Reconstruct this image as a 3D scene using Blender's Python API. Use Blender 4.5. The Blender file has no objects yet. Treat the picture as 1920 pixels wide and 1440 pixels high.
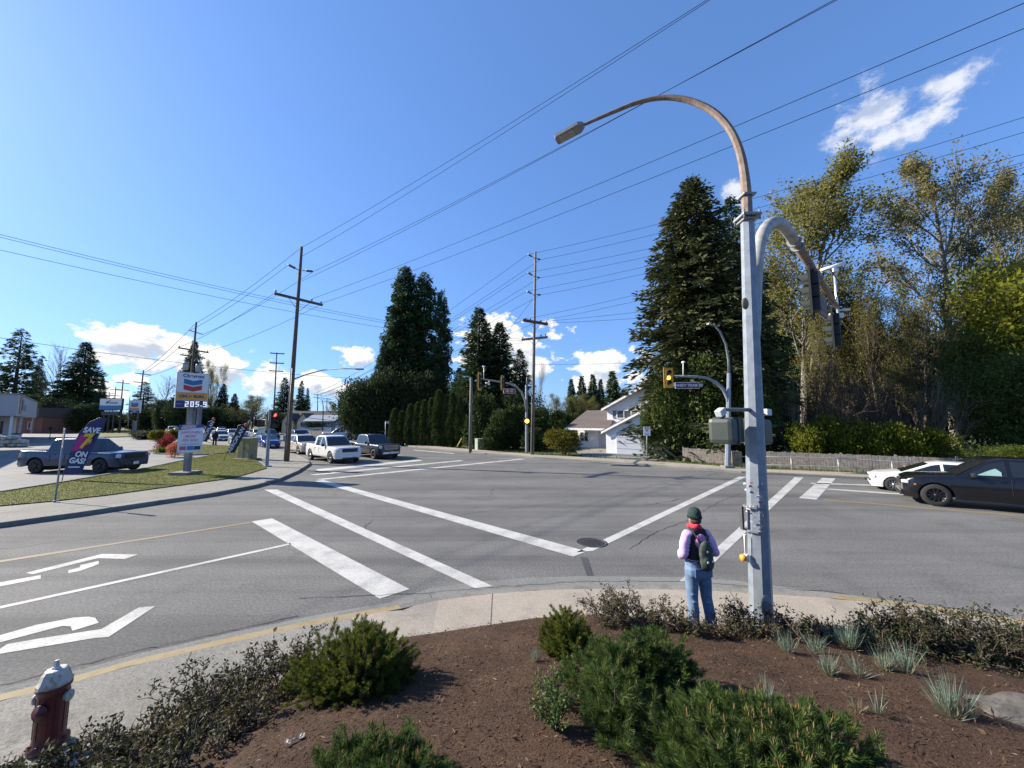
EXPO = 1.2
import bpy, bmesh, math, random
import numpy as np
from mathutils import Vector, Matrix, noise as mnoise
R = math.radians
scene = bpy.context.scene
COL = scene.collection

# ------------------------------------------------------------------ survey
# camera: ultra wide phone lens, eye 3.0 m above the road
F, EYE, PITCH = 709.0, 3.0, math.atan(70 / 709.0)
CP, SP = math.cos(PITCH), math.sin(PITCH)

def ray(x, y):
    a = (x - 960) / F; b = (720 - y) / F
    return Vector((a, CP - b * SP, SP + b * CP))

def G(x, y, z=0.0):
    """point of the level plane z seen at photo pixel x, y"""
    r = ray(x, y); t = (z - EYE) / r.z
    return Vector((r.x * t, r.y * t, z))

def at(x, y, depth):
    """point at that depth (world y) seen at photo pixel x, y"""
    r = ray(x, y); t = depth / r.y
    return Vector((r.x * t, depth, EYE + r.z * t))

def meet(p0, d, x, y):
    """point on the vertical plane through p0 along d seen at photo pixel x, y"""
    r = ray(x, y)
    det = -d[0] * r.y + d[1] * r.x
    t = (-p0[0] * d[1] + p0[1] * d[0]) / -det if False else None
    # solve p0 + s d = t r
    A = np.array([[r.x, -d[0]], [r.y, -d[1]]]); b = np.array([p0[0], p0[1]])
    t, s = np.linalg.solve(A, b)
    return Vector((r.x * t, r.y * t, EYE + r.z * t))

EDGE = [(-16, -11), (-9, -3.2), (-6, 0.4), (-4.6, 2.35), (-3.9, 3.15), (-2.2, 4.72), (-1.4, 5.3), (0.3, 5.78), (1.2, 5.9), (2.2, 5.72),
        (3.6, 5.5), (6.4, 4.75), (9, 3.1), (14, -0.6), (22, -6)]
def edge_y(x):
    for (x0, y0), (x1, y1) in zip(EDGE, EDGE[1:]):
        if x <= x1:
            return y0 + (y1 - y0) * (x - x0) / (x1 - x0)
    return EDGE[-1][1]

def bed_z(x, y):
    d = (edge_y(x) - y) * 0.8
    if x < -2: d *= 0.85
    if d <= 0: return 0.15
    e = min(d, 6)
    z = 0.17 + 0.30 * e - 0.008 * e * e
    v = mnoise.noise(Vector((x * 1.7, y * 1.7, 3.1))) * 0.05 + mnoise.noise(Vector((x * 6, y * 6, 1.1))) * 0.018
    return z + v * min(1, d * 2)

def M(x, y):
    """point of the planting bed seen at photo pixel x, y"""
    r = ray(x, y); t = 1.0
    for i in range(4000):
        p = Vector((0, 0, EYE)) + r * t
        if p.z <= bed_z(p.x, p.y): return Vector((p.x, p.y, bed_z(p.x, p.y)))
        t += 0.005
    return p

# ------------------------------------------------------------------ tagging
def tag(o, label=None, cat=None, group=None, kind=None):
    if label: o['label'] = label
    if cat: o['category'] = cat
    if group: o['group'] = group
    if kind: o['kind'] = kind
    return o

def link(o, parent=None):
    COL.objects.link(o)
    if parent is not None: o.parent = parent
    return o

def thing(name, label, cat, loc=(0, 0, 0), rz=0, group=None, rot=None):
    o = bpy.data.objects.new(name, None); link(o)
    o.empty_display_size = 0.2
    o.location = loc; o.rotation_euler = rot if rot else (0, 0, rz)
    return tag(o, label, cat, group)

def copy_tree(o, parent=None):
    c = o.copy(); COL.objects.link(c)
    if parent is not None: c.parent = parent
    for ch in list(o.children): copy_tree(ch, c)
    return c

# ------------------------------------------------------------------ mesh builder
class MB:
    def __init__(s):
        s.v = []; s.f = []; s.m = []; s.sm = []; s.X = Matrix()
    def add(s, vs, fs, mat=0, smooth=False):
        o = len(s.v)
        s.v += [s.X @ Vector(p) for p in vs]
        for f in fs:
            s.f.append([i + o for i in f]); s.m.append(mat); s.sm.append(smooth)
        return s
    def box(s, c, d, mat=0, rz=0, ry=0, rx=0, top=1.0):
        hx, hy, hz = d[0] / 2, d[1] / 2, d[2] / 2
        Mx = Matrix.Translation(c) @ Matrix.Rotation(rz, 4, 'Z') @ Matrix.Rotation(ry, 4, 'Y') @ Matrix.Rotation(rx, 4, 'X')
        vs = [Mx @ Vector((x * hx * (top if z > 0 else 1), y * hy * (top if z > 0 else 1), z * hz)) for z in (-1, 1) for y in (-1, 1) for x in (-1, 1)]
        return s.add(vs, [(0, 2, 3, 1), (4, 5, 7, 6), (0, 1, 5, 4), (2, 6, 7, 3), (0, 4, 6, 2), (1, 3, 7, 5)], mat)
    def cbox(s, c, d, b=0.02, mat=0, rz=0, rx=0, ry=0):
        """box with rounded (chamfered) edges"""
        hx, hy, hz = d[0] / 2, d[1] / 2, d[2] / 2
        b = min(b, hx * .9, hy * .9, hz * .9)
        Mx = Matrix.Translation(c) @ Matrix.Rotation(rz, 4, 'Z') @ Matrix.Rotation(ry, 4, 'Y') @ Matrix.Rotation(rx, 4, 'X')
        bm = bmesh.new(); bmesh.ops.create_cube(bm, size=1)
        for v in bm.verts: v.co = Vector((v.co.x * 2 * hx, v.co.y * 2 * hy, v.co.z * 2 * hz))
        bmesh.ops.bevel(bm, geom=bm.edges[:], offset=b, segments=2, affect='EDGES', profile=0.6)
        bm.verts.index_update()
        vs = [Mx @ v.co for v in bm.verts]; fs = [[v.index for v in f.verts] for f in bm.faces]; bm.free()
        return s.add(vs, fs, mat, False)
    def tube(s, pts, rad, n=8, mat=0, smooth=True, cap=True, flat=1.0):
        pts = [Vector(p) for p in pts]
        if not isinstance(rad, (list, tuple)): rad = [rad] * len(pts)
        T = []
        for i in range(len(pts)):
            a = pts[max(0, i - 1)]; b = pts[min(len(pts) - 1, i + 1)]
            t = (b - a); T.append(t.normalized() if t.length > 1e-9 else Vector((0, 0, 1)))
        u = T[0].orthogonal().normalized()
        if abs(T[0].z) > .95: u = Vector((1, 0, 0)); u = (u - T[0] * u.dot(T[0])).normalized()
        vs = []; fs = []
        for i, (p, r, t) in enumerate(zip(pts, rad, T)):
            u = (u - t * u.dot(t)).normalized(); w = t.cross(u)
            for k in range(n):
                a = 2 * math.pi * (k + .5) / n
                vs.append(p + u * (math.cos(a) * r) + w * (math.sin(a) * r * flat))
        for i in range(len(pts) - 1):
            for k in range(n):
                k2 = (k + 1) % n
                fs.append((i * n + k, i * n + k2, (i + 1) * n + k2, (i + 1) * n + k))
        s.add(vs, fs, mat, smooth)
        if cap:
            s.add(vs[:n], [list(range(n))[::-1]], mat); s.add(vs[-n:], [list(range(n))], mat)
        return s
    def lathe(s, prof, n=24, mat=0, smooth=True, axis='Z', c=(0, 0, 0)):
        c = Vector(c); vs = []; fs = []
        for r, z in prof:
            for k in range(n):
                a = 2 * math.pi * k / n
                p = (r * math.cos(a), r * math.sin(a), z)
                if axis == 'Y': p = (p[0], p[2], p[1])
                if axis == 'X': p = (p[2], p[0], p[1])
                vs.append(c + Vector(p))
        for i in range(len(prof) - 1):
            for k in range(n):
                k2 = (k + 1) % n
                fs.append((i * n + k, i * n + k2, (i + 1) * n + k2, (i + 1) * n + k))
        return s.add(vs, fs, mat, smooth)
    def ball(s, c, r, n=12, mat=0):
        if not isinstance(r, (list, tuple)): r = (r, r, r)
        vs = []; fs = []; m = n // 2
        for i in range(m + 1):
            th = math.pi * i / m
            for k in range(n):
                a = 2 * math.pi * k / n
                vs.append((c[0] + r[0] * math.sin(th) * math.cos(a), c[1] + r[1] * math.sin(th) * math.sin(a), c[2] - r[2] * math.cos(th)))
        for i in range(m):
            for k in range(n):
                k2 = (k + 1) % n
                fs.append((i * n + k, i * n + k2, (i + 1) * n + k2, (i + 1) * n + k))
        return s.add(vs, fs, mat, True)
    def prism(s, poly, z0, z1, mat=0):
        """vertical extrusion of a counter-clockwise plan outline; z may be a list"""
        n = len(poly)
        za = z0 if isinstance(z0, (list, tuple)) else [z0] * n
        zb = z1 if isinstance(z1, (list, tuple)) else [z1] * n
        vs = [(p[0], p[1], a) for p, a in zip(poly, za)] + [(p[0], p[1], b) for p, b in zip(poly, zb)]
        fs = [list(range(n))[::-1], list(range(n, 2 * n))] + [(i, (i + 1) % n, n + (i + 1) % n, n + i) for i in range(n)]
        return s.add(vs, fs, mat)
    def plate(s, poly, y0, y1, mat=0):
        """extrusion along y of an outline in x, z"""
        n = len(poly)
        vs = [(p[0], y0, p[1]) for p in poly] + [(p[0], y1, p[1]) for p in poly]
        fs = [list(range(n)), list(range(n, 2 * n))[::-1]] + [((i + 1) % n, i, n + i, n + (i + 1) % n) for i in range(n)]
        return s.add(vs, fs, mat)
    def sheet(s, poly, z=0, mat=0):
        vs = [(p[0], p[1], z if len(p) < 3 or z is not None else p[2]) for p in poly]
        return s.add(vs, [list(range(len(vs)))], mat)
    def quad(s, a, b, c, d, mat=0): return s.add([a, b, c, d], [(0, 1, 2, 3)], mat)
    def build(s, name, mats, parent=None, recalc=True, autosmooth=None):
        me = bpy.data.meshes.new(name)
        me.from_pydata([tuple(v) for v in s.v], [], s.f)
        if not isinstance(mats, (list, tuple)): mats = [mats]
        for m in mats: me.materials.append(m)
        me.polygons.foreach_set('material_index', s.m)
        me.polygons.foreach_set('use_smooth', s.sm)
        if recalc:
            bm = bmesh.new(); bm.from_mesh(me)
            bmesh.ops.remove_doubles(bm, verts=bm.verts, dist=1e-5)
            bmesh.ops.recalc_face_normals(bm, faces=bm.faces); bm.to_mesh(me); bm.free()
        me.update()
        o = bpy.data.objects.new(name, me); link(o, parent)
        return o

def ccw(poly):
    a = sum(p[0] * q[1] - q[0] * p[1] for p, q in zip(poly, poly[1:] + poly[:1]))
    return poly if a > 0 else poly[::-1]

def bulk(name, V, nper, mat, parent=None, mats=None, midx=None):
    """fast mesh of many separate nper-gons; V is (N*nper, 3)"""
    V = np.ascontiguousarray(V, dtype=np.float32); n = len(V) // nper
    me = bpy.data.meshes.new(name)
    me.vertices.add(len(V)); me.vertices.foreach_set('co', V.ravel())
    me.loops.add(len(V)); me.loops.foreach_set('vertex_index', np.arange(len(V), dtype=np.int32))
    me.polygons.add(n); me.polygons.foreach_set('loop_start', np.arange(n, dtype=np.int32) * nper)
    me.polygons.foreach_set('loop_total', np.full(n, nper, dtype=np.int32))
    for m in (mats or [mat]): me.materials.append(m)
    if midx is not None: me.polygons.foreach_set('material_index', np.asarray(midx, dtype=np.int32))
    me.update(calc_edges=True)
    o = bpy.data.objects.new(name, me); link(o, parent)
    return o

def unit(a): return a / np.maximum(np.linalg.norm(a, axis=-1, keepdims=True), 1e-9)

def kites(rng, C, D, L, W, bend=0.0, mid=0.45, level=False):
    """leaf shaped quads: base C, axis D (unit), length L, width W"""
    C = np.asarray(C, float); D = unit(np.asarray(D, float)); n = len(C)
    S = unit(np.cross(D, np.array([0, 0, 1.0]) + rng.normal(size=(n, 3)) * .25 if level else rng.normal(size=(n, 3))))
    L = np.broadcast_to(np.asarray(L, float), (n,))[:, None]; W = np.broadcast_to(np.asarray(W, float), (n,))[:, None]
    Nn = np.cross(S, D)
    m = C + D * L * mid + Nn * L * bend
    V = np.stack([C, m - S * W / 2, C + D * L, m + S * W / 2], axis=1)
    return V.reshape(-1, 3)

# ------------------------------------------------------------------ materials
MATS = {}
def nt(name):
    m = bpy.data.materials.new(name); m.use_nodes = True
    return m, m.node_tree.nodes, m.node_tree.links, m.node_tree.nodes['Principled BSDF']

def mat(name, col, rough=0.6, metal=0.0, var=0.12, scale=6.0, bump=0.0, bscale=40.0, spec=0.5, emit=None, estr=0.0, coat=0.0, dirt=None, dscale=2.0, damt=0.35, trans=0.0, alpha=1.0):
    if name in MATS: return MATS[name]
    m, N, L, P = nt(name)
    tc = N.new('ShaderNodeTexCoord')
    n1 = N.new('ShaderNodeTexNoise'); n1.inputs['Scale'].default_value = scale; n1.inputs['Detail'].default_value = 6
    L.new(tc.outputs['Object'], n1.inputs['Vector'])
    mr = N.new('ShaderNodeMapRange'); mr.inputs[1].default_value = .3; mr.inputs[2].default_value = .7
    mr.inputs[3].default_value = 1 - var; mr.inputs[4].default_value = 1 + var
    L.new(n1.outputs['Fac'], mr.inputs[0])
    mx = N.new('ShaderNodeMix'); mx.data_type = 'RGBA'; mx.blend_type = 'MULTIPLY'; mx.inputs[0].default_value = 1
    mx.inputs[6].default_value = (*col, 1)
    L.new(mr.outputs[0], mx.inputs[7])
    out = mx.outputs[2]
    if dirt:
        n2 = N.new('ShaderNodeTexNoise'); n2.inputs['Scale'].default_value = dscale; n2.inputs['Detail'].default_value = 8; n2.inputs['Roughness'].default_value = .65
        L.new(tc.outputs['Object'], n2.inputs['Vector'])
        r2 = N.new('ShaderNodeMapRange'); r2.inputs[1].default_value = .5; r2.inputs[2].default_value = .68; r2.inputs[3].default_value = 0; r2.inputs[4].default_value = damt
        L.new(n2.outputs['Fac'], r2.inputs[0])
        m2 = N.new('ShaderNodeMix'); m2.data_type = 'RGBA'; m2.inputs[7].default_value = (*dirt, 1)
        L.new(r2.outputs[0], m2.inputs[0]); L.new(out, m2.inputs[6]); out = m2.outputs[2]
    L.new(out, P.inputs['Base Color'])
    P.inputs['Roughness'].default_value = rough; P.inputs['Metallic'].default_value = metal
    P.inputs['Specular IOR Level'].default_value = spec
    P.inputs['Coat Weight'].default_value = coat; P.inputs['Coat Roughness'].default_value = .05
    if emit: P.inputs['Emission Color'].default_value = (*emit, 1); P.inputs['Emission Strength'].default_value = estr
    if trans: P.inputs['Transmission Weight'].default_value = trans
    if bump:
        n3 = N.new('ShaderNodeTexNoise'); n3.inputs['Scale'].default_value = bscale; n3.inputs['Detail'].default_value = 4
        L.new(tc.outputs['Object'], n3.inputs['Vector'])
        b = N.new('ShaderNodeBump'); b.inputs['Strength'].default_value = bump; b.inputs['Distance'].default_value = .02
        L.new(n3.outputs['Fac'], b.inputs['Height']); L.new(b.outputs[0], P.inputs['Normal'])
    MATS[name] = m
    return m

def leafmat(name, c1, c2, rough=0.6, trans=0.3, c3=None, clump=0.6, spec=0.12):
    """foliage: colour varies leaf by leaf and in large patches"""
    if name in MATS: return MATS[name]
    m, N, L, P = nt(name)
    g = N.new('ShaderNodeNewGeometry'); tc = N.new('ShaderNodeTexCoord')
    n = N.new('ShaderNodeTexNoise'); n.inputs['Scale'].default_value = clump; n.inputs['Detail'].default_value = 3
    L.new(tc.outputs['Object'], n.inputs['Vector'])
    ad = N.new('ShaderNodeMath'); ad.operation = 'MULTIPLY_ADD'; ad.inputs[1].default_value = .55
    sb = N.new('ShaderNodeMath'); sb.operation = 'MULTIPLY_ADD'; sb.inputs[1].default_value = 1.6; sb.inputs[2].default_value = -.55
    L.new(n.outputs['Fac'], sb.inputs[0]); L.new(g.outputs['Random Per Island'], ad.inputs[0]); L.new(sb.outputs[0], ad.inputs[2])
    cr = N.new('ShaderNodeValToRGB'); e = cr.color_ramp.elements
    e[0].position = .05; e[0].color = (*c1, 1); e[1].position = .8; e[1].color = (*c2, 1)
    if c3:
        k = cr.color_ramp.elements.new(1.0); k.color = (*c3, 1)
    L.new(ad.outputs[0], cr.inputs[0])
    L.new(cr.outputs[0], P.inputs['Base Color']); P.inputs['Roughness'].default_value = max(rough, .7)
    P.inputs['Specular IOR Level'].default_value = spec
    if trans:
        t = N.new('ShaderNodeBsdfTranslucent'); L.new(cr.outputs[0], t.inputs['Color'])
        mx = N.new('ShaderNodeMixShader'); mx.inputs[0].default_value = trans
        L.new(P.outputs[0], mx.inputs[1]); L.new(t.outputs[0], mx.inputs[2])
        L.new(mx.outputs[0], N['Material Output'].inputs['Surface'])
    MATS[name] = m
    return m

def text(body, size, m, parent, loc, rot=(R(90), 0, 0), name='lettering', ext=0.003, off=0.0, sx=1.0, align='CENTER', shear=0.0, space=1.0):
    c = bpy.data.curves.new(name, 'FONT'); c.body = body; c.size = size; c.extrude = ext; c.offset = off
    c.align_x = align; c.align_y = 'CENTER'; c.shear = shear; c.space_character = space
    c.materials.append(m)
    o = bpy.data.objects.new(name, c); COL.objects.link(o)
    me = bpy.data.meshes.new_from_object(o.evaluated_get(bpy.context.evaluated_depsgraph_get())); bpy.data.objects.remove(o)
    o = bpy.data.objects.new(name, me); link(o, parent); o.location = loc; o.rotation_euler = rot; o.scale = (sx, 1, 1)
    return o
# ------------------------------------------------------------------ camera, sun, sky
cam = bpy.data.cameras.new('camera'); co = bpy.data.objects.new('camera', cam); link(co)
co.location = (0, 0, EYE); co.rotation_euler = (R(90) + PITCH, 0, 0)
cam.sensor_width = 36; cam.lens = 36 * F / 1920; cam.clip_end = 5000; cam.clip_start = 0.05
scene.camera = co
SUN_DIR = Vector((-0.962, 0.27, 0)).normalized(); SUN_EL = R(29)   # towards the sun
sl = bpy.data.lights.new('sun', 'SUN'); so = bpy.data.objects.new('sun', sl); link(so)
sl.energy = 5.0; sl.angle = R(0.53); sl.color = (1.0, 0.91, 0.76)
sv = Vector((SUN_DIR.x * math.cos(SUN_EL), SUN_DIR.y * math.cos(SUN_EL), math.sin(SUN_EL)))
so.rotation_euler = sv.to_track_quat('Z', 'Y').to_euler()
scene.view_settings.view_transform = 'Standard'; scene.view_settings.look = 'None'
scene.view_settings.exposure = EXPO
scene.cycles.max_bounces = 5; scene.cycles.diffuse_bounces = 3; scene.cycles.glossy_bounces = 3; scene.cycles.transmission_bounces = 4
scene.cycles.transparent_max_bounces = 6
scene.cycles.use_denoising = True
scene.cycles.sample_clamp_indirect = 6

def make_world():
    w = bpy.data.worlds.new('World'); scene.world = w; w.use_nodes = True
    N = w.node_tree.nodes; L = w.node_tree.links
    bg = N['Background']; bg.inputs[1].default_value = SKY_STR
    st = N.new('ShaderNodeTexSky'); st.sky_type = 'NISHITA'; st.sun_disc = False
    st.sun_elevation = SUN_EL; st.sun_rotation = math.atan2(SUN_DIR.x, SUN_DIR.y)
    st.altitude = 50; st.air_density = 1.0; st.dust_density = 0.5; st.ozone_density = 4.0
    hs = N.new('ShaderNodeMix'); hs.data_type = 'RGBA'; hs.blend_type = 'MULTIPLY'; hs.inputs[0].default_value = 1
    hs.inputs[7].default_value = (*SKY_TINT, 1); L.new(st.outputs[0], hs.inputs[6])
    gm = N.new('ShaderNodeGamma'); gm.inputs[1].default_value = SKY_GAMMA; sat = N.new('ShaderNodeHueSaturation'); sat.inputs['Saturation'].default_value = SKY_SAT; L.new(hs.outputs[2], sat.inputs['Color'])
    t2 = N.new('ShaderNodeMix'); t2.data_type = 'RGBA'; t2.blend_type = 'MULTIPLY'; t2.inputs[0].default_value = 1; t2.inputs[7].default_value = (*SKY_TINT2, 1); L.new(sat.outputs[0], t2.inputs[6]); L.new(t2.outputs[2], gm.inputs[0])
    # clouds: blobs in direction space, edges broken by noise
    tc = N.new('ShaderNodeTexCoord')
    def math_(op, a, b=None, c=None):
        n = N.new('ShaderNodeMath'); n.operation = op
        for i, v in enumerate((a, b, c)):
            if v is None: continue
            if isinstance(v, (int, float)): n.inputs[i].default_value = v
            else: L.new(v, n.inputs[i])
        return n.outputs[0]
    sep = N.new('ShaderNodeSeparateXYZ'); L.new(tc.outputs['Generated'], sep.inputs[0])
    az = math_('ARCTAN2', sep.outputs[0], sep.outputs[1]); el = math_('ARCSINE', sep.outputs[2])
    def nz(scale, det, off, rough=.6):
        mp = N.new('ShaderNodeMapping'); mp.inputs['Location'].default_value = off; mp.inputs['Scale'].default_value = (1, 1, 1.5)
        L.new(tc.outputs['Generated'], mp.inputs[0])
        n = N.new('ShaderNodeTexNoise'); n.inputs['Scale'].default_value = scale; n.inputs['Detail'].default_value = det; n.inputs['Roughness'].default_value = rough
        L.new(mp.outputs[0], n.inputs['Vector']); return n.outputs['Fac']
    lump = nz(13, 10, (0, 0, 0), .58); lump2 = nz(13, 10, (-.012, .0, .022), .58); wisp = nz(15, 10, (3, 1, 2), .68)
    def blob(a, e, ra, re, flat=0.0):
        da = math_('DIVIDE', math_('SUBTRACT', az, a), ra); de = math_('DIVIDE', math_('SUBTRACT', el, e), re)
        q = math_('ADD', math_('MULTIPLY', da, da), math_('MULTIPLY', de, de))
        return math_('SUBTRACT', 1.0, math_('SQRT', q))
    def pix(x, y):
        r = ray(x, y).normalized(); return math.atan2(r.x, r.y), math.asin(r.z)
    def group(lst, da=0.0, de=0.0):
        o = None
        for (x0, y0, x1, y1) in lst:
            a0, e0 = pix(x0, (y0 + y1) / 2); a1, _ = pix(x1, (y0 + y1) / 2); _, et = pix((x0 + x1) / 2, y0); _, eb = pix((x0 + x1) / 2, y1)
            b = blob((a0 + a1) / 2 + da, (et + eb) / 2 + de, abs(a1 - a0) / 2, abs(et - eb) / 2)
            o = b if o is None else math_('MAXIMUM', o, b)
        return o
    cum = group(CUMULUS); cum2 = group(CUMULUS, .012, -.022); wsp = group(WISPS)
    def ss(v, a, b):
        n = N.new('ShaderNodeMapRange'); n.interpolation_type = 'SMOOTHSTEP'; n.inputs[1].default_value = a; n.inputs[2].default_value = b
        L.new(v, n.inputs[0]); return n.outputs[0]
    dens = math_('ADD', math_('MULTIPLY', cum, 1.0), math_('MULTIPLY', math_('SUBTRACT', lump, .5), 3.0))
    dens2 = math_('ADD', math_('MULTIPLY', cum2, 1.0), math_('MULTIPLY', math_('SUBTRACT', lump2, .5), 3.0))
    ca = math_('MULTIPLY', ss(dens, .16, .40), ss(cum, -.9, -.2))
    shade = math_('ADD', math_('MULTIPLY', ss(math_('SUBTRACT', dens2, dens), -.22, .42), .85), math_('MULTIPLY', ss(dens, .5, 1.5), .25))
    wd = math_('ADD', math_('MULTIPLY', wsp, 1.0), math_('MULTIPLY', math_('SUBTRACT', wisp, .5), 4.2))
    wa = math_('MULTIPLY', math_('MULTIPLY', ss(wd, .0, .95), ss(wsp, -.5, .3)), .72)
    alpha = math_('MAXIMUM', ca, wa)
    cc = N.new('ShaderNodeMix'); cc.data_type = 'RGBA'; cc.inputs[6].default_value = (*CLOUD_LIT, 1); cc.inputs[7].default_value = (*CLOUD_DARK, 1)
    L.new(shade, cc.inputs[0])
    mx = N.new('ShaderNodeMix'); mx.data_type = 'RGBA'
    L.new(alpha, mx.inputs[0]); L.new(gm.outputs[0], mx.inputs[6]); L.new(cc.outputs[2], mx.inputs[7])
    L.new(mx.outputs[2], bg.inputs[0])
    w.cycles.sampling_method = 'MANUAL'; w.cycles.sample_map_resolution = 512

SKY_SAT = 1.03; SKY_GAMMA = .59; SKY_STR = 0.108; SKY_TINT = (.97, .97, 1.20); SKY_TINT2 = (.60, 1.15, 1.95)
CLOUD_LIT = (4.6, 4.55, 4.5); CLOUD_DARK = (2.0, 2.4, 3.05)
CUMULUS = [(150, 590, 330, 670), (165, 625, 440, 720), (300, 635, 520, 730), (190, 690, 300, 735), (410, 660, 560, 745), (540, 700, 660, 750),
           (620, 630, 720, 700), (835, 640, 910, 700), (840, 590, 1060, 700), (1050, 650, 1225, 740), (900, 630, 1040, 730), (100, 700, 260, 760), (560, 690, 620, 730)]
WISPS = [(1530, 140, 1740, 300), (1700, 120, 1880, 190), (1560, 200, 1860, 270), (1350, 330, 1410, 390)]
make_world()

# ------------------------------------------------------------------ ground materials
def ground_mat(name, cols, scales, rough=.9, bump=.3, bscale=120, crack=None, streak=None, stain=None):
    if name in MATS: return MATS[name]
    m, N, L, P = nt(name)
    tc = N.new('ShaderNodeTexCoord'); geo = N.new('ShaderNodeNewGeometry'); pos = geo.outputs['Position']
    def noise(s, d=6, vec=None, r=.55):
        n = N.new('ShaderNodeTexNoise'); n.inputs['Scale'].default_value = s; n.inputs['Detail'].default_value = d; n.inputs['Roughness'].default_value = r
        L.new(vec or pos, n.inputs['Vector']); return n.outputs['Fac']
    def mixc(a, b, f, mode='MIX'):
        x = N.new('ShaderNodeMix'); x.data_type = 'RGBA'; x.blend_type = mode
        for s, v in ((6, a), (7, b), (0, f)):
            if isinstance(v, tuple): x.inputs[s].default_value = (*v, 1)
            elif isinstance(v, float): x.inputs[s].default_value = v
            else: L.new(v, x.inputs[s])
        return x.outputs[2]
    def rng_(v, a, b, c=0., d=1.):
        x = N.new('ShaderNodeMapRange'); x.inputs[1].default_value = a; x.inputs[2].default_value = b; x.inputs[3].default_value = c; x.inputs[4].default_value = d
        L.new(v, x.inputs[0]); return x.outputs[0]
    base = mixc(cols[0], cols[1], rng_(noise(scales[0], 8), .35, .65))
    if len(cols) > 2: base = mixc(base, cols[2], rng_(noise(scales[1], 6, r=.7), .52, .7, 0., .8))
    fine = rng_(noise(scales[2], 4, r=.85), .32, .68, .5, 1.55)
    base = mixc(base, fine, 1.0, 'MULTIPLY')
    if streak:
        for ang, amt in streak:
            mp = N.new('ShaderNodeMapping'); mp.inputs['Rotation'].default_value = (0, 0, -ang); mp.inputs['Scale'].default_value = (.035, .9, 1)
            L.new(pos, mp.inputs[0])
            f = rng_(noise(1.0, 6, mp.outputs[0], .6), .5, .72, 0., amt)
            base = mixc(base, (.035, .036, .040), f)
    if crack:
        mp = N.new('ShaderNodeMapping'); L.new(pos, mp.inputs[0])
        nn = N.new('ShaderNodeTexNoise'); nn.inputs['Scale'].default_value = .9; nn.inputs['Detail'].default_value = 6; L.new(pos, nn.inputs['Vector'])
        ad = N.new('ShaderNodeVectorMath'); ad.operation = 'MULTIPLY_ADD'; ad.inputs[1].default_value = (1.2, 1.2, 0); L.new(nn.outputs['Color'], ad.inputs[0]); L.new(pos, ad.inputs[2])
        v = N.new('ShaderNodeTexVoronoi'); v.feature = 'DISTANCE_TO_EDGE'; v.inputs['Scale'].default_value = crack; L.new(ad.outputs[0], v.inputs['Vector'])
        f = rng_(v.outputs['Distance'], 0.0, .004, 1., 0.)
        gate = rng_(noise(.22, 2), .53, .58)
        mu = N.new('ShaderNodeMath'); mu.operation = 'MULTIPLY'; L.new(f, mu.inputs[0]); L.new(gate, mu.inputs[1])
        base = mixc(base, (.02, .02, .021), mu.outputs[0])
    L.new(base, P.inputs['Base Color']); P.inputs['Roughness'].default_value = rough; P.inputs['Specular IOR Level'].default_value = .25
    b = N.new('ShaderNodeBump'); b.inputs['Strength'].default_value = bump; b.inputs['Distance'].default_value = .02
    L.new(noise(bscale, 4, r=.7), b.inputs['Height']); L.new(b.outputs[0], P.inputs['Normal'])
    MATS[name] = m; return m

A1 = math.atan2(.678, -.735); A2 = math.atan2(.75, .66)
ASPH = ground_mat('asphalt', [(.116, .115, .111), (.150, .148, .143), (.095, .095, .093)], (.25, .9, 24), bump=.45, bscale=70, crack=.16, streak=[(A1, .5), (A2, .42)])
ASPH2 = ground_mat('lot_asphalt', [(.165, .165, .165), (.215, .212, .205), (.13, .13, .13)], (.3, 1.1, 30), bump=.3, bscale=60, crack=.14)
CONC = ground_mat('concrete', [(.255, .225, .19), (.31, .275, .23), (.21, .185, .16)], (.5, 2.2, 60), bump=.3, bscale=150)
CONCG = ground_mat('old_concrete', [(.17, .164, .147), (.215, .207, .184), (.115, .111, .102)], (.5, 2.0, 45), bump=.35, bscale=120)
AGG = ground_mat('gutter_concrete', [(.15, .15, .143), (.20, .20, .187), (.10, .10, .10)], (.6, 3.0, 55), bump=.5, bscale=90)
GRASSG = ground_mat('lawn_ground', [(.075, .085, .022), (.115, .12, .035), (.13, .115, .055)], (.5, 1.3, 25), bump=.6, bscale=40)
VERGE = ground_mat('verge_ground', [(.045, .065, .018), (.08, .095, .03), (.09, .075, .045)], (.4, 1.3, 25), bump=.6, bscale=40)
MULCH = ground_mat('mulch_soil', [(.040, .023, .014), (.066, .038, .024), (.090, .054, .034)], (1.3, 7.0, 60), rough=.95, bump=1.0, bscale=55)
YKERB = mat('yellow_kerb_paint', (.25, .19, .09), .8, var=.2, scale=9, dirt=(.19, .175, .145), dscale=9, damt=.85, bump=.2)

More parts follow.
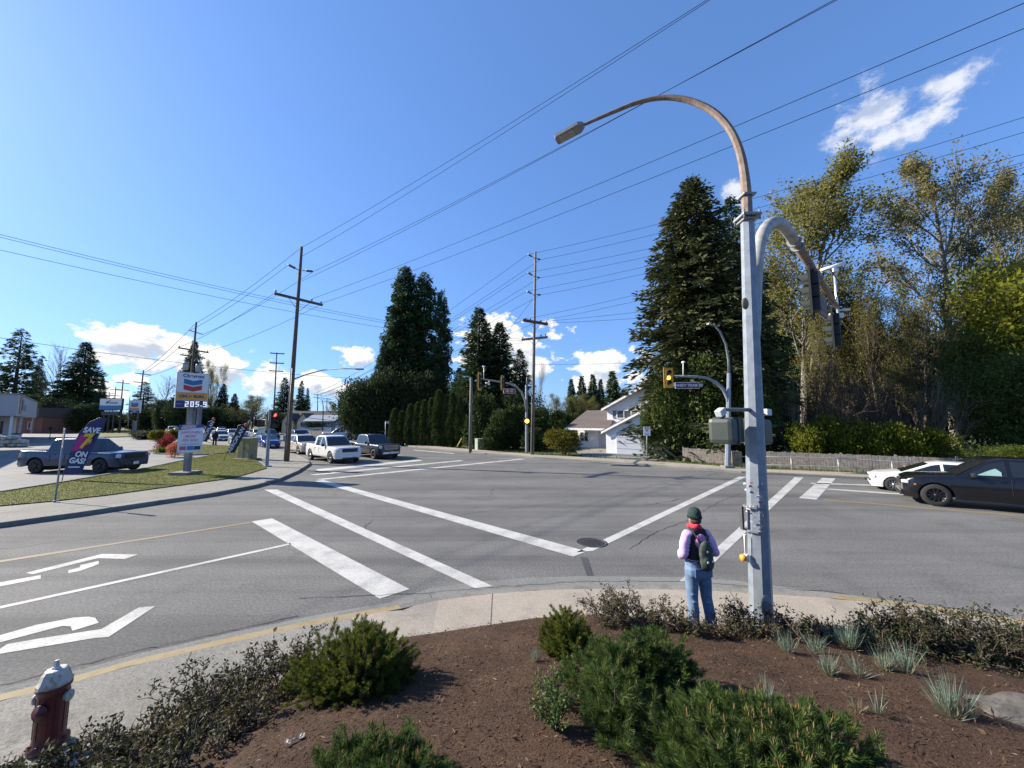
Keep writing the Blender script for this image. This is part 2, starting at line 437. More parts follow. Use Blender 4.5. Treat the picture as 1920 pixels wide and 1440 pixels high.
def paint_mat(name, col, wear=.45):
    if name in MATS: return MATS[name]
    m, N, L, P = nt(name); geo = N.new('ShaderNodeNewGeometry'); pos = geo.outputs['Position']
    def noise(s, d=8, r=.7):
        n = N.new('ShaderNodeTexNoise'); n.inputs['Scale'].default_value = s; n.inputs['Detail'].default_value = d; n.inputs['Roughness'].default_value = r
        L.new(pos, n.inputs['Vector']); return n.outputs['Fac']
    def rr(v, a, b, c, d):
        x = N.new('ShaderNodeMapRange'); x.inputs[1].default_value = a; x.inputs[2].default_value = b; x.inputs[3].default_value = c; x.inputs[4].default_value = d
        L.new(v, x.inputs[0]); return x.outputs[0]
    a = rr(noise(1.4), .45, .7, 0, wear); b = rr(noise(30, 6, .85), .52, .64, 0, .95)
    mu = N.new('ShaderNodeMath'); mu.operation = 'ADD'; L.new(a, mu.inputs[0])
    m3 = N.new('ShaderNodeMath'); m3.operation = 'MULTIPLY'; L.new(b, m3.inputs[0]); L.new(rr(noise(.9), .40, .60, .38, 1.), m3.inputs[1]); L.new(m3.outputs[0], mu.inputs[1])
    x = N.new('ShaderNodeMix'); x.data_type = 'RGBA'; x.inputs[6].default_value = (*col, 1); x.inputs[7].default_value = (.13, .13, .13, 1)
    mu.use_clamp = True
    L.new(mu.outputs[0], x.inputs[0]); L.new(x.outputs[2], P.inputs['Base Color']); P.inputs['Roughness'].default_value = .75
    MATS[name] = m; return m
WPAINT = paint_mat('white_road_paint', (.45, .445, .42), .6); YPAINT = paint_mat('yellow_road_paint', (.21, .155, .075), .9)

def struct(name, mb, m, label=None, recalc=True):
    o = mb.build(name, m, recalc=recalc); o['kind'] = 'structure'
    if label: o['label'] = label
    return o

# ------------------------------------------------------------------ big sheets
mb = MB(); mb.sheet([(-1500, -300), (1500, -300), (1500, 1500), (-1500, 1500)], -.03); struct('ground', mb, VERGE, 'rough grassy ground beyond the roads')
def K(*pts, z=.14): return [G(x, y, z) for x, y in pts]
near_kerb = [Vector((-16, -9, .14)), Vector((-9.6, .3, .14))] + K((0, 1300), (130, 1268), (250, 1235), (420, 1196), (590, 1160), (680, 1144), (745, 1133)) + \
    [G(820, 1117, .03), G(910, 1106, .02), G(1000, 1099, .02), G(1100, 1096, .02), G(1290, 1098, .02), G(1390, 1103, .03)] + K((1560, 1114), (1660, 1124), (1760, 1137), (1920, 1162)) + \
    [Vector((13, 2.2, .14)), Vector((24, -5.5, .14)), Vector((44, -18, .14))]
left_kerb = [Vector((-40, -16, .14)), Vector((-26, -1.2, .14))] + K((0, 980), (150, 960), (300, 938), (400, 924), (480, 909), (525, 897), (560, 882), (582, 868), (578, 862), (560, 853)) + \
    [Vector((-36, 51, .14)), Vector((-60, 73, .14)), Vector((-120, 128, .14)), Vector((-420, 405, .14))]
far_kerb = [Vector((-420, 445, .14)), Vector((-120, 156, .14)), Vector((-37, 73, .14)), Vector((-19, 53.5, .14))] + K((790, 838), (900, 848), (1000, 856), (1100, 862), (1250, 872), (1390, 883), (1500, 888), (1620, 894)) + \
    [Vector((30, 16.2, .14)), Vector((44, 8, .14)), Vector((80, -14, .14))]
road = [(p.x, p.y) for p in left_kerb] + [(p.x, p.y) for p in far_kerb] + [(80, -60)] + [(-40, -60)]
mb = MB(); mb.sheet(road, 0); struct('road', mb, ASPH, 'worn grey asphalt of the road junction')

def offset(line, d):
    out = []
    for i, p in enumerate(line):
        a = line[max(0, i - 1)]; b = line[min(len(line) - 1, i + 1)]
        t = (b - a); t.z = 0; t.normalize(); out.append(Vector((p.x - t.y * d, p.y + t.x * d, p.z)))
    return out
def strip(mb, A, B, mat=0, za=None, zb=None):
    for i in range(len(A) - 1):
        a, b, c, d = A[i].copy(), A[i + 1].copy(), B[i + 1].copy(), B[i].copy()
        if za is not None: a.z = b.z = za
        if zb is not None: c.z = d.z = zb
        mb.quad(a, b, c, d, mat)
def kerb(line, side, m, mat2=None, name='kerb', label=None, painted=None, width=.17):
    inner = offset(line, side * width); lip = offset(line, side * .025)
    low = [Vector((p.x, p.y, p.z - .03)) for p in line]
    mb = MB()
    for A, B in ((lip, inner), (low, lip)):
        for i in range(len(A) - 1):
            mb.quad(A[i], A[i + 1], B[i + 1], B[i], 1 if painted and painted(i) else 0)
    flo = [Vector((p.x, p.y, -.02)) for p in line]
    for i in range(len(line) - 1): mb.quad(flo[i], flo[i + 1], low[i + 1], low[i], 0)
    struct(name, mb, [m, mat2 or m], label); return inner

n_in = kerb(near_kerb, -1, CONCG, YKERB, 'kerb', 'kerb with faded yellow painted top round the near corner', painted=lambda i: i < 8 or i > 14)
l_in = kerb(left_kerb, 1, CONCG, name='kerb', label='grey concrete kerb round the corner by the fuel sign')
f_in = kerb(far_kerb, 1, CONCG, name='kerb', label='pale kerb along the far side of the main road')
# gutter strip on the near corner
mb = MB(); go = offset(near_kerb, .42); strip(mb, near_kerb, go, 0, .0045, .0045); struct('gutter', mb, AGG, 'rough aggregate gutter along the near kerb')
# near pavement: grey at the left, warm ramp slabs round the corner
ed = [Vector((x, edge_y(x) - .25, .15)) for x in np.linspace(-15, 21, 120)]
def near_walk(mbs):
    P = n_in
    # resample kerb inner line
    seg = [0]
    for a, b in zip(P, P[1:]): seg.append(seg[-1] + (b - a).length)
    n = 160
    def samp(Pl, sg, s):
        for i in range(len(Pl) - 1):
            if s <= sg[i + 1] + 1e-9:
                t = (s - sg[i]) / max(1e-9, sg[i + 1] - sg[i]); return Pl[i].lerp(Pl[i + 1], t)
        return Pl[-1].copy()
    A = [samp(P, seg, seg[-1] * i / n) for i in range(n + 1)]
    B = []
    for i, a in enumerate(A):
        x = a.x * .86 + (.0 if a.x > -2 else -.1)
        if a.x < -2: # slide along the walk
            t = (A[min(i + 1, n)] - A[max(i - 1, 0)]).normalized(); q = a + Vector((t.y, -t.x, 0)) * 2.1
            b = Vector((q.x, q.y, .15))
        elif a.x > 7:
            t = (A[min(i + 1, n)] - A[max(i - 1, 0)]).normalized(); q = a + Vector((t.y, -t.x, 0)) * 2.4
            b = Vector((q.x, q.y, .15))
        else:
            b = Vector((x, edge_y(x) - .3, .15))
        B.append(b)
    for i in range(n):
        k = 1 if (A[i].x > -2.75 and A[i].x < 7.0) else 0
        for (u0, u1) in ((0, .35), (.35, .7), (.7, 1)):
            p = [A[i].lerp(B[i], u0), A[i + 1].lerp(B[i + 1], u0), A[i + 1].lerp(B[i + 1], u1), A[i].lerp(B[i], u1)]
            mbs.quad(*p, k)
    return A, B
mb = MB(); WA, WB = near_walk(mb); struct('pavement', mb, [CONCG, CONC], 'pale concrete pavement wrapping the near corner')
# joints in the slabs: thin dark grooves
mb = MB()
def groove(a, b, w=.012, up=.004):
    t = (b - a).normalized(); s = Vector((-t.y, t.x, 0)) * w / 2; u = Vector((0, 0, up))
    mb.quad(a - s + u, b - s + u, b + s + u, a + s + u)
for i in range(len(WA)):
    if i % 9 == 4: groove(WA[i], WB[i])
for off in (.05, .10, .15):
    for i in range(62, 100):
        groove(WA[i].lerp(WB[i], off), WA[i + 1].lerp(WB[i + 1], off), .006)
JOINT = mat('joint_dark', (.10, .09, .08), .9); struct('pavement_joints', mb, JOINT, 'dark joints scored across the near pavement')

# left corner pavement
lw_back = [Vector((-44, -12, .14)), Vector((-29, 2, .14))] + K((0, 950), (100, 941), (200, 930), (330, 912), (440, 897), (500, 879), (500, 868), (470, 853), (436, 846)) + [Vector((-40, 51, .14)), Vector((-63, 73, .14)), Vector((-124, 128, .14))]
mb = MB(); li = l_in[:-1]
poly = [(p.x, p.y) for p in li] + [(p.x, p.y) for p in lw_back[::-1]]
mb.sheet(ccw(poly), .14); struct('pavement', mb, CONCG, 'grey pavement between the lawn and the road on the left corner')
# far pavement
f_out = offset(f_in, 1.7)
mb = MB(); strip(mb, f_in, f_out, 0, .14, .14)
struct('pavement', mb, CONC, 'pale pavement along the far side of the main road')
# lot
mb = MB(); lot = [(-300, 250), (-130, 134), (-64, 73.6), (-40.6, 51.5)] + [(p.x, p.y) for p in K((436, 846), (470, 853), (500, 868), (500, 879), (440, 897), (330, 912), (200, 930), (100, 941), (0, 950))] + [(-29.3, 2), (-44, -12), (-300, -12)]
mb.sheet(ccw([(p[0], p[1]) for p in lot]), .10); struct('parking_lot', mb, ASPH2, 'pale asphalt forecourt and driveway on the left')
# lawns
def lawn(pts, name, label, z=.17, m=None, side=.0):
    mb = MB(); P = [G(x, y, .14) for x, y in pts]; P = ccw([(p.x, p.y) for p in P])
    mb.prism(P, .08, z); return struct(name, mb, m or GRASSG, label), P
LAWN1 = [(-120, 966), (0, 949), (100, 940), (200, 929), (330, 911), (440, 896), (500, 878), (478, 862), (440, 848), (400, 853), (330, 866), (265, 880), (200, 890), (120, 904), (0, 923), (-120, 940)]
LAWN2 = [(268, 847), (300, 841), (330, 837), (380, 834), (430, 836), (462, 845), (476, 858), (441, 846.5), (400, 851.5), (345, 853), (290, 850)]
LAWN3 = [(120, 816), (200, 815), (240, 812), (262, 806), (300, 808), (318, 812), (300, 818), (240, 821), (150, 821)]
_, L1P = lawn(LAWN1, 'lawn', 'sunlit grass strip under the tall fuel sign'); _, L2P = lawn(LAWN2, 'lawn', 'grass patch behind the driveway by the red bushes'); 
mb = MB(); P3 = [G(x, y, .1) for x, y in [(150, 821), (245, 819), (300, 811), (262, 799), (235, 796), (185, 797), (140, 801)]]
mb.prism(ccw([(p.x, p.y) for p in P3]), 0, [.2] * 7); struct('lawn', mb, GRASSG, 'far bright lawn below the fitness sign')

# kerb line of the lot
mb = MB()
for ln in ([(0, 923), (120, 904), (200, 890), (265, 880), (330, 866), (400, 853)], [(268, 847), (290, 850), (345, 853), (400, 851.5)], [(-150, 820), (60, 820), (160, 821), (245, 819)]):
    P = [G(x, y, .16) for x, y in ln]
    for a, b in zip(P, P[1:]):
        t = (b - a).normalized(); s = Vector((-t.y, t.x, 0)) * .08
        mb.prism(ccw([tuple((a + s)[:2]), tuple((a - s)[:2]), tuple((b - s)[:2]), tuple((b + s)[:2])]), .02, .215)
struct('lot_kerb', mb, CONCG, 'low kerb edging the forecourt')

# ------------------------------------------------------------------ road markings
def marking(name, polys, m, label):
    mb = MB()
    for p in polys: mb.sheet(ccw([tuple(G(x, y)[:2]) for x, y in p]), .005)
    return struct(name, mb, m, label)
marking('crosswalk_line', [[(590, 902), (606, 900), (1100, 1034), (1075, 1044)]], WPAINT, 'long inner crosswalk line across the left road')
marking('crosswalk_line', [[(495, 918), (520, 918), (923, 1099), (892, 1104)]], WPAINT, 'outer crosswalk line across the left road')
marking('stop_bar', [[(472, 978), (510, 972), (768, 1105), (712, 1123)]], WPAINT, 'wide stop bar across the left road')
marking('crosswalk_line', [[(1080, 1036), (1112, 1033), (1400, 894), (1385, 894)]], WPAINT, 'inner crosswalk line across the right road')
marking('crosswalk_line', [[(1274, 1090), (1300, 1093), (1507, 895), (1490, 895)]], WPAINT, 'outer crosswalk line across the right road')
marking('stop_bar', [[(1498, 934), (1531, 937), (1567, 897), (1541, 896.5)]], WPAINT, 'stop bar in front of the black car')
marking('crosswalk_line', [[(590, 899), (607, 899.5), (985, 861), (975, 860.3)]], WPAINT, 'near crosswalk line across the far road')
marking('crosswalk_line', [[(580, 890), (593, 891), (870, 864), (862, 863)]], WPAINT, 'far crosswalk line across the far road')
marking('stop_bar', [[(592, 880), (597, 884), (792, 864), (786, 861.5)]], WPAINT, 'stop bar in front of the waiting trucks')
marking('lane_line', [[(-400, 1225), (-400, 1232), (0, 1142), (545, 1021.5), (545, 1018.5), (0, 1137)]], WPAINT, 'solid white lane line in the left road')
marking('lane_line', [[(-300, 1122), (-300, 1128), (0, 1055), (470, 981), (470, 979), (0, 1051)]], YPAINT, 'thin worn yellow centre line in the left road')
def A6(pts): return [(x / 6.0, 1000 + y / 6.0) for x, y in pts]
marking('lane_arrow', [A6([(290, 448), (1150, 233), (1555, 240), (1405, 290), (1100, 282), (370, 463)]), A6([(768, 418), (900, 385), (905, 358), (1110, 313), (1112, 345), (1040, 375), (900, 425), (768, 453)]),
    A6([(-300, 632), (0, 553), (458, 472), (458, 512), (0, 600), (-300, 680)])], WPAINT, 'left turn arrow beside the yellow centre line')
marking('lane_arrow', [A6([(-600, 1310), (0, 1150), (400, 1035), (830, 950), (1000, 940), (1070, 952), (1110, 1010), (815, 1100), (795, 1050), (700, 1045), (0, 1230), (-600, 1400)]),
    A6([(0, 1305), (80, 1250), (450, 1185), (1140, 1080), (1560, 838), (1750, 822), (1220, 1170), (1060, 1182), (0, 1360), (-80, 1360)])], WPAINT, 'right turn arrow nearest the hydrant')
marking('lane_line', [[(1545, 936), (1545, 938.3), (1920, 969.5), (1920, 966)]], YPAINT, 'thin yellow centre line below the black car')
marking('lane_line', [[(1549, 916), (1549, 917.8), (1700, 928.5), (1700, 926)]], WPAINT, 'white lane line ahead of the white hatchback')
marking('lane_line', [[(1520, 905.5), (1520, 907), (1640, 911), (1640, 909)]], WPAINT, 'short white lane line near the far kerb')
marking('lane_line', [[(775, 843), (775, 844), (850, 851), (852, 850)]], WPAINT, 'white lane line beside the far kerb')
marking('lane_line', [[(735, 851), (736, 853), (785, 862), (790, 861)], ], YPAINT, 'yellow line beside the dark grey truck')
# asphalt patch seam near the manhole
mb = MB(); PATCH = ground_mat('patch_asphalt', [(.055, .056, .059), (.075, .076, .078), (.06, .06, .062)], (.8, 2, 40), bump=.4, bscale=70)
mb.sheet(ccw([tuple(G(x, y)[:2]) for x, y in [(1088, 1044), (1102, 1046), (1117, 1090), (1105, 1092)]]), .003); struct('asphalt_patch', mb, PATCH, 'narrow dark repair strip running to the near gutter')
mb = MB(); random.seed(4)
def crackline(pts, w=.012):
    for a, b in zip(pts, pts[1:]):
        n = max(2, int((b - a).length / .12)); q = [a.lerp(b, i / n) + Vector((random.uniform(-.03, .03), random.uniform(-.03, .03), 0)) * (0 < i < n) for i in range(n + 1)]
        for c, d in zip(q, q[1:]):
            t = (d - c).normalized(); s = Vector((-t.y, t.x, 0)) * w * random.uniform(.3, .8)
            u = Vector((0, 0, .0065)); mb.quad(c - s + u, d - s + u, d + s + u, c + s + u)
for l in ([(1180, 1030), (1225, 1000), (1290, 975), (1350, 940), (1390, 925)], [(560, 1122), (800, 1113), (915, 1102), (1100, 1090), (1300, 1092), (1560, 1110), (1900, 1155)], [(0, 1285), (250, 1222), (560, 1155)], [(805, 1113), (812, 1128)], [(1225, 1000), (1180, 985)],
          [(760, 985), (900, 960), (1080, 940)], [(1040, 925), (1180, 905), (1330, 897)]):
    crackline([G(x, y) for x, y in l])
struct('road_cracks', mb, mat('crack_dark', (.025, .025, .026), .95), 'thin dark cracks in the asphalt')
# manhole
h = thing('manhole_cover', 'dark round iron manhole cover on the crosswalk corner', 'manhole cover', G(1109, 1017.5))
IRON = mat('cast_iron', (.055, .05, .05), .6, .6, bump=.3, bscale=30)
mb = MB(); mb.lathe([(.0, .008), (.31, .008), (.33, .007), (.33, 0.001)], 32)
for i in range(-3, 4): 
    for j in range(-3, 4):
        if i * i + j * j < 10: mb.box((i * .08, j * .08, .010), (.045, .045, .006))
mb.build('cover', IRON, h)
mb = MB(); mb.lathe([(.335, .001), (.335, .009), (.39, .009), (.39, .001)], 32); mb.build('rim', mat('iron_rim', (.09, .085, .08), .6, .5), h)
# ------------------------------------------------------------------ foliage materials
BARK = mat('bark', (.085, .068, .052), .95, var=.35, scale=5, bump=.8, bscale=14)
BARKG = mat('grey_bark', (.17, .155, .135), .95, var=.35, scale=4, bump=.6, bscale=12)
TWIG = mat('twig', (.085, .06, .042), .9, var=.4, scale=3)
TWIGD = mat('brown_branch', (.10, .078, .058), .9, var=.4, scale=3)
TWIGP = mat('pale_twig', (.20, .165, .12), .9, var=.35, scale=3)
TWIGR = mat('russet_twig', (.15, .085, .055), .9, var=.4, scale=3)
FIR = leafmat('fir_needles', (0.020, 0.040, 0.020), (0.064, 0.100, 0.036), trans=.15, c3=(0.120, 0.144, 0.048))
FIRB = leafmat('fir_needles_brown', (0.026, 0.036, 0.016), (0.084, 0.096, 0.036), trans=.15, c3=(0.170, 0.144, 0.060))
CEDAR = leafmat('cedar_sprays', (0.023, 0.046, 0.019), (0.061, 0.099, 0.034), trans=.18, c3=(0.114, 0.148, 0.049))
IVY = leafmat('laurel_leaves', (0.024, 0.042, 0.013), (0.098, 0.123, 0.030), trans=.22, c3=(0.165, 0.188, 0.045), clump=.9)
HEDGE = leafmat('hedge_sprays', (0.021, 0.039, 0.013), (0.068, 0.093, 0.027), trans=.2, c3=(0.112, 0.128, 0.038))
COTTON = leafmat('cottonwood_leaves', (.105, .105, .030), (.23, .22, .055), trans=.45, c3=(.30, .27, .085))
COTTONB = leafmat('cottonwood_buds', (.115, .104, .044), (.215, .195, .075), trans=.4, c3=(.28, .255, .11))
LIME = leafmat('spring_leaves', (.085, .10, .012), (.20, .21, .024), trans=.45, c3=(.28, .27, .035), clump=.5)
GREEN = leafmat('shrub_leaves', (0.036, 0.060, 0.014), (0.096, 0.126, 0.026), trans=.35, c3=(0.168, 0.186, 0.036))
DARKB = leafmat('dark_shrub_leaves', (0.023, 0.038, 0.019), (0.057, 0.080, 0.030), trans=.2, c3=(0.095, 0.114, 0.038))
RUSSET = leafmat('russet_buds', (.085, .048, .026), (.16, .095, .050), trans=.3, c3=(.20, .15, .07))
FORS = leafmat('forsythia_leaves', (.070, .075, .012), (.17, .15, .022), trans=.35, c3=(.27, .21, .03))
RED = leafmat('azalea_red', (.12, .020, .018), (.30, .045, .040), trans=.3, c3=(.36, .08, .06), clump=2)
PINK = leafmat('azalea_pink', (.30, .075, .045), (.52, .19, .12), trans=.3, c3=(.55, .26, .18), clump=2)
MUGO = leafmat('mugo_needles', (0.044, 0.065, 0.013), (0.137, 0.156, 0.026), trans=.3, c3=(0.247, 0.221, 0.046), clump=11)
MUGOD = leafmat('mugo_needles_deep', (0.033, 0.062, 0.018), (0.088, 0.131, 0.033), trans=.3, c3=(0.175, 0.200, 0.050), clump=11)
CANDLE = leafmat('pine_candles', (.15, .085, .035), (.25, .15, .07), trans=.1, c3=(.30, .20, .11), clump=5)
ROSEL = leafmat('rose_leaves', (.030, .034, .012), (.075, .065, .026), rough=.55, trans=.25, c3=(.13, .050, .028), clump=2.5, spec=.3)
ROSER = leafmat('rose_leaves_dark', (.020, .028, .011), (.055, .060, .022), rough=.6, trans=.25, c3=(.10, .040, .026), clump=2.5, spec=.25)
BLUEG = leafmat('oat_grass', (.12, .16, .125), (.20, .27, .20), trans=.3, c3=(.30, .36, .26), clump=5)
STRAW = leafmat('dry_grass', (.20, .155, .09), (.32, .26, .15), trans=.3, clump=5)
LAWNB = leafmat('lawn_blades', (.075, .095, .018), (.16, .17, .035), trans=.35, c3=(.22, .20, .06), clump=.6)
VERGEB = leafmat('verge_blades', (.060, .10, .015), (.12, .17, .028), trans=.35, c3=(.17, .19, .04), clump=.6)
BOXL = leafmat('small_leaf_shrub', (.045, .085, .022), (.12, .17, .045), rough=.6, trans=.3, c3=(.20, .24, .08), clump=4, spec=.2)

# ------------------------------------------------------------------ tree makers (each returns trunk builder, leaf vertices)
def conifer(seed, h, r, base=.06, dens=1.0, droop=.3, lift=.12, leaf=(.45, .13), power=.8, gaps=.0, hang=.25, per=3.0, lean=0):
    rng = np.random.default_rng(seed); mb = MB()
    tr = h * .016 + .05
    mb.tube([(0, 0, -.3), (.02 * h * lean, 0, h * .4), (0, 0, h * .985)], [tr * 1.15, tr * .75, .02], 7)
    C = []; D = []; Ls = []
    nb = int(h * 10 * dens)
    for i in range(nb):
        t = base + (1 - base) * (i + rng.random()) / nb
        prof = (1 - t) ** power * min(1, (t - base) / .10 + .55)
        if rng.random() < gaps: continue
        L = max(.25, r * prof * rng.uniform(.62, 1.12) + .12)
        a = rng.uniform(0, 2 * math.pi); ca, sa = math.cos(a), math.sin(a)
        n = max(5, int(L / .16)); 
        s = np.linspace(.12, 1, n); zc = h * t + lift * rng.uniform(.3, 1.9) * L * s - droop * rng.uniform(.35, 1.6) * L * s ** 2 * (1.2 - t * .6)
        out = np.array([ca, sa, 0]); lat = np.array([-sa, ca, 0])
        P = out * (L * s)[:, None]; P[:, 2] = zc
        if i % 3 == 0: mb.tube([P[0] * .3 + np.array([0, 0, zc[0]]) * .7, P[n // 2], P[-1]], [.02 + .012 * L, .015 + .005 * L, .006], 4, cap=False)
        k = per
        m = int(n * k); idx = rng.integers(0, n, m)
        w = (.30 * L * (1 - s) + .16)[idx]
        o = rng.uniform(-1, 1, m) * w
        q = P[idx] + lat * o[:, None] + rng.normal(size=(m, 3)) * .05
        q += rng.normal(size=(m, 3)) * np.array([.08, .08, .16]) * leaf[0] / .5
        q[:, 2] -= np.abs(o) * hang + rng.random(m) * hang * .5
        d = out * rng.uniform(.4, 1.0, m)[:, None] + lat * (np.sign(o) * rng.uniform(.2, .9, m))[:, None]
        d[:, 2] += rng.uniform(-.9, .25, m) * (hang * 2.2)
        C.append(q); D.append(d); Ls.append(np.full(m, leaf[0]) * rng.uniform(.6, 1.3, m) * (.6 + .4 * min(1, L / (r * .5))))
    # leader
    m = 24; C.append(np.c_[rng.normal(size=(m, 2)) * .08, rng.uniform(h * .94, h, m)]); D.append(np.c_[rng.normal(size=(m, 2)) * .6, np.full(m, .8)]); Ls.append(np.full(m, leaf[0] * .7))
    C = np.concatenate(C); D = np.concatenate(D); Ls = np.concatenate(Ls)
    return mb, kites(rng, C, D, Ls, Ls * leaf[1] / leaf[0] * rng.uniform(.7, 1.3, len(C)), mid=.5)

def grow(mb, rng, p, d, L, r, lev, tips, spread=.6, ratio=.68, kids=(3, 5), up=.12, wob=.12, sides=5, start=.3):
    n = 4 if lev > 0 else 3
    pts = [np.array(p, float)]; dd = np.array(d, float)
    for i in range(n):
        dd = dd + rng.normal(size=3) * wob; dd[2] += up; dd /= np.linalg.norm(dd)
        pts.append(pts[-1] + dd * L / n)
    rad = [r * (1 - .55 * i / n) for i in range(n + 1)]
    mb.tube(pts, rad, sides if lev > 1 else (4 if lev == 1 else 3), cap=False)
    if lev == 0:
        tips.append((pts, L)); return
    for k in range(rng.integers(kids[0], kids[1] + 1)):
        t = rng.uniform(start, 1); i = min(n - 1, int(t * n)); f = t * n - i
        q = pts[i] * (1 - f) + pts[i + 1] * f; base = unit(pts[i + 1] - pts[i])
        dev = rng.normal(size=3); dev -= base * dev.dot(base); dev = unit(dev)
        ang = spread * rng.uniform(.6, 1.3)
        grow(mb, rng, q, base * math.cos(ang) + dev * math.sin(ang), L * ratio * rng.uniform(.75, 1.2) * (1.15 - .4 * t), max(.006, r * .55 * (1.1 - .4 * t)), lev - 1, tips, spread, ratio, kids, up, wob, sides, start)
    grow(mb, rng, pts[-1], dd, L * ratio * .9, rad[-1], lev - 1, tips, spread, ratio, kids, up, wob, sides, start)

def tip_leaves(rng, tips, per, size, fuzz=.25, width=.6):
    C = []; D = []
    for pts, L in tips:
        pts = np.array(pts); m = max(1, int(per * rng.uniform(.3, 1.7)))
        i = rng.integers(0, len(pts) - 1, m); f = rng.random(m)[:, None]
        C.append(pts[i] * (1 - f) + pts[i + 1] * f + rng.normal(size=(m, 3)) * fuzz); D.append(rng.normal(size=(m, 3)) + np.array([0, 0, -.2]))
    C = np.concatenate(C); D = np.concatenate(D); Ls = size * rng.uniform(.6, 1.35, len(C))
    return kites(rng, C, D, Ls, Ls * width)

def cottonwood(seed, h, trunkr, per, size, lev=4, first=.22, spread=.55, fuzz=.3, kids=(3, 4), ratio=.66, stems=1, up=.1, lean=0.0):
    rng = np.random.default_rng(seed); mb = MB(); tips = []
    for k in range(stems):
        a = rng.uniform(0, 6.28); p = np.array([math.cos(a), math.sin(a), 0]) * (.0 if stems == 1 else .25 * stems ** .5)
        d = np.array([math.cos(a) * .12 * (stems > 1) + lean, math.sin(a) * .12 * (stems > 1), 1.0])
        z = -.2; hh = h * rng.uniform(.8, 1.0) if stems > 1 else h
        # main stem in pieces, limbs off it
        n = 9; pts = [np.array([p[0], p[1], z])]; dd = unit(d)
        for i in range(n):
            dd = unit(dd + rng.normal(size=3) * .07 + np.array([0, 0, .12])); pts.append(pts[-1] + dd * hh * .93 / n)
        rad = [trunkr * (1 - .88 * i / n) + .02 for i in range(n + 1)]
        mb.tube(pts, rad, 7)
        nl = int(11 + h * .6)
        for j in range(nl):
            t = first + (1 - first) * (j + rng.random()) / nl; i = min(n - 1, int(t * n)); f = t * n - i
            q = pts[i] * (1 - f) + pts[i + 1] * f; a2 = rng.uniform(0, 6.28); ang = spread * rng.uniform(.8, 1.6)
            dr = np.array([math.cos(a2) * math.sin(ang), math.sin(a2) * math.sin(ang), math.cos(ang)])
            Lb = hh * (.30 * (1 - t) + .075) * rng.uniform(.7, 1.25) * (.75 + .25 * (t > .4))
            grow(mb, rng, q, dr, Lb, rad[i] * .42, lev - 2, tips, .6, ratio, kids, up, .14)
    return mb, (tip_leaves(rng, tips, per, size, fuzz) if per else None)

def shrub(seed, rx, ry, h, n, size, lobes=9, shell=.75, flat=.25, width=.6, up=.2):
    """broad leafy mass: leaves on many overlapping uneven lobes that reach the ground"""
    rng = np.random.default_rng(seed); C = []; D = []
    for k in range(lobes):
        a = rng.uniform(0, 6.28); rr = rng.uniform(0, .62) ** .7; z = rng.uniform(.25, .78)
        c = np.array([math.cos(a) * rr * rx, math.sin(a) * rr * ry, h * z]); s = rng.uniform(.35, .55) * (1.15 - .35 * z)
        m = n // lobes; u = unit(rng.normal(size=(m, 3))); q = u * (shell + (1 - shell) * rng.random((m, 1))) * rng.uniform(.85, 1.12, (m, 1))
        bump = 1 + .16 * np.sin(u[:, :1] * 7 + k) * np.cos(u[:, 1:2] * 6 - k) + .1 * np.sin(u[:, 2:] * 11)
        q = c + q * bump * np.array([rx * s * 1.15, ry * s * 1.15, h * s * .62])
        C.append(q); D.append(u + rng.normal(size=(m, 3)) * .7 + np.array([0, 0, up]))
    C = np.concatenate(C); D = np.concatenate(D); keep = (C[:, 2] > .02); C = C[keep]; D = D[keep]
    Ls = size * rng.uniform(.6, 1.4, len(C))
    mb = MB()
    for k in range(7):
        a = rng.uniform(0, 6.28); mb.tube([(math.cos(a) * .1, math.sin(a) * .1, -.1), (math.cos(a) * rx * .25, math.sin(a) * ry * .25, h * .35), (math.cos(a) * rx * .5, math.sin(a) * ry * .5, h * .65)], [.03 * h ** .5, .02 * h ** .5, .008], 4, cap=False)
    return mb, kites(rng, C, D, Ls, Ls * width)

def column(seed, r, h, n, size):
    rng = np.random.default_rng(seed); t = rng.random(n) ** .85; a = rng.uniform(0, 6.28, n)
    prof = np.minimum(1, (t + .12) * 3.2) * np.clip(1 - t, 0, 1) ** .42 * (1 + .12 * np.sin(a * 3 + t * 8) + .08 * np.sin(a * 5 - t * 21))
    rr = r * prof * rng.uniform(.72, 1.08, n)
    C = np.c_[np.cos(a) * rr, np.sin(a) * rr, t * h]; D = np.c_[np.cos(a) * .5, np.sin(a) * .5, np.full(n, 1.0)] + rng.normal(size=(n, 3)) * .35
    Ls = size * rng.uniform(.6, 1.4, n); mb = MB(); mb.tube([(0, 0, -.1), (0, 0, h * .8)], [.08, .02], 6)
    return mb, kites(rng, C, D, Ls, Ls * .4)

def thicket(seed, rx, h, stems, per, size, spread=.5, lev=2):
    rng = np.random.default_rng(seed); mb = MB(); tips = []
    for k in range(stems):
        a = rng.uniform(0, 6.28); rr = math.sqrt(rng.random()) * rx * .75; p = np.array([math.cos(a) * rr, math.sin(a) * rr * .6, -.1])
        d = np.array([rng.normal() * .35, rng.normal() * .3, 1.0])
        grow(mb, rng, p, unit(d), h * rng.uniform(.30, .55), .035 * rng.uniform(.6, 1.3), lev, tips, spread, .72, (3, 5), .08, .18, 4)
    return mb, (tip_leaves(rng, tips, per, size, .22) if per else None)

def plant(name, label, cat, maker, leafm, barkm, loc, rz=0, group=None, leafname='crown', trunkname='trunk', sc=(1, 1, 1)):
    t = thing(name, label, cat, loc, rz, group); t.scale = sc
    mb, V = maker
    mb.build(trunkname, barkm, t, recalc=False)
    if V is not None: bulk(leafname, V, 4, leafm, t)
    return t

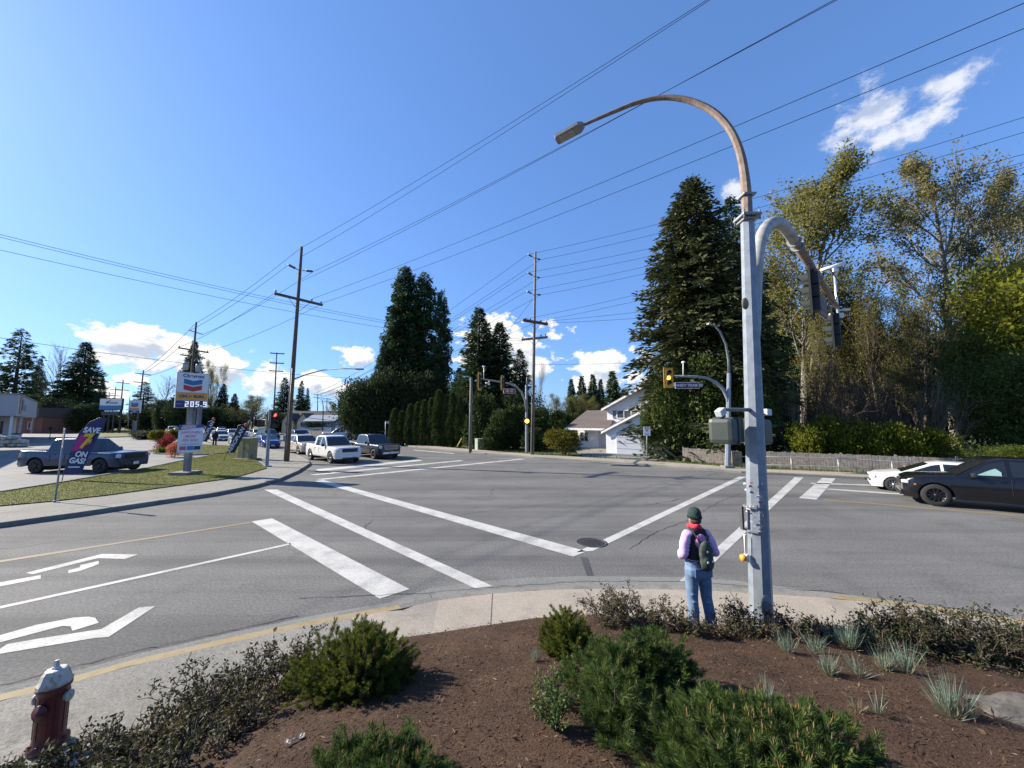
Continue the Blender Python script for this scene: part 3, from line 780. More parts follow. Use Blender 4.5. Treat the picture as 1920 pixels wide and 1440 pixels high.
PROTO = {}
def again(proto, name, label, cat, loc, rz=0, sc=(1, 1, 1), group=None):
    c = copy_tree(proto); c.name = name; c.location = loc; c.rotation_euler = (0, 0, rz); c.scale = sc
    c['label'] = label; c['category'] = cat
    if group: c['group'] = group
    elif 'group' in c: del c['group']
    return c

def stand(kind, px, top, depth, label, wpx=None, rz=None, name=None, cat='tree', group=None, base=0.0, dx=0):
    """stand a copy of a kind of plant at that depth, top at photo row `top`, half-width wpx photo pixels"""
    mk = KINDS_[kind]
    p = at(px, 790, depth); q = at(px, top, depth); hgt = q.z - base
    H, Rr = mk['h'], mk['r']
    if wpx and kind in ('spruce', 'fir', 'firb', 'openfir', 'cedar', 'cedarb', 'farfir'): wpx *= 1.22
    sz = hgt / H; sxy = (wpx / F * depth / Rr) if wpx else sz
    rz = random.uniform(0, 6.28) if rz is None else rz
    if kind not in PROTO:
        o = plant(name or mk['name'], label, cat, mk['make'](), mk['leaf'], mk['bark'], (p.x, depth, base), rz, group, mk.get('ln', 'crown'), mk.get('tn', 'trunk'))
        o.scale = (sxy, sxy, sz); PROTO[kind] = o; return o
    return again(PROTO[kind], name or mk['name'], label, cat, (p.x, depth, base), rz, (sxy, sxy, sz), group)

KINDS_ = {
 'spruce': dict(h=24, r=5.6, name='spruce_tree', leaf=FIRB, bark=BARK, make=lambda: conifer(1, 24, 5.6, .02, 2.4, .45, .15, (.46, .16), .62, per=6.0, hang=.35)),
 'fir': dict(h=24, r=5.0, name='fir_tree', leaf=FIR, bark=BARK, make=lambda: conifer(2, 24, 5.0, .03, 1.9, .38, .15, (.52, .18), .75, .05, hang=.3, per=5.0)),
 'firb': dict(h=22, r=4.6, name='fir_tree', leaf=FIR, bark=BARK, make=lambda: conifer(3, 22, 4.6, .04, 1.7, .28, .2, (.50, .17), .72, .08, hang=.25, per=4.6)),
 'openfir': dict(h=20, r=4.4, name='fir_tree', leaf=FIR, bark=BARK, make=lambda: conifer(4, 20, 4.4, .10, 1.0, .3, .25, (.62, .22), .62, .2, hang=.25, per=3.2)),
 'cedar': dict(h=27, r=4.6, name='cedar_tree', leaf=CEDAR, bark=BARK, make=lambda: conifer(5, 27, 4.6, .02, 2.1, .5, .3, (.60, .20), .48, .10, hang=.6, per=5.0)),
 'cedarb': dict(h=27, r=4.0, name='cedar_tree', leaf=CEDAR, bark=BARK, make=lambda: conifer(6, 27, 4.0, .02, 1.6, .55, .35, (.60, .19), .42, .22, hang=.6, per=4.4)),
 'farfir': dict(h=18, r=3.4, name='fir_tree', leaf=FIR, bark=BARK, make=lambda: conifer(7, 18, 3.4, .04, 1.5, .3, .15, (.8, .30), .75, .05, hang=.3, per=3)),
 'cottonwood': dict(h=30, r=6.2, name='cottonwood_tree', leaf=COTTON, bark=BARKG, make=lambda: cottonwood(11, 30, .42, 32, .25, 4, .2, .5, .34, (4, 5))),
 'cottonb': dict(h=28, r=8.0, name='cottonwood_tree', leaf=COTTONB, bark=BARKG, make=lambda: cottonwood(12, 28, .45, 26, .24, 4, .25, .75, .34, (4, 5))),
 'bare': dict(h=17, r=3.8, name='bare_tree', leaf=COTTON, bark=TWIGD, make=lambda: cottonwood(13, 17, .18, 14, .15, 4, .15, .5, .28, (3, 4), stems=3)),
 'baretree': dict(h=20, r=4.5, name='bare_tree', leaf=None, bark=TWIGP, make=lambda: (cottonwood(14, 20, .25, 0, .16, 4, .25, .55, .15, (4, 5))[0], None)),
 'lime': dict(h=15, r=7, name='broadleaf_tree', leaf=LIME, bark=BARK, make=lambda: shrub(15, 7, 7, 15, 42000, .30, 26, .5, up=-.1)),
 'green': dict(h=12, r=5, name='broadleaf_tree', leaf=GREEN, bark=BARK, make=lambda: shrub(16, 5, 5, 12, 26000, .26, 20, .45, up=-.1)),
 'laurel': dict(h=10, r=4, name='evergreen_shrub', leaf=IVY, bark=BARK, make=lambda: shrub(17, 4, 3.2, 10, 26000, .26, 22, .7)),
 'dark': dict(h=8, r=5, name='evergreen_shrub', leaf=DARKB, bark=BARK, make=lambda: shrub(18, 5, 4, 8, 22000, .32, 18, .6)),
 'hedgeleaf': dict(h=6, r=2.6, name='evergreen_shrub', leaf=HEDGE, bark=BARK, make=lambda: shrub(19, 2.6, 2.2, 6, 14000, .24, 14, .65)),
 'column': dict(h=7, r=.75, name='hedge_conifer', leaf=HEDGE, bark=BARK, make=lambda: column(20, .75, 7, 5200, .26)),
 'brush': dict(h=6.5, r=3.0, name='bare_shrub', leaf=RUSSET, bark=TWIG, make=lambda: thicket(21, 3.0, 6.5, 26, 3, .14)),
 'brushp': dict(h=6.5, r=3.0, name='bare_shrub', leaf=COTTONB, bark=TWIGP, make=lambda: thicket(22, 3.0, 6.5, 16, 2, .12)),
 'undergrowth': dict(h=3, r=2.6, name='leafy_shrub', leaf=LIME, bark=TWIG, make=lambda: shrub(23, 2.6, 1.8, 3, 6500, .20, 16, .4)),
 'fors': dict(h=2.3, r=1.75, name='forsythia_bush', leaf=FORS, bark=TWIG, make=lambda: shrub(24, 1.75, 1.6, 2.3, 9000, .15, 16, .5, up=.8)),
 'red': dict(h=1.6, r=1.3, name='azalea_bush', leaf=RED, bark=TWIG, make=lambda: shrub(25, 1.3, 1.2, 1.6, 4500, .11, 10, .75)),
 'pink': dict(h=1.2, r=1.1, name='azalea_bush', leaf=PINK, bark=TWIG, make=lambda: shrub(26, 1.1, 1.0, 1.2, 3500, .10, 9, .75)),
}
random.seed(9)
# --- right side, behind the fence
stand('spruce', 1316, 336, 34, 'tall dark spruce tree behind the right traffic mast', 130)
stand('firb', 1395, 372, 37, 'dark fir half hidden behind the galvanised lamp post', 80)
stand('laurel', 1262, 680, 31.5, 'tall olive evergreen mass over the yield sign', 44, cat='shrub')
stand('laurel', 1222, 750, 32.5, 'rounded olive evergreen beside the white house garage', 21, cat='shrub')
stand('laurel', 1340, 660, 30.5, 'olive ivy covered evergreen behind the right traffic mast', 70, cat='shrub')
stand('laurel', 1400, 690, 29.8, 'dim evergreen shrub behind the galvanised lamp post', 55, cat='shrub')
stand('cottonwood', 1503, 335, 44, 'tall cottonwood with thin yellow green leaf behind the signal arm', 128)
stand('cottonb', 1790, 296, 42, 'wide cottonwood with brown buds at the far right', 150)
stand('cottonb', 1925, 350, 50, 'cottonwood cut by the right edge of the photo', 110)
stand('openfir', 1605, 500, 42, 'slim fir behind the camera pole on the signal arm', 42)
stand('fir', 1470, 500, 50, 'dark fir between the lamp post and the first cottonwood', 60)
stand('bare', 1665, 505, 37, 'pale bare multi stemmed tree right of the slim fir', 60)
stand('bare', 1735, 530, 36, 'bare multi stemmed tree under the wide cottonwood', 60)
stand('bare', 1560, 560, 40, 'bare grey tree below the hanging signal heads', 50)
stand('lime', 2065, 440, 31, 'bright yellow green broadleaf tree at the right edge', 175)
stand('green', 1830, 600, 33, 'dark green broadleaf tree left of the yellow green one', 62)
stand('green', 1900, 640, 28, 'low green broadleaf tree above the black car', 80)
for i, (x, t, d, w, lb) in enumerate([(1450, 560, 54, 70, 'dark evergreen mass behind the lamp post'), (1560, 590, 52, 80, 'dark evergreen mass behind the signal heads'), (1660, 600, 50, 80, 'dark evergreen mass behind the pale bare trees'),
                     (1770, 620, 48, 80, 'dark evergreen mass behind the brown thicket'), (1880, 600, 46, 90, 'dark evergreen mass behind the right edge trees')]):
    stand('dark', x, t, d, lb, w, cat='shrub')
for x, t, d, w, k, lb in [(1470, 680, 30, 50, 'brushp', 'pale bare bush with a white forked stem by the lamp post'), (1530, 640, 32, 60, 'brush', 'brown bare thicket under the first cottonwood'), (1600, 650, 31, 60, 'brush', 'russet bare thicket above the pipe railing'),
                       (1680, 670, 30, 60, 'brush', 'russet bare thicket above the white hatchback'), (1745, 660, 30, 55, 'brushp', 'pale bare bush above the black car bonnet'), (1570, 700, 28, 55, 'brush', 'low brown thicket behind the wooden fence'), (1650, 730, 28, 55, 'brush', 'low brown thicket right of the wooden fence post')]:
    stand(k, x, t, d, lb, w, cat='shrub')
for x, t, d, w, lb in [(1510, 790, 26.5, 40, 'yellow green undergrowth behind the fence by the lamp post'), (1560, 775, 27, 45, 'yellow green undergrowth over the middle of the fence'), (1620, 785, 26.5, 45, 'yellow green undergrowth over the fence end'),
                    (1680, 790, 26, 45, 'yellow green undergrowth behind the white hatchback'), (1740, 800, 26, 40, 'yellow green undergrowth behind the dark sedan')]:
    stand('undergrowth', x, t, d, lb, w, cat='shrub')
stand('green', 1890, 828, 22, 'rounded fresh green bush just above the black car roof', 55, name='leafy_shrub', cat='shrub')
# --- middle
stand('cedar', 753, 500, 62, 'tallest cedar of the clump right of the parked boat', 44)
stand('cedarb', 790, 512, 63, 'middle cedar of the clump with bare patches', 40)
stand('cedarb', 824, 545, 61, 'right hand cedar of the clump with ragged sides', 24)
stand('fir', 716, 640, 60, 'short dark fir at the left of the cedar clump', 34)
stand('dark', 688, 700, 57, 'broad dark evergreen behind the parked boat', 52, cat='tree', name='evergreen_tree')
stand('dark', 745, 690, 58, 'broad dark evergreen filling the foot of the cedar clump', 50, cat='tree', name='evergreen_tree')
stand('dark', 800, 690, 59, 'dark evergreen at the right foot of the cedar clump', 42, cat='tree', name='evergreen_tree')
stand('dark', 655, 735, 60, 'low dark evergreen beside the blue gable', 22, cat='shrub')
stand('fir', 897, 578, 54, 'tall dark fir behind the left signal heads', 62)
stand('fir', 936, 605, 55, 'dark fir just right of the tallest middle fir', 56)
stand('firb', 975, 655, 58, 'smaller fir left of the tall utility pole', 36)
stand('firb', 915, 625, 57, 'dark fir squeezed between the two middle firs', 50)
stand('fir', 860, 690, 58, 'low dark fir at the left of the middle firs', 34)
stand('dark', 890, 725, 52, 'dark evergreen at the foot of the middle firs', 50, cat='shrub')
stand('dark', 975, 735, 50, 'dark evergreen behind the left mast pole', 45, cat='shrub')
for i, (x, t, w, lb) in enumerate([(739, 768, 9, 'short clipped hedge conifer beside the street name post'), (753, 772, 8, 'hedge conifer second from the street name post'), (768, 760, 9, 'hedge conifer left of the white board trailer'), (782, 756, 8, 'hedge conifer above the white board trailer'),
                    (795, 752, 9, 'hedge conifer right of the white board trailer'), (808, 748, 8, 'hedge conifer left of the tallest one in its row'), (822, 734, 12, 'tallest hedge conifer of the row'), (836, 742, 9, 'hedge conifer right of the tallest one'), (848, 738, 10, 'thick hedge conifer left of the stub pole'), (861, 746, 9, 'hedge conifer nearest the stub pole')]):
    stand('column', x, t, 47 - i * .4, lb, w * 1.15, cat='hedge tree', group='row of columnar hedge conifers')
for x, t, d, w, lb in [(905, 735, 43, 34, 'leafy evergreen behind the green utility cabinet'), (940, 765, 41, 32, 'leafy evergreen left of the amber signal post'), (970, 755, 42, 30, 'leafy evergreen at the back of the amber signal post'), (1010, 760, 42, 30, 'leafy evergreen right of the tall utility pole'),
                    (1040, 765, 45, 30, 'leafy evergreen above the yellow bush'), (1068, 772, 46, 22, 'leafy evergreen against the house porch'), (925, 800, 39.5, 26, 'low leafy evergreen beside the green cabinet'), (1000, 800, 39, 26, 'low leafy evergreen behind the tall utility pole')]:
    stand('hedgeleaf', x, t, d, lb, w, cat='shrub')
stand('fors', 1057, 802, 34.5, 'yellow green rounded bush in front of the white house', 38, cat='bush')
stand('baretree', 1012, 672, 85, 'pale slender bare tree behind the tall utility pole', 14)
for x, t, d, w, lb in [(1072, 712, 130, 10, 'leftmost far fir above the house roof'), (1092, 706, 132, 11, 'second far fir above the house roof'), (1113, 703, 128, 12, 'third far fir above the house roof'), (1150, 697, 120, 16, 'lone far fir beside the house gable'), (1128, 712, 134, 9, 'small far fir left of the lone one'), (1172, 730, 125, 18, 'low far fir behind the house gable')]:
    stand('farfir', x, t, d, lb, w * 1.3, group='far firs above the white house')
stand('firb', 1070, 752, 75, 'dark young fir above the porch roof', 16)
for x, t, d, w, lb in [(1045, 735, 100, 22, 'far bare brown tree left of the porch roof'), (1090, 738, 100, 26, 'far bare brown tree above the porch roof'), (1115, 742, 98, 20, 'far bare brown tree beside the house wall')]:
    stand('bare', x, t, d, lb, w)
# --- left background
stand('openfir', 20, 618, 110, 'tall fir with open branches above the store', 42)
stand('firb', 62, 672, 118, 'thin fir between the two tall firs on the left', 18)
stand('baretree', 98, 640, 112, 'bare winter tree between the left firs', 30)
stand('fir', 146, 642, 108, 'broad dark fir right of the bare winter tree', 46)
stand('firb', 185, 708, 105, 'small fir above the fitness sign', 12)
stand('green', 125, 730, 104, 'yellowish small tree at the foot of the broad fir', 14)
for x, t, d, w, lb in [(70, 735, 103, 36, 'dark hedge mass behind the store'), (120, 745, 101, 36, 'dark hedge mass behind the block wall'), (165, 752, 99, 32, 'dark hedge mass left of the fitness sign'), (205, 770, 120, 26, 'low dark hedge behind the fitness sign'), (30, 745, 104, 36, 'dark hedge mass above the store roof')]:
    stand('dark', x, t, d, lb, w, cat='hedge')
stand('fir', 353, 640, 95, 'dark fir right behind the tall fuel sign', 30)
stand('openfir', 265, 716, 120, 'open fir behind the small fuel sign', 24)
stand('baretree', 302, 700, 100, 'bare tree left of the tall fuel sign', 26)
stand('bare', 390, 670, 110, 'bare reddish tree right of the tall fuel sign', 16)
for x, t, d, w, lb in [(310, 745, 92, 24, 'dark evergreen behind the red bushes'), (345, 750, 90, 30, 'dark evergreen behind the fuel sign post'), (390, 760, 100, 24, 'dark evergreen above the first black banner'), (290, 765, 110, 30, 'dark evergreen over the distant cars'), (440, 765, 100, 26, 'dark evergreen above the white crossover'), (600, 790, 88, 28, 'dark clipped hedge below the yellow gables'), (520, 770, 98, 28, 'dark evergreen behind the corner signal post'), (250, 775, 125, 24, 'dark evergreen behind the small fuel sign post')]:
    stand('dark', x, t, d, lb, w, cat='shrub')
stand('fir', 415, 720, 110, 'pointed fir above the black banners', 18)
stand('fir', 437, 738, 112, 'shorter fir beside the pointed fir', 16)
stand('firb', 530, 708, 105, 'dark fir left of the leaning utility pole', 22)
stand('firb', 562, 714, 107, 'dark fir right of the leaning utility pole', 14)
stand('firb', 574, 728, 109, 'small dark fir above the yellow gables', 9)
stand('bare', 467, 738, 90, 'wide brown bare tree above the blue hatchback', 30)
stand('bare', 567, 745, 120, 'blond bare tree above the yellow gables', 14)
stand('bare', 625, 750, 125, 'far bare tree left of the blue gable', 16)
stand('bare', 445, 755, 120, 'pale bare tree left of the brown one', 22)
stand('red', 319, 812, 36, 'crimson azalea bush left of the notice board', 17, cat='bush')
stand('pink', 330, 830, 31, 'salmon pink azalea bush beside the notice board', 16, cat='bush')
stand('fors', 301, 805, 50, 'lime green rounded bush behind the crimson azalea', 14, name='leafy_shrub', cat='bush')
stand('fors', 327, 803, 52, 'yellow bush above the crimson azalea', 12, name='leafy_shrub', cat='bush')
stand('dark', 275, 807, 62, 'low grey green hedge below the small fuel sign', 30, cat='hedge')

# --- yucca
rng = np.random.default_rng(77)
t = thing('yucca_plant', 'spiky dark green plant at the foot of the crimson azalea', 'plant', G(301, 850, .15))
n = 90; a = rng.uniform(0, 6.28, n); e = rng.uniform(.2, 1.4, n); D = np.c_[np.cos(a) * np.cos(e), np.sin(a) * np.cos(e), np.sin(e)]
bulk('leaves', kites(rng, np.zeros((n, 3)) + rng.normal(size=(n, 3)) * .04, D, rng.uniform(.5, .9, n), .06), 4, GREEN, t)

# ------------------------------------------------------------------ grass blades on lawns and verges
def inside(poly, P):
    x, y = P[:, 0], P[:, 1]; r = np.zeros(len(P), bool); j = len(poly) - 1
    for i in range(len(poly)):
        xi, yi = poly[i][:2]; xj, yj = poly[j][:2]
        c = ((yi > y) != (yj > y)) & (x < (xj - xi) * (y - yi) / (yj - yi + 1e-12) + xi); r ^= c; j = i
    return r
def turf(name, label, poly, n, hgt, w, m, z, seed, patch=True):
    rng = np.random.default_rng(seed); poly = [tuple(p[:2]) for p in poly]; a = np.array(poly)
    P = rng.uniform(a.min(0), a.max(0), (n * 4, 2)); P = P[inside(poly, P)][:n]
    h = hgt * rng.uniform(.4, 1.2, len(P))
    C = np.c_[P, np.full(len(P), z)]; D = np.c_[rng.normal(size=(len(P), 2)) * .45, np.ones(len(P))]
    o = bulk(name, kites(rng, C, D, h, w, mid=.3), 4, m); o['kind'] = 'stuff'; o['label'] = label; return o
turf('lawn_grass', 'short sunlit lawn grass round the fuel sign', L1P, 90000, .04, .014, LAWNB, .168, 3)
turf('lawn_grass', 'short lawn grass by the red bushes', L2P, 30000, .045, .018, LAWNB, .168, 4)
vg = offset(f_out[3:], .0); vg2 = offset(f_out[3:], 2.2)
turf('verge_grass', 'tufted spring grass along the far verge', [tuple(p[:2]) for p in vg] + [tuple(p[:2]) for p in vg2[::-1]], 30000, .30, .045, VERGEB, -.03, 5)
# ------------------------------------------------------------------ planting bed
mb = MB(); xs = np.linspace(-11, 14, 220); nj = 90
vs = []; fs = []
for i, x in enumerate(xs):
    e = edge_y(x)
    for j in range(nj):
        u = j / (nj - 1); y = e - 8.5 * u ** 1.25; vs.append((x, y, bed_z(x, y) + (.0 if j else -.06)))
for i in range(len(xs) - 1):
    for j in range(nj - 1):
        fs.append((i * nj + j, i * nj + j + 1, (i + 1) * nj + j + 1, (i + 1) * nj + j))
mb.add(vs, fs, 0, True); o = struct('planting_bed', mb, MULCH, 'sloping bed of dark bark mulch in the foreground')
# loose bark chips and shreds
rng = np.random.default_rng(31); n = 130000
X = np.concatenate([rng.uniform(-5, 9, n), rng.uniform(-2, 4, n // 2)]); Yv = np.concatenate([rng.uniform(-0.2, 1, n) * 0, rng.uniform(0, 1, n // 2) * 0])
Yy = np.array([edge_y(x) + .10 - (rng.random() ** .8) * 5.4 for x in X]); Z = np.array([bed_z(x, y) for x, y in zip(X, Yy)])
keep = (Yy > .7); X, Yy, Z = X[keep], Yy[keep], Z[keep]; m = len(X)
D = rng.normal(size=(m, 3)); D[:, 2] = rng.normal(size=m) * .14
CHIP = leafmat('bark_chips', (.040, .025, .016), (.080, .050, .033), rough=.9, trans=0, c3=(.14, .095, .062), clump=3)
L_ = rng.gamma(2.0, .0075, m) + .005
o = bulk('mulch_chips', kites(rng, np.c_[X, Yy, Z + .004], D, L_, L_ * rng.uniform(.12, .4, m), mid=.5, level=True), 4, CHIP); o['kind'] = 'stuff'; o['label'] = 'loose shredded bark chips over the planting bed'
nn = 1500; X = rng.uniform(-4, 8, nn); Yy = np.array([edge_y(x) - rng.random() * 4.6 for x in X]); Z = np.array([bed_z(x, y) for x, y in zip(X, Yy)])
D = rng.normal(size=(nn, 3)); D[:, 2] *= .25
PALEC = leafmat('pale_chips', (.14, .10, .07), (.26, .20, .14), rough=.9, trans=0, clump=3)
o = bulk('pale_chips', kites(rng, np.c_[X, Yy, Z + .012], D, rng.uniform(.02, .07, nn), rng.uniform(.003, .009, nn), mid=.5, level=True), 4, PALEC); o['kind'] = 'stuff'; o['label'] = 'pale wood splinters scattered over the bark mulch'

# ------------------------------------------------------------------ dwarf pines
def mugo(seed, rx, ry, h, shoots, needles, nl=.045, nw=.0016, candles=0, csize=.05, lumps=6):
    rng = np.random.default_rng(seed); mb = MB()
    lob = [(rng.uniform(-.45, .45) * rx, rng.uniform(-.45, .45) * ry, rng.uniform(.72, 1.0), rng.uniform(.55, .8)) for _ in range(lumps)]
    S = []; T = []
    for k in range(shoots):
        lx, ly, lh, lr = lob[rng.integers(len(lob))]
        u = unit(rng.normal(size=3)); u[2] = abs(u[2]) * 1.0 - .12; u = unit(u)
        q = np.array([lx + u[0] * rx * lr, ly + u[1] * ry * lr, max(.03, (.12 + u[2] * .86) * h * lh)]) * (1, 1, 1)
        f = rng.uniform(.72, 1.04) if rng.random() < .8 else rng.uniform(.4, .8)
        q = np.array([q[0] * f, q[1] * f, q[2] * (.35 + .65 * f)])
        d = unit(np.array([u[0] * .85, u[1] * .85, .45 + rng.random() * .4]) + rng.normal(size=3) * .16)
        S.append(q); T.append(d)
    S = np.array(S); T = np.array(T)
    ln = rng.uniform(.07, .125, shoots)
    for k in range(0, shoots, 3):
        a = S[k] - T[k] * ln[k]; root = np.array([S[k][0] * .15, S[k][1] * .15, 0.0])
        mb.tube([root, root * .4 + a * .6 + np.array([0, 0, -.03]), a, S[k]], [.011, .007, .004, .003], 4, cap=False)
    idx = np.repeat(np.arange(shoots), needles); m = len(idx); s = rng.random(m)
    base = S[idx] - T[idx] * (ln[idx] * (1 - s))[:, None]
    rad = rng.normal(size=(m, 3)); rad -= T[idx] * np.sum(rad * T[idx], 1, keepdims=True); rad = unit(rad)
    lift = rng.uniform(.5, 1.3, m) + .6 * s
    D = rad + T[idx] * lift[:, None]
    L = nl * rng.uniform(.7, 1.25, m) * (1 - .25 * s)
    V = kites(rng, base, D, L, nw * rng.uniform(.8, 1.5, m), mid=.4)
    c = None
    if candles:
        sel = np.argsort(-(S[:, 2] + rng.normal(size=shoots) * h * .18))[:candles]
        c = MB()
        for k in sel:
            if k % 3 == 0:
                for _ in range(rng.integers(2, 4)):
                    dd = unit(np.array([0, 0, 1.0]) + rng.normal(size=3) * .18); l = csize * rng.uniform(.6, 1.1); p = S[k] + rng.normal(size=3) * .008
                    c.tube([p, p + dd * l * .6, p + dd * l], [csize * .085, csize * .10, csize * .03], 5)
            else:
                dd = unit(np.array([0, 0, 1.0]) + rng.normal(size=3) * .2); l = csize * rng.uniform(.5, 1.2)
                c.tube([S[k], S[k] + dd * l * .6, S[k] + dd * l], [csize * .085, csize * .10, csize * .03], 5)
    return mb, V, c
def dwarf_pine(label, loc, mk, leaf=MUGO, rz=0):
    t = thing('dwarf_pine', label, 'pine bush', loc, rz); mb, V, c = mk
    mb.build('stems', BARK, t, recalc=False); bulk('needles', V, 4, leaf, t)
    if c: c.build('candles', CANDLE, t, recalc=False)['kind'] = 'stuff'
    return t
def bedpt(x, y, dz=-.02): return Vector((x, y, bed_z(x, y) + dz))
dwarf_pine('bluish dwarf pine at the pavement edge behind the larger left bush', bedpt(-1.72, 4.62), mugo(41, .34, .34, .52, 300, 90, .055, .0042, 46, .045), MUGOD)
dwarf_pine('large olive dwarf pine left of the bare mulch slope', bedpt(-1.46, 3.84), mugo(42, .62, .50, .60, 1000, 140, .046, .0034, 40, .03, 16), MUGO)
dwarf_pine('small round dwarf pine beside the bare rose stems', bedpt(.62, 4.35), mugo(43, .40, .36, .50, 480, 90, .042, .0044, 24, .025), MUGO)
dwarf_pine('dark sprawling dwarf pine in the middle of the bed', bedpt(1.02, 3.36), mugo(44, .66, .46, .52, 760, 100, .058, .0040, 34, .03, 10), MUGOD)
dwarf_pine('leggy dwarf pine at the left of the middle pine', bedpt(.74, 2.92), mugo(47, .36, .34, .46, 380, 56, .07, .003, 16, .03, 6), MUGOD)
dwarf_pine('big dwarf pine with tan candles in the right foreground', bedpt(1.45, 2.34), mugo(45, .84, .56, .42, 1150, 115, .058, .0032, 110, .042, 16), MUGOD)
dwarf_pine('dwarf pine with tan candles at the bottom edge of the photo', bedpt(-.78, 2.40), mugo(46, .46, .30, .34, 560, 110, .056, .0032, 52, .042, 9), MUGOD)
# small broad leaved shrub
def leafy(seed, rx, h, stems, leaves, size):
    rng = np.random.default_rng(seed); mb = MB(); C = []; D = []
    for k in range(stems):
        a = rng.uniform(0, 6.28); o = np.array([math.cos(a), math.sin(a), 0]); top = o * rx * rng.uniform(.2, 1) + np.array([0, 0, h * rng.uniform(.5, 1)])
        p = [np.zeros(3), top * .5 + np.array([0, 0, .08 * h]), top]; mb.tube(p, [.005, .004, .002], 4, cap=False)
        t = rng.uniform(.3, 1, leaves)[:, None]; C.append(p[1] * (1 - t) + p[2] * t + rng.normal(size=(leaves, 3)) * .02); D.append(rng.normal(size=(leaves, 3)) + np.array([0, 0, .4]))
    C = np.concatenate(C); D = np.concatenate(D); L = size * rng.uniform(.6, 1.3, len(C)); return mb, kites(rng, C, D, L, L * .5)
plant('leafy_shrub', 'small shrub with light green leaves left of the middle pines', 'shrub', leafy(51, .20, .32, 46, 26, .026), BOXL, TWIG, bedpt(.30, 2.92), leafname='leaves', trunkname='stems')

# ------------------------------------------------------------------ rose shrubs: tangled stems with dark reddish leaves
def rose(seed, rx, ry, h, stems, per, size=.045, lev=2):
    rng = np.random.default_rng(seed); mb = MB(); tips = []
    for k in range(stems):
        a = rng.uniform(0, 6.28); rr = math.sqrt(rng.random()) * .8; p = np.array([math.cos(a) * rr * rx, math.sin(a) * rr * ry, -.02])
        d = unit(np.array([rng.normal() * .55, rng.normal() * .45, .9]))
        grow(mb, rng, p, d, h * rng.uniform(.35, .6), .007 * rng.uniform(.7, 1.4), lev, tips, .75, .62, (2, 4), .0, .28, 4, .25)
    C = []; D = []
    for pts, L in tips:
        pts = np.array(pts); m = max(0, int(rng.poisson(per))); 
        if not m: continue
        c = pts[rng.integers(1, len(pts), m)] + rng.normal(size=(m, 3)) * .02
        for j in range(3): C.append(c + rng.normal(size=(m, 3)) * .014); D.append(rng.normal(size=(m, 3)))
    C = np.concatenate(C); D = np.concatenate(D); L = size * rng.uniform(.6, 1.3, len(C))
    return mb, kites(rng, C, D, L, L * .55, bend=.1)
def rosebush(label, loc, mk, leaf, rz=0, twig=TWIG):
    t = thing('rose_shrub', label, 'shrub', loc, rz); mb, V = mk
    mb.build('stems', twig, t, recalc=False); bulk('leaves', V, 4, leaf, t); return t
STEM = mat('rose_stem', (.13, .10, .07), .8, var=.4, scale=6)
for i, (x, y, rx, ry, h, ns, per, lb) in enumerate([(-2.35, 4.30, .40, .36, .62, 26, 3.2, 'glossy rose shrub nearest the bluish dwarf pine'), (-2.85, 3.98, .40, .36, .60, 26, 3.0, 'rose shrub second from the bluish dwarf pine'), (-2.95, 3.45, .42, .34, .52, 26, 2.6, 'rose shrub in the middle of the left row'),
                         (-3.2, 3.1, .40, .36, .5, 24, 2.6, 'tangled rose shrub right of the hydrant'), (-3.45, 2.95, .42, .36, .48, 26, 2.4, 'rose shrub in front of the hydrant'), (-3.85, 2.85, .42, .36, .50, 24, 2.4, 'rose shrub at the left edge of the photo'), (-2.3, 3.5, .36, .34, .46, 20, 2.0, 'low bare rose shrub left of the olive dwarf pine'), (-2.55, 2.85, .38, .34, .40, 22, 1.8, 'low rose shrub over the bare soil at left')]):
    rosebush(lb, bedpt(x, y), rose(60 + i, rx, ry, h * (.95 if i < 2 else .78), int(ns * 1.3), per * .5, .036), ROSEL if i % 2 == 0 else ROSER, twig=STEM)
for i, (x, y, rx, ry, h, ns, per, lb) in enumerate([(1.45, 5.35, .40, .3, .66, 26, 2.3, 'pale thin rose shrub at the pavement edge left of the person'), (1.95, 5.30, .34, .3, .56, 22, 2.2, 'rose shrub just left of the person'), (2.35, 5.12, .28, .25, .42, 18, 2.2, 'low rose shrub at the feet of the person'),
                         (3.05, 5.15, .32, .26, .58, 20, 2.2, 'rose shrub between the person and the lamp post'), (3.55, 5.0, .34, .26, .52, 20, 2.0, 'rose shrub in front of the lamp post'), (4.05, 5.02, .3, .26, .50, 16, 1.2, 'sparse rose shrub right of the lamp post'),
                         (4.65, 4.85, .42, .32, .80, 34, 3.4, 'tall dark rose shrub right of the lamp post'), (5.25, 4.66, .44, .34, .82, 36, 3.6, 'tallest dark rose shrub of the right row'), (5.85, 4.45, .44, .32, .78, 34, 3.6, 'dark rose shrub in the middle of the right row'), (6.35, 4.25, .42, .3, .66, 30, 3.4, 'dark rose shrub near the right edge'), (6.75, 3.95, .4, .3, .52, 26, 3.2, 'low dark rose shrub at the right edge')]):
    rosebush(lb, bedpt(x, y), rose(80 + i, rx, ry, h * .86, int(ns * 1.25), per * .62, .034), ROSER if x > 4.2 else ROSEL, twig=STEM if x < 4.2 else TWIG)

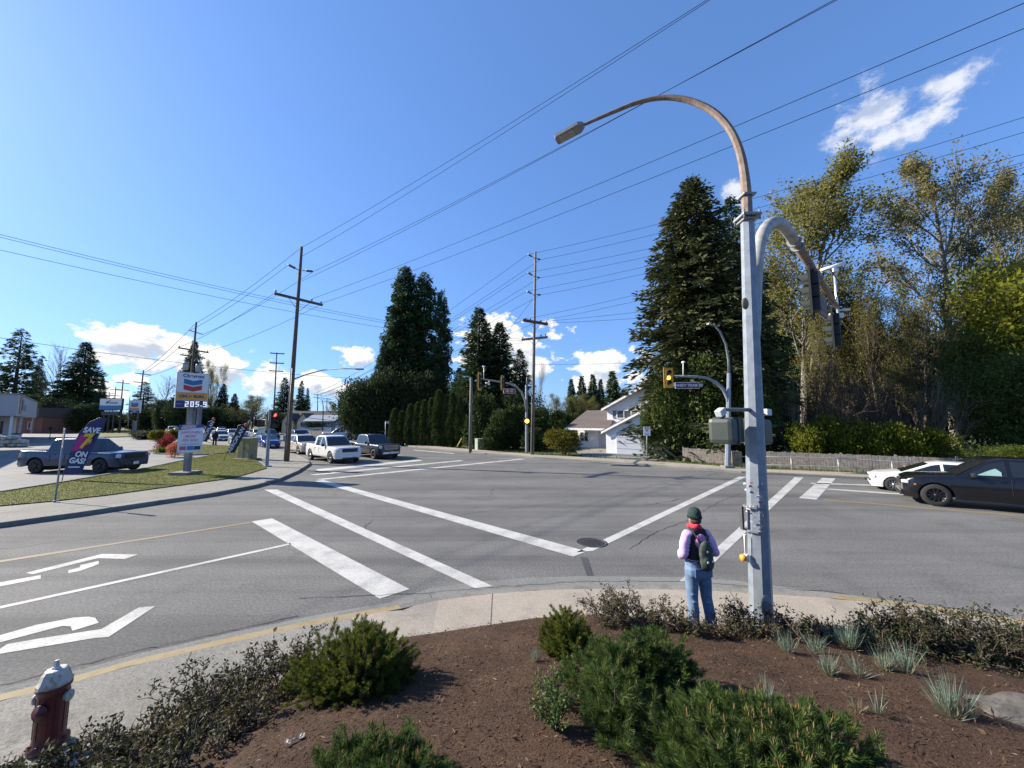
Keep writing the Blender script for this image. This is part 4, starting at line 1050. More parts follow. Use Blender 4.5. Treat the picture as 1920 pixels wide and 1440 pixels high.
# ------------------------------------------------------------------ blue oat grass clumps
def clump(seed, r, h, n, m_straw):
    rng = np.random.default_rng(seed)
    def blades(n, hh, sp, w):
        a = rng.uniform(0, 6.28, n); rr = rng.random(n) * r * .4; e = rng.normal(size=n) * sp
        C = np.c_[np.cos(a) * rr, np.sin(a) * rr, np.zeros(n)]; D = np.c_[np.cos(a) * np.abs(e), np.sin(a) * np.abs(e), np.ones(n)]
        return kites(rng, C, D, hh * rng.uniform(.5, 1.1, n), w, bend=.05, mid=.35)
    return blades(n, h, .45, .005), blades(m_straw, h * .6, .7, .004)
for i, (px, py, r, h, n, s, lb) in enumerate([(1475, 1222, .12, .26, 90, 30, 'blue grass tuft right of the lamp post base'), (1528, 1225, .12, .26, 80, 30, 'blue grass tuft second from the lamp post base'), (1590, 1215, .16, .34, 150, 60, 'wide blue grass clump under the dark rose shrubs'), (1640, 1212, .14, .32, 120, 60, 'blue grass clump under the tallest rose shrub'),
                          (1555, 1265, .12, .24, 90, 80, 'blue grass tuft with straw in the middle of the right slope'), (1612, 1268, .10, .22, 60, 40, 'thin blue grass tuft beside the pair of tall clumps'), (1660, 1258, .12, .26, 80, 90, 'straw coloured half dead grass clump'), (1700, 1262, .13, .32, 100, 50, 'tall upright blue grass clump'),
                          (1785, 1345, .15, .34, 170, 120, 'largest blue grass clump nearest the camera'), (1645, 1340, .03, .20, 14, 4, 'single blue grass sprig on the mulch'), (1610, 1335, .10, .16, 4, 60, 'dry straw tuft beside the blue sprig'), (1440, 1325, .10, .26, 40, 6, 'thin blue grass behind the big dwarf pine'),
                          (1003, 1240, .08, .14, 50, 12, 'small blue grass tuft left of the round dwarf pine'), (355, 1400, .10, .22, 46, 6, 'thin blue grass tuft at the lower left'), (405, 1395, .09, .18, 30, 4, 'faint blue grass tuft right of the lower left one')]):
    p = M(px, py); t = thing('grass_clump', lb, 'grass', p)
    A, B = clump(100 + i, r, h, n, s); bulk('blades', A, 4, BLUEG, t)
    bulk('dry_blades', B, 4, STRAW, t)
# pale paper scrap, and a stone at the right edge
p = M(552, 1393); t = thing('paper_scrap', 'crumpled pale strip of paper lying on the mulch', 'litter', p + Vector((0, 0, .02)), R(35))
mb = MB(); rng = np.random.default_rng(5); nx, ny = 10, 4; vs = []; fs = []
for i in range(nx):
    for j in range(ny): vs.append(((i / (nx - 1) - .5) * .13, (j / (ny - 1) - .5) * .035 * (.7 + .6 * math.sin(i)), .008 * math.sin(i * 1.7 + j * 2.1) + .006))
for i in range(nx - 1):
    for j in range(ny - 1): fs.append((i * ny + j, i * ny + j + 1, (i + 1) * ny + j + 1, (i + 1) * ny + j))
mb.add(vs, fs); mb.build('paper', mat('paper', (.48, .43, .34), .8), t)
def rock(label, loc, s, seed, m):
    t = thing('boulder', label, 'rock', loc); bm = bmesh.new(); bmesh.ops.create_icosphere(bm, subdivisions=4, radius=1)
    for v in bm.verts:
        k = 1 + .22 * mnoise.noise(v.co * 1.6 + Vector((seed, 0, 0))) + .08 * mnoise.noise(v.co * 5 + Vector((0, seed, 0)))
        v.co = Vector((v.co.x * s[0] * k, v.co.y * s[1] * k, v.co.z * s[2] * k))
    me = bpy.data.meshes.new('stone'); bm.to_mesh(me); bm.free(); me.materials.append(m); o = bpy.data.objects.new('stone', me); link(o, t); return t
STONE = mat('stone', (.085, .078, .068), .9, var=.5, scale=7, bump=.8, bscale=18, dirt=(.06, .04, .03), dscale=3, damt=.9)
p = M(1900, 1345); rock('flat grey boulder half sunk in the mulch at the right edge', p + Vector((.12, -.05, -.02)), (.42, .30, .11), 3, STONE)
# ------------------------------------------------------------------ vehicles (local x = forward)
GLASS = mat('car_glass', (.012, .015, .018), .04, 0, var=.05, spec=.7)
GLASSB = mat('car_glass_blue', (.03, .045, .06), .05, 0, var=.05, spec=.8)
RUBBER = mat('tyre_rubber', (.018, .018, .019), .85, var=.2, scale=9)
DARKP = mat('black_plastic', (.018, .018, .019), .55, var=.15)
CHROME = mat('chrome', (.62, .63, .65), .12, 1.0, var=.03)
ALLOY = mat('alloy_wheel', (.42, .43, .45), .3, .9, var=.05)
BLACKW = mat('black_wheel', (.02, .02, .022), .3, .5, var=.05)
LAMP = mat('headlight_lens', (.55, .57, .6), .08, .25, var=.25, scale=30)
TAIL = mat('tail_lamp_red', (.30, .012, .012), .2, var=.1)
AMBER = mat('amber_reflector', (.55, .16, .02), .3, var=.05)
PLATE = mat('number_plate', (.62, .65, .70), .5, var=.08)
def paint(name, col, metal=.0, rough=.22):
    return mat(name, col, rough, metal * .5, var=.03, scale=2, coat=.45, spec=.35, dirt=tuple(c * .85 + .006 for c in col), dscale=3, damt=.3)
def interp(pts, x):
    """height at x along a line of (x, z) given front to rear"""
    if x >= pts[0][0]: return pts[0][1]
    for (x0, z0), (x1, z1) in zip(pts, pts[1:]):
        if x >= x1: return z0 + (z1 - z0) * (x0 - x) / max(1e-6, x0 - x1)
    return pts[-1][1]

SPEC = {
 'pickup': dict(L=5.85, W=2.03, zc=.42, zbump=.36, xf=1.93, xr=-1.75, Rw=.41, Ra=.50, prof=[(2.92, .98), (2.86, 1.10), (2.6, 1.13), (1.2, 1.17), (-1.05, 1.17), (-1.2, 1.24), (-2.90, 1.27), (-2.925, 1.24)],
    gh=[(1.25, 1.16), (.45, 1.86), (.1, 1.93), (-.8, 1.92), (-1.10, 1.86), (-1.20, 1.19)], wb=.93, wt=.74, wins=[(.95, -.02), (-.10, -.88)], front=.8, bed=(-1.30, -2.80)),
 'suv': dict(L=4.88, W=1.94, zc=.30, zbump=.25, xf=1.47, xr=-1.46, Rw=.385, Ra=.45, prof=[(2.44, .70), (2.38, .90), (2.15, 1.00), (1.05, 1.10), (-1.5, 1.16), (-2.30, 1.12), (-2.42, 1.0), (-2.44, .8)],
    gh=[(1.15, 1.07), (.30, 1.66), (0, 1.735), (-1.3, 1.72), (-1.85, 1.66), (-2.28, 1.13)], wb=.90, wt=.68, wins=[(.80, -.02), (-.12, -1.02), (-1.12, -1.78)], front=.7),
 'crossover': dict(L=4.55, W=1.84, zc=.28, zbump=.24, xf=1.38, xr=-1.30, Rw=.345, Ra=.41, prof=[(2.27, .68), (2.22, .86), (2.0, .96), (1.0, 1.05), (-1.4, 1.08), (-2.15, 1.04), (-2.25, .95), (-2.27, .8)],
    gh=[(1.10, 1.02), (.28, 1.56), (0, 1.65), (-1.1, 1.63), (-1.75, 1.55), (-2.12, 1.05)], wb=.85, wt=.63, wins=[(.76, 0), (-.10, -.95), (-1.05, -1.70)], front=.62),
 'hatch': dict(L=4.46, W=1.76, zc=.20, zbump=.18, xf=1.32, xr=-1.32, Rw=.325, Ra=.375, prof=[(2.23, .54), (2.19, .72), (2.0, .82), (1.25, .93), (.9, .94), (-1.2, 1.0), (-2.05, 1.02), (-2.2, .92), (-2.23, .6)],
    gh=[(1.22, .91), (.15, 1.38), (-.2, 1.46), (-1.1, 1.44), (-1.75, 1.34), (-2.12, 1.0)], wb=.81, wt=.56, wins=[(.72, -.12), (-.22, -1.02), (-1.10, -1.62)], front=.55),
 'sedan': dict(L=4.65, W=1.78, zc=.20, zbump=.18, xf=1.38, xr=-1.35, Rw=.325, Ra=.375, prof=[(2.32, .52), (2.28, .68), (2.1, .77), (1.3, .90), (.95, .94), (-1.3, .99), (-2.15, 1.0), (-2.3, .9), (-2.325, .6)],
    gh=[(1.22, .91), (.15, 1.38), (-.15, 1.45), (-.8, 1.43), (-1.15, 1.34), (-1.72, .99)], wb=.81, wt=.56, wins=[(.72, -.10), (-.20, -1.12)], front=.55),
}
def vehicle(kind, name, label, cat, bodym, loc, heading, rim=ALLOY, glass=GLASS, grille='bars', chrome=False, trimm=None, group=None, dz=0.0, tonneau=None, spokes=7, plate=True, racks=False, lowm=None, sunshade=False):
    S = SPEC[kind]; kind = kind.rstrip('2'); L, W = S['L'], S['W']; h2 = L / 2; zc = S['zc']
    t = thing(name, label, cat, (loc[0], loc[1], dz), math.atan2(heading[1], heading[0]), group)
    # ---- lower body and cabin shell: one mesh
    mb = MB(); xs = set(np.linspace(-h2, h2, 34).tolist())
    for xw in (S['xf'], S['xr']):
        for a in np.linspace(0, math.pi, 15): xs.add(xw + math.cos(a) * S['Ra'])
    for d in (.03, .08, .16, .28): xs.add(h2 - d); xs.add(-h2 + d)
    xs = sorted(xs)
    def half(x):
        e = .55; w = W / 2
        for s_, k in ((1, .20), (-1, .13)):
            u = (s_ * x - (h2 - e)) / e
            if u > 0: w = W / 2 * (1 - k * u ** 2.4)
        return w
    def zbot(x):
        z = zc + (S['zbump'] - zc) * max(0, min(1, (abs(x) - (h2 - .7)) / .3))
        for xw in (S['xf'], S['xr']):
            if abs(x - xw) < S['Ra'] - 1e-4: z = max(z, S['Rw'] + math.sqrt(S['Ra'] ** 2 - (x - xw) ** 2))
        return z
    q = [0, .06, .22, .42, .60, .72, .86, .95, 1.0]; ym = [.955, .975, .99, 1.0, 1.0, .985, .975, .955, .915]
    rings = []
    for x in xs:
        zb, zt = zbot(x), interp(S['prof'], x); w = half(x); ring = []
        for a, m_ in zip(q, ym):
            z = zb + (zt - zb) * a; zz = (z - zc) / (zt - zc)
            ring.append((x, w * (np.interp(zz, q, ym)), z))
        ring.append((x, w * .78, zt + .012)); ring.append((x, w * .40, zt + .028)); ring.append((x, 0, zt + .032))
        rings.append(ring + [(p[0], -p[1], p[2]) for p in ring[-2::-1]])
    n = len(rings[0]); vs = [p for r_ in rings for p in r_]
    fs = [(i * n + k, i * n + k + 1, (i + 1) * n + k + 1, (i + 1) * n + k) for i in range(len(xs) - 1) for k in range(n - 1)]
    mb.add(vs, fs, 0, True)
    low = zc + .16
    if lowm: mb.m[-len(fs):] = [1 if (k % (n - 1)) in (0, n - 2) else 0 for k in range(len(fs))]
    for e in (0, len(xs) - 1): # end caps
        r_ = rings[e]; 
        for k in range(n // 2): mb.add([r_[k], r_[k + 1], r_[n - 2 - k], r_[n - 1 - k]], [(0, 1, 2, 3)], 0)
    mb.box((0, 0, zc + .06), (L * .93, W * .80, .06), 2)   # floor pan
    for xw in (S['xf'], S['xr']): mb.box((xw, 0, S['Rw'] + .12), (S['Ra'] * 1.96, W * .60, S['Ra'] * 1.5), 2)
    gh = S['gh']; ztop = max(p[1] for p in gh); A, Dd = gh[0], gh[-1]
    def belt(x): return interp(S['prof'], x)
    def ys(z, x): 
        b = belt(x); return S['wb'] + (S['wt'] - S['wb']) * max(0, min(1, (z - b) / (ztop - b))) ** 1.15
    gx = sorted(set(np.linspace(Dd[0], A[0], 26).tolist() + [p[0] for p in gh]))
    rings = []
    for x in gx:
        zt = interp(gh, x); zb = belt(x) - .03; ring = []
        for a in (0, .25, .5, .75, .92):
            z = zb + (zt - zb) * a; ring.append((x, ys(z, x), z))
        yt = ys(zt, x); ring += [(x, yt - .015, zt - .012), (x, yt - .07, zt + .004), (x, yt * .5, zt + .016), (x, 0, zt + .02)]
        rings.append(ring + [(p[0], -p[1], p[2]) for p in ring[-2::-1]])
    n = len(rings[0]); vs = [p for r_ in rings for p in r_]
    mb.add(vs, [(i * n + k, i * n + k + 1, (i + 1) * n + k + 1, (i + 1) * n + k) for i in range(len(gx) - 1) for k in range(n - 1)], 0, True)
    # shut lines
    for (x0, x1) in S['wins'][:2]:
        for s in (-1, 1): mb.box((x1 - .05, s * (W / 2 + .001), (zc + .2 + belt(x1)) / 2), (.012, .012, belt(x1) - zc - .28), 2)
    mb.build('body', [bodym, lowm or bodym, DARKP], t)
    # ---- glass
    for s in (-1, 1):
        for (x0, x1) in S['wins']:
            w_ = MB(); xx = np.linspace(x0, x1, 7); up = []; dn = []
            for x in xx:
                zt = interp(gh, x) - .085; zb = belt(x) + .035
                zt = max(zt, zb + .01)
                up.append((x, s * (ys(zt, x) + .007), zt)); dn.append((x, s * (ys(zb, x) + .007), zb))
            for i in range(6): w_.quad(up[i], up[i + 1], dn[i + 1], dn[i])
            w_.build('side_window', glass, t)
    def screen(p, q_, nm, k):
        dx, dz_ = q_[0] - p[0], q_[1] - p[1]; l = math.hypot(dx, dz_); nx, nz = dz_ / l * k, -dx / l * k
        if nz < 0: nx, nz = -nx, -nz
        w_ = MB(); P = []
        for f in (.06, .5, .93):
            x, z = p[0] + dx * f, p[1] + dz_ * f; y = ys(z, min(max(x, Dd[0]), A[0])) - .07
            P.append([(x + nx * (.016 + .012 * (1 - abs(u))), y * u, z + nz * (.016 + .012 * (1 - abs(u)))) for u in (-1, -.6, 0, .6, 1)])
        for i in range(2):
            for j in range(4): w_.add([P[i][j], P[i][j + 1], P[i + 1][j + 1], P[i + 1][j]], [(0, 1, 2, 3)], 0, True)
        return w_.build(nm, glass, t)
    screen(gh[0], gh[1], 'windscreen', 1); screen(gh[-1], gh[-2], 'rear_window', 1)
    # ---- wheels
    Rw = S['Rw']; wt_ = .115
    for xw in (S['xf'], S['xr']):
        for s in (-1, 1):
            wh = bpy.data.objects.new('wheel', None); link(wh, t); wh.location = (xw, s * (W / 2 - .125), Rw)
            m_ = MB(); m_.lathe([(Rw * .66, -wt_), (Rw * .93, -wt_), (Rw, -wt_ * .75), (Rw, wt_ * .75), (Rw * .93, wt_), (Rw * .66, wt_)], 28, axis='Y'); m_.build('tyre', RUBBER, wh)
            m_ = MB(); o_ = s * wt_
            m_.lathe([(Rw * .68, -o_), (Rw * .68, o_ * .98), (Rw * .62, o_ * .98), (Rw * .60, o_ * .55), (.0, o_ * .50)], 28, axis='Y', mat=0)
            for k in range(spokes):
                a = 2 * math.pi * k / spokes; c = (math.cos(a) * Rw * .36, o_ * .74, math.sin(a) * Rw * .36)
                m_.cbox(c, (Rw * .58, .035, Rw * .12), .01, 1, ry=-a)
            m_.lathe([(Rw * .15, o_ * .6), (Rw * .14, o_ * .9), (0, o_ * .92)], 14, axis='Y', mat=1)
            m_.build('rim', [DARKP, rim], wh)
    # ---- front
    fz = S['front']; wf = half(h2)
    g0, g1 = {'pickup': (.80, 1.06), 'suv': (.66, .86), 'crossover': (.60, .82), 'hatch': (.30, .44), 'sedan': (.34, .52)}[kind]
    gy = {'pickup': .56, 'suv': .36, 'crossover': .42, 'hatch': .46, 'sedan': .42}[kind]
    m_ = MB(); m_.cbox((h2 + .005, 0, (g0 + g1) / 2), (.05, gy * 2, g1 - g0), .02, 0)
    if grille == 'bars':
        for k in range(4): m_.box((h2 + .034, 0, g0 + (g1 - g0) * (k + .6) / 4.2), (.012, gy * 1.92, .018), 1)
    if chrome:
        m_.cbox((h2 + .018, 0, g1 + .012), (.05, gy * 2.05, .03), .008, 1); m_.cbox((h2 + .018, 0, g0 - .012), (.05, gy * 2.05, .03), .008, 1)
        for s in (-1, 1): m_.cbox((h2 + .018, s * gy * 1.02, (g0 + g1) / 2), (.05, .03, g1 - g0 + .04), .008, 1)
    m_.build('grille', [DARKP, CHROME if chrome else trimm or DARKP], t)
    hh = {'pickup': .19, 'suv': .13, 'crossover': .13, 'hatch': .12, 'sedan': .12}[kind]; hz = {'pickup': .95, 'suv': .80, 'crossover': .80, 'hatch': .66, 'sedan': .67}[kind]
    for s in (-1, 1):
        m_ = MB(); yo = half(h2 - .14)
        m_.cbox((h2 - .12, s * (yo - .13), hz), (.22, .30, hh), .04, 0, rz=-s * .55)
        m_.build('headlight', LAMP, t)
        m_ = MB(); m_.cbox((-h2 + .05, s * (half(-h2 + .05) - .07), {'pickup': 1.08, 'suv': .98, 'crossover': .92, 'hatch': .88, 'sedan': .86}[kind]), (.12, .15, .34 if kind == 'pickup' else .16), .03)
        m_.build('tail_light', TAIL, t)
        m_ = MB(); zmir = A[1] + .10; xm = A[0] - .42
        m_.cbox((xm, s * (W / 2 + .07), zmir), (.14, .20, .15 if kind != 'pickup' else .22), .045); m_.box((xm, s * (W / 2 - .04), zmir - .05), (.06, .14, .03))
        m_.build('mirror', bodym if kind in ('hatch', 'sedan', 'crossover') else DARKP, t)
        for (x0, x1) in S['wins'][:2]:
            m_ = MB(); m_.cbox((x1 + .12, s * (W / 2 + .008), belt(x1) - .12), (.18, .03, .03), .012); m_.build('door_handle', CHROME if chrome else bodym, t)
    m_ = MB(); zb_ = S['zbump']
    m_.cbox((h2 - .02, 0, zb_ + .13), (.16, wf * 1.75, .17), .04, 0)
    m_.cbox((h2 + .045, 0, zb_ + .05), (.06, wf * 1.3, .07), .02, 1)
    m_.build('bumper', [CHROME if chrome else (lowm or bodym), DARKP], t)
    m_ = MB(); m_.cbox((-h2 + .0, 0, zb_ + .17), (.14, W * .84, .20), .05, 0); m_.build('bumper', [CHROME if chrome else bodym], t)
    if plate:
        m_ = MB(); m_.box((h2 + .085, 0, zb_ + .16), (.012, .31, .16)); m_.build('number_plate', PLATE, t)
    if kind == 'pickup':
        x0, x1 = S['bed']; m_ = MB(); zt = belt(-2)
        m_.cbox(((x0 + x1) / 2, 0, zt + .035), (x0 - x1, W * .80, .05), .012); m_.build('bed_cover', tonneau or DARKP, t)
    if racks:
        m_ = MB()
        for s in (-1, 1): m_.tube([(.1, s * .62, ztop + .02), (-.1, s * .62, ztop + .06), (-1.3, s * .62, ztop + .05), (-1.5, s * .62, ztop + .0)], .018, 6)
        m_.build('roof_rail', CHROME, t)
    return t

def by_wheel(kind, px, py, heading, side, z=0.0, k=1.0):
    """centre of a vehicle whose front wheel on that side (+1 left, -1 right) touches the ground at photo pixel"""
    S = SPEC[kind]; g = G(px, py, z); hd = Vector((heading[0], heading[1], 0)).normalized(); lf = Vector((-hd.y, hd.x, 0))
    c = g - hd * S['xf'] * k - lf * side * (S['W'] / 2 - .1) * k; return (c.x, c.y)

DQ = (.742, -.670)
WHITEP = paint('white_car_paint', (.60, .61, .60)); GREYP = paint('graphite_car_paint', (.035, .040, .050), .3); BEIGEP = paint('champagne_car_paint', (.46, .42, .34), .3)
BLUEP = paint('navy_car_paint', (.005, .024, .070), .1); BLACKP = paint('black_car_paint', (.006, .006, .008)); SILVP = paint('silver_car_paint', (.38, .39, .41), .6)
DBLUE = paint('slate_blue_paint', (.022, .034, .060), .3); REDP = paint('dull_red_paint', (.16, .03, .03)); BLUE2 = paint('lapis_blue_paint', (.012, .035, .16), .2)
TRIMG = mat('grey_cladding', (.16, .155, .15), .6)
vehicle('pickup', 'pickup_truck', 'white crew cab pickup truck first in the queue at the stop bar', 'pickup truck', WHITEP, by_wheel('pickup', 620, 869, DQ, -1), DQ, rim=ALLOY, spokes=6, lowm=WHITEP)
vehicle('pickup', 'pickup_truck', 'dark grey crew cab pickup truck with chrome grille beside the white one', 'pickup truck', GREYP, by_wheel('pickup', 701, 861, DQ, -1), DQ, rim=BLACKW, chrome=True, spokes=6)
vehicle('suv', 'sport_utility_vehicle', 'champagne SUV with grey bumper behind the white pickup', 'SUV', BEIGEP, by_wheel('suv', 560, 852, DQ, -1), DQ, racks=True, lowm=TRIMG, spokes=5)
vehicle('hatch', 'hatchback_car', 'dark blue hatchback in the queue behind the signal post', 'car', BLUE2, by_wheel('hatch', 491, 841, DQ, -1), DQ, spokes=6)
vehicle('pickup', 'pickup_truck', 'slate blue pickup truck behind the champagne SUV', 'pickup truck', DBLUE, (-27.5, 49.3), DQ, spokes=6)
vehicle('suv', 'sport_utility_vehicle', 'black SUV behind the dark blue hatchback', 'SUV', BLACKP, (-38.5, 60.5), DQ, chrome=True)
vehicle('sedan', 'sedan_car', 'pale silver sedan behind the second black banner', 'car', SILVP, (-34.6, 48.6), DQ)
vehicle('crossover', 'crossover_car', 'white crossover between the two black banners', 'car', WHITEP, (-43.6, 57.0), DQ, lowm=DARKP)
vehicle('sedan', 'sedan_car', 'black sedan behind the first black banner', 'car', BLACKP, (-49.5, 62.2), DQ)
FAR = [('suv', WHITEP, 'white SUV'), ('sedan', BLUE2, 'blue sedan'), ('crossover', SILVP, 'silver crossover'), ('pickup', WHITEP, 'white pickup'), ('sedan', BLACKP, 'black sedan'), ('crossover', WHITEP, 'white hatch'), ('sedan', SILVP, 'silver sedan'), ('suv', GREYP, 'grey SUV')]
where = ['just past the first black banner', 'two lengths past the first black banner', 'behind the notice board', 'hidden mostly by the notice board', 'left of the notice board', 'under the small fuel sign', 'beyond the small fuel sign', 'far up the road below the bare tree']
s0 = 61
for i in range(14):
    k, m_, nm = FAR[i % 8]; s = s0 + i * 8.0
    vehicle(k, {'suv': 'sport_utility_vehicle', 'sedan': 'sedan_car', 'crossover': 'crossover_car', 'pickup': 'pickup_truck', 'hatch': 'hatchback_car'}[k],
            ('distant %s in the kerb lane, ' % nm) + (where[i % 8] if i < 8 else 'farther back ' + where[i % 8]), 'car', m_, (-13.5 - .742 * s, 29 + .67 * s), DQ, group='distant cars queuing on the road')
for i in range(12):
    k, m_, nm = FAR[(i * 3 + 2) % 8]; s = 52 + i * 9.0
    vehicle(k, {'suv': 'sport_utility_vehicle', 'sedan': 'sedan_car', 'crossover': 'crossover_car', 'pickup': 'pickup_truck', 'hatch': 'hatchback_car'}[k],
            ('distant %s in the outer lane, ' % nm) + (where[i % 8] if i < 8 else 'farther back ' + where[i % 8]), 'car', m_, (-10.6 - .742 * s, 32.2 + .67 * s), DQ, group='distant cars queuing on the road')
for s, k, m_, nm in ((50, 'crossover', SILVP, 'silver crossover seen over the painted cabinet'), (59, 'suv', WHITEP, 'white SUV seen over the painted cabinet'), (68, 'sedan', GREYP, 'grey sedan above the leaning black banner'), (78, 'suv', BLACKP, 'black SUV above the leaning black banner'), (90, 'crossover', WHITEP, 'small white crossover between the black banners')):
    vehicle(k, {'suv': 'sport_utility_vehicle', 'sedan': 'sedan_car', 'crossover': 'crossover_car'}[k], nm + ' in the turning lane', 'car', m_, (-8.4 - .742 * s, 34.6 + .67 * s), DQ, group='distant cars queuing on the road')
DR = (-.775, .632)
SPEC['suv2'] = dict(SPEC['suv'], xf=1.64); SPEC['hatch2'] = dict(SPEC['hatch'], xf=1.46)
o = vehicle('suv2', 'sport_utility_vehicle', 'glossy black SUV with black wheels at the right edge', 'SUV', BLACKP, by_wheel('suv2', 1757, 949, DR, 1), DR, rim=BLACKW, spokes=10, plate=False)
mb = MB(); S_ = SPEC['suv2']; mb.plate([(.64, 1.17), (.10, 1.17), (.10, 1.30), (.22, 1.42), (.34, 1.36)], S_['wb'] - .115, S_['wb'] - .110)
mb.X = Matrix(); ob = mb.build('sunshade', mat('teal_sunshade', (.30, .48, .46), .5), o); ob.location.y = .10
mb = MB(); mb.cbox((S_['xf'] + .47, S_['W'] / 2 - .035, .72), (.12, .02, .05), .008); mb.build('side_marker', AMBER, o)
o = vehicle('hatch2', 'hatchback_car', 'white hatchback with silver wheels beside the black SUV', 'car', WHITEP, by_wheel('hatch2', 1677, 921, DR, 1, k=.9), DR, rim=ALLOY, spokes=10, plate=False); o.scale = (.9, .9, .9)
mb = MB()
for s in (-1, 1): mb.cbox((2.08, s * .66, .40), (.10, .18, .17), .03, rz=-s * .6)
mb.build('fog_lamp_recess', DARKP, o)
c = by_wheel('sedan', 1676, 919, DR, 1)
vehicle('sedan', 'sedan_car', 'black sedan on the far side of the white hatchback', 'car', BLACKP, (c[0] + 1.9 + 2.1, c[1] + 3.0 - 1.45), DR).scale = (.93, .93, .93)
DL = (1.0, -.02)
vehicle('pickup', 'pickup_truck', 'navy blue pickup truck with black wheels on the forecourt', 'pickup truck', BLUEP, by_wheel('pickup', 187, 888, DL, -1, .10), DL, rim=BLACKW, dz=.10, spokes=6)
vehicle('sedan', 'sedan_car', 'silver car parked against the grey block wall', 'car', SILVP, (-139, 113), (-.9, .3), dz=.1)
PK = vehicle('pickup', 'pickup_truck', 'silver pickup truck with dark canopy in the yard above the queue', 'pickup truck', SILVP, (-26.0, 58.5), (-.99, .12), dz=.15)
mb = MB(); mb.cbox((-2.05, 0, 1.58), (1.7, 1.7, .58), .10); mb.build('canopy', mat('dark_canopy', (.02, .02, .022), .3), PK)
# boat on a trailer
t = thing('boat', 'dark hulled motor boat with white cabin on a trailer behind the silver pickup', 'boat', (-20.6, 57.6, .75), R(176))
mb = MB(); st = []
for i in range(11):
    u = i / 10; x = -2.8 + 5.8 * u; w = 1.05 * (1 - max(0, (u - .55) / .45) ** 2.2) + .02; k = .55 * max(0, u - .6) ** 1.3
    st.append([(x, w, .95 + k * .8), (x, w * .92, .62 + k), (x, w * .62, .18 + k * 1.3), (x, 0, .0 + k * 1.6), (x, -w * .62, .18 + k * 1.3), (x, -w * .92, .62 + k), (x, -w, .95 + k * .8)])
vs = [p for s_ in st for p in s_]; mb.add(vs, [(i * 7 + k, i * 7 + k + 1, (i + 1) * 7 + k + 1, (i + 1) * 7 + k) for i in range(10) for k in range(6)], 0, True)
mb.add(st[0], [tuple(range(7))], 0)
for i in range(10): mb.quad(st[i][0], st[i][6], st[i + 1][6], st[i + 1][0], 1)
mb.build('hull', [mat('dark_hull', (.02, .018, .022), .25, coat=.6), mat('boat_deck', (.55, .56, .52), .5)], t)
mb = MB(); mb.cbox((.0, 0, 1.28), (1.9, 1.6, .60), .12, 0); mb.cbox((-.2, 0, 1.64), (2.3, 1.75, .10), .04, 1); mb.build('cabin', [GLASS, mat('boat_cabin', (.60, .64, .56), .4)], t)
mb = MB(); mb.cbox((.2, 0, -.16), (5.4, 1.3, .12), .03)
mb.build('trailer_frame', mat('galv_frame', (.25, .26, .27), .5, .7), t)
for s in (-1, 1):
    mb = MB(); mb.lathe([(.0, -.09), (.30, -.09), (.32, 0), (.30, .09), (0, .09)], 18, axis='Y', c=(-.6, s * .85, -.40)); mb.build('wheel', RUBBER, t)
# ------------------------------------------------------------------ street furniture
GALV = mat('galvanised_steel', (.205, .235, .275), .55, .35, var=.2, scale=7, bump=.08, bscale=40, dirt=(.25, .26, .28), dscale=5, damt=.5)
GALVD = mat('weathered_steel', (.22, .235, .25), .55, .45, var=.2, scale=9)
RUST = mat('rusty_steel', (.20, .155, .125), .75, .25, var=.3, scale=8, dirt=(.26, .13, .065), dscale=6, damt=.7, bump=.2, bscale=60)
RUSTG = mat('rust_stained_steel', (.34, .34, .33), .65, .3, var=.2, scale=7, dirt=(.28, .17, .11), dscale=4, damt=.6)
WOOD = mat('weathered_pole_wood', (.115, .085, .065), .95, var=.3, scale=4, bump=.6, bscale=18, dirt=(.05, .035, .028), dscale=2, damt=.6)
WOODG = mat('grey_pole_wood', (.16, .15, .14), .95, var=.25, scale=4, bump=.5, bscale=18)
SIGY = mat('signal_yellow', (.60, .29, .02), .5, var=.1, scale=6)
SIGD = mat('signal_dark_green', (.035, .045, .040), .5, var=.12, scale=5)
SIGB = mat('signal_black', (.012, .013, .014), .6, var=.1)
LENSR = mat('dark_red_lens', (.05, .008, .008), .25); LENSG = mat('dark_green_lens', (.006, .04, .028), .25); LENSA = mat('dark_amber_lens', (.07, .03, .005), .25)
LITA = mat('lit_amber_lens', (.9, .45, .05), .4, emit=(1, .48, .05), estr=2.6); LITR = mat('lit_red_lens', (.8, .05, .03), .4, emit=(1, .08, .04), estr=1.6)
WHITEM = mat('white_enamel', (.70, .71, .71), .4, var=.06); BLACKM = mat('black_enamel', (.015, .015, .017), .5)
REDM = mat('red_enamel', (.45, .025, .03), .4); BLUEM = mat('blue_enamel', (.012, .035, .20), .4)

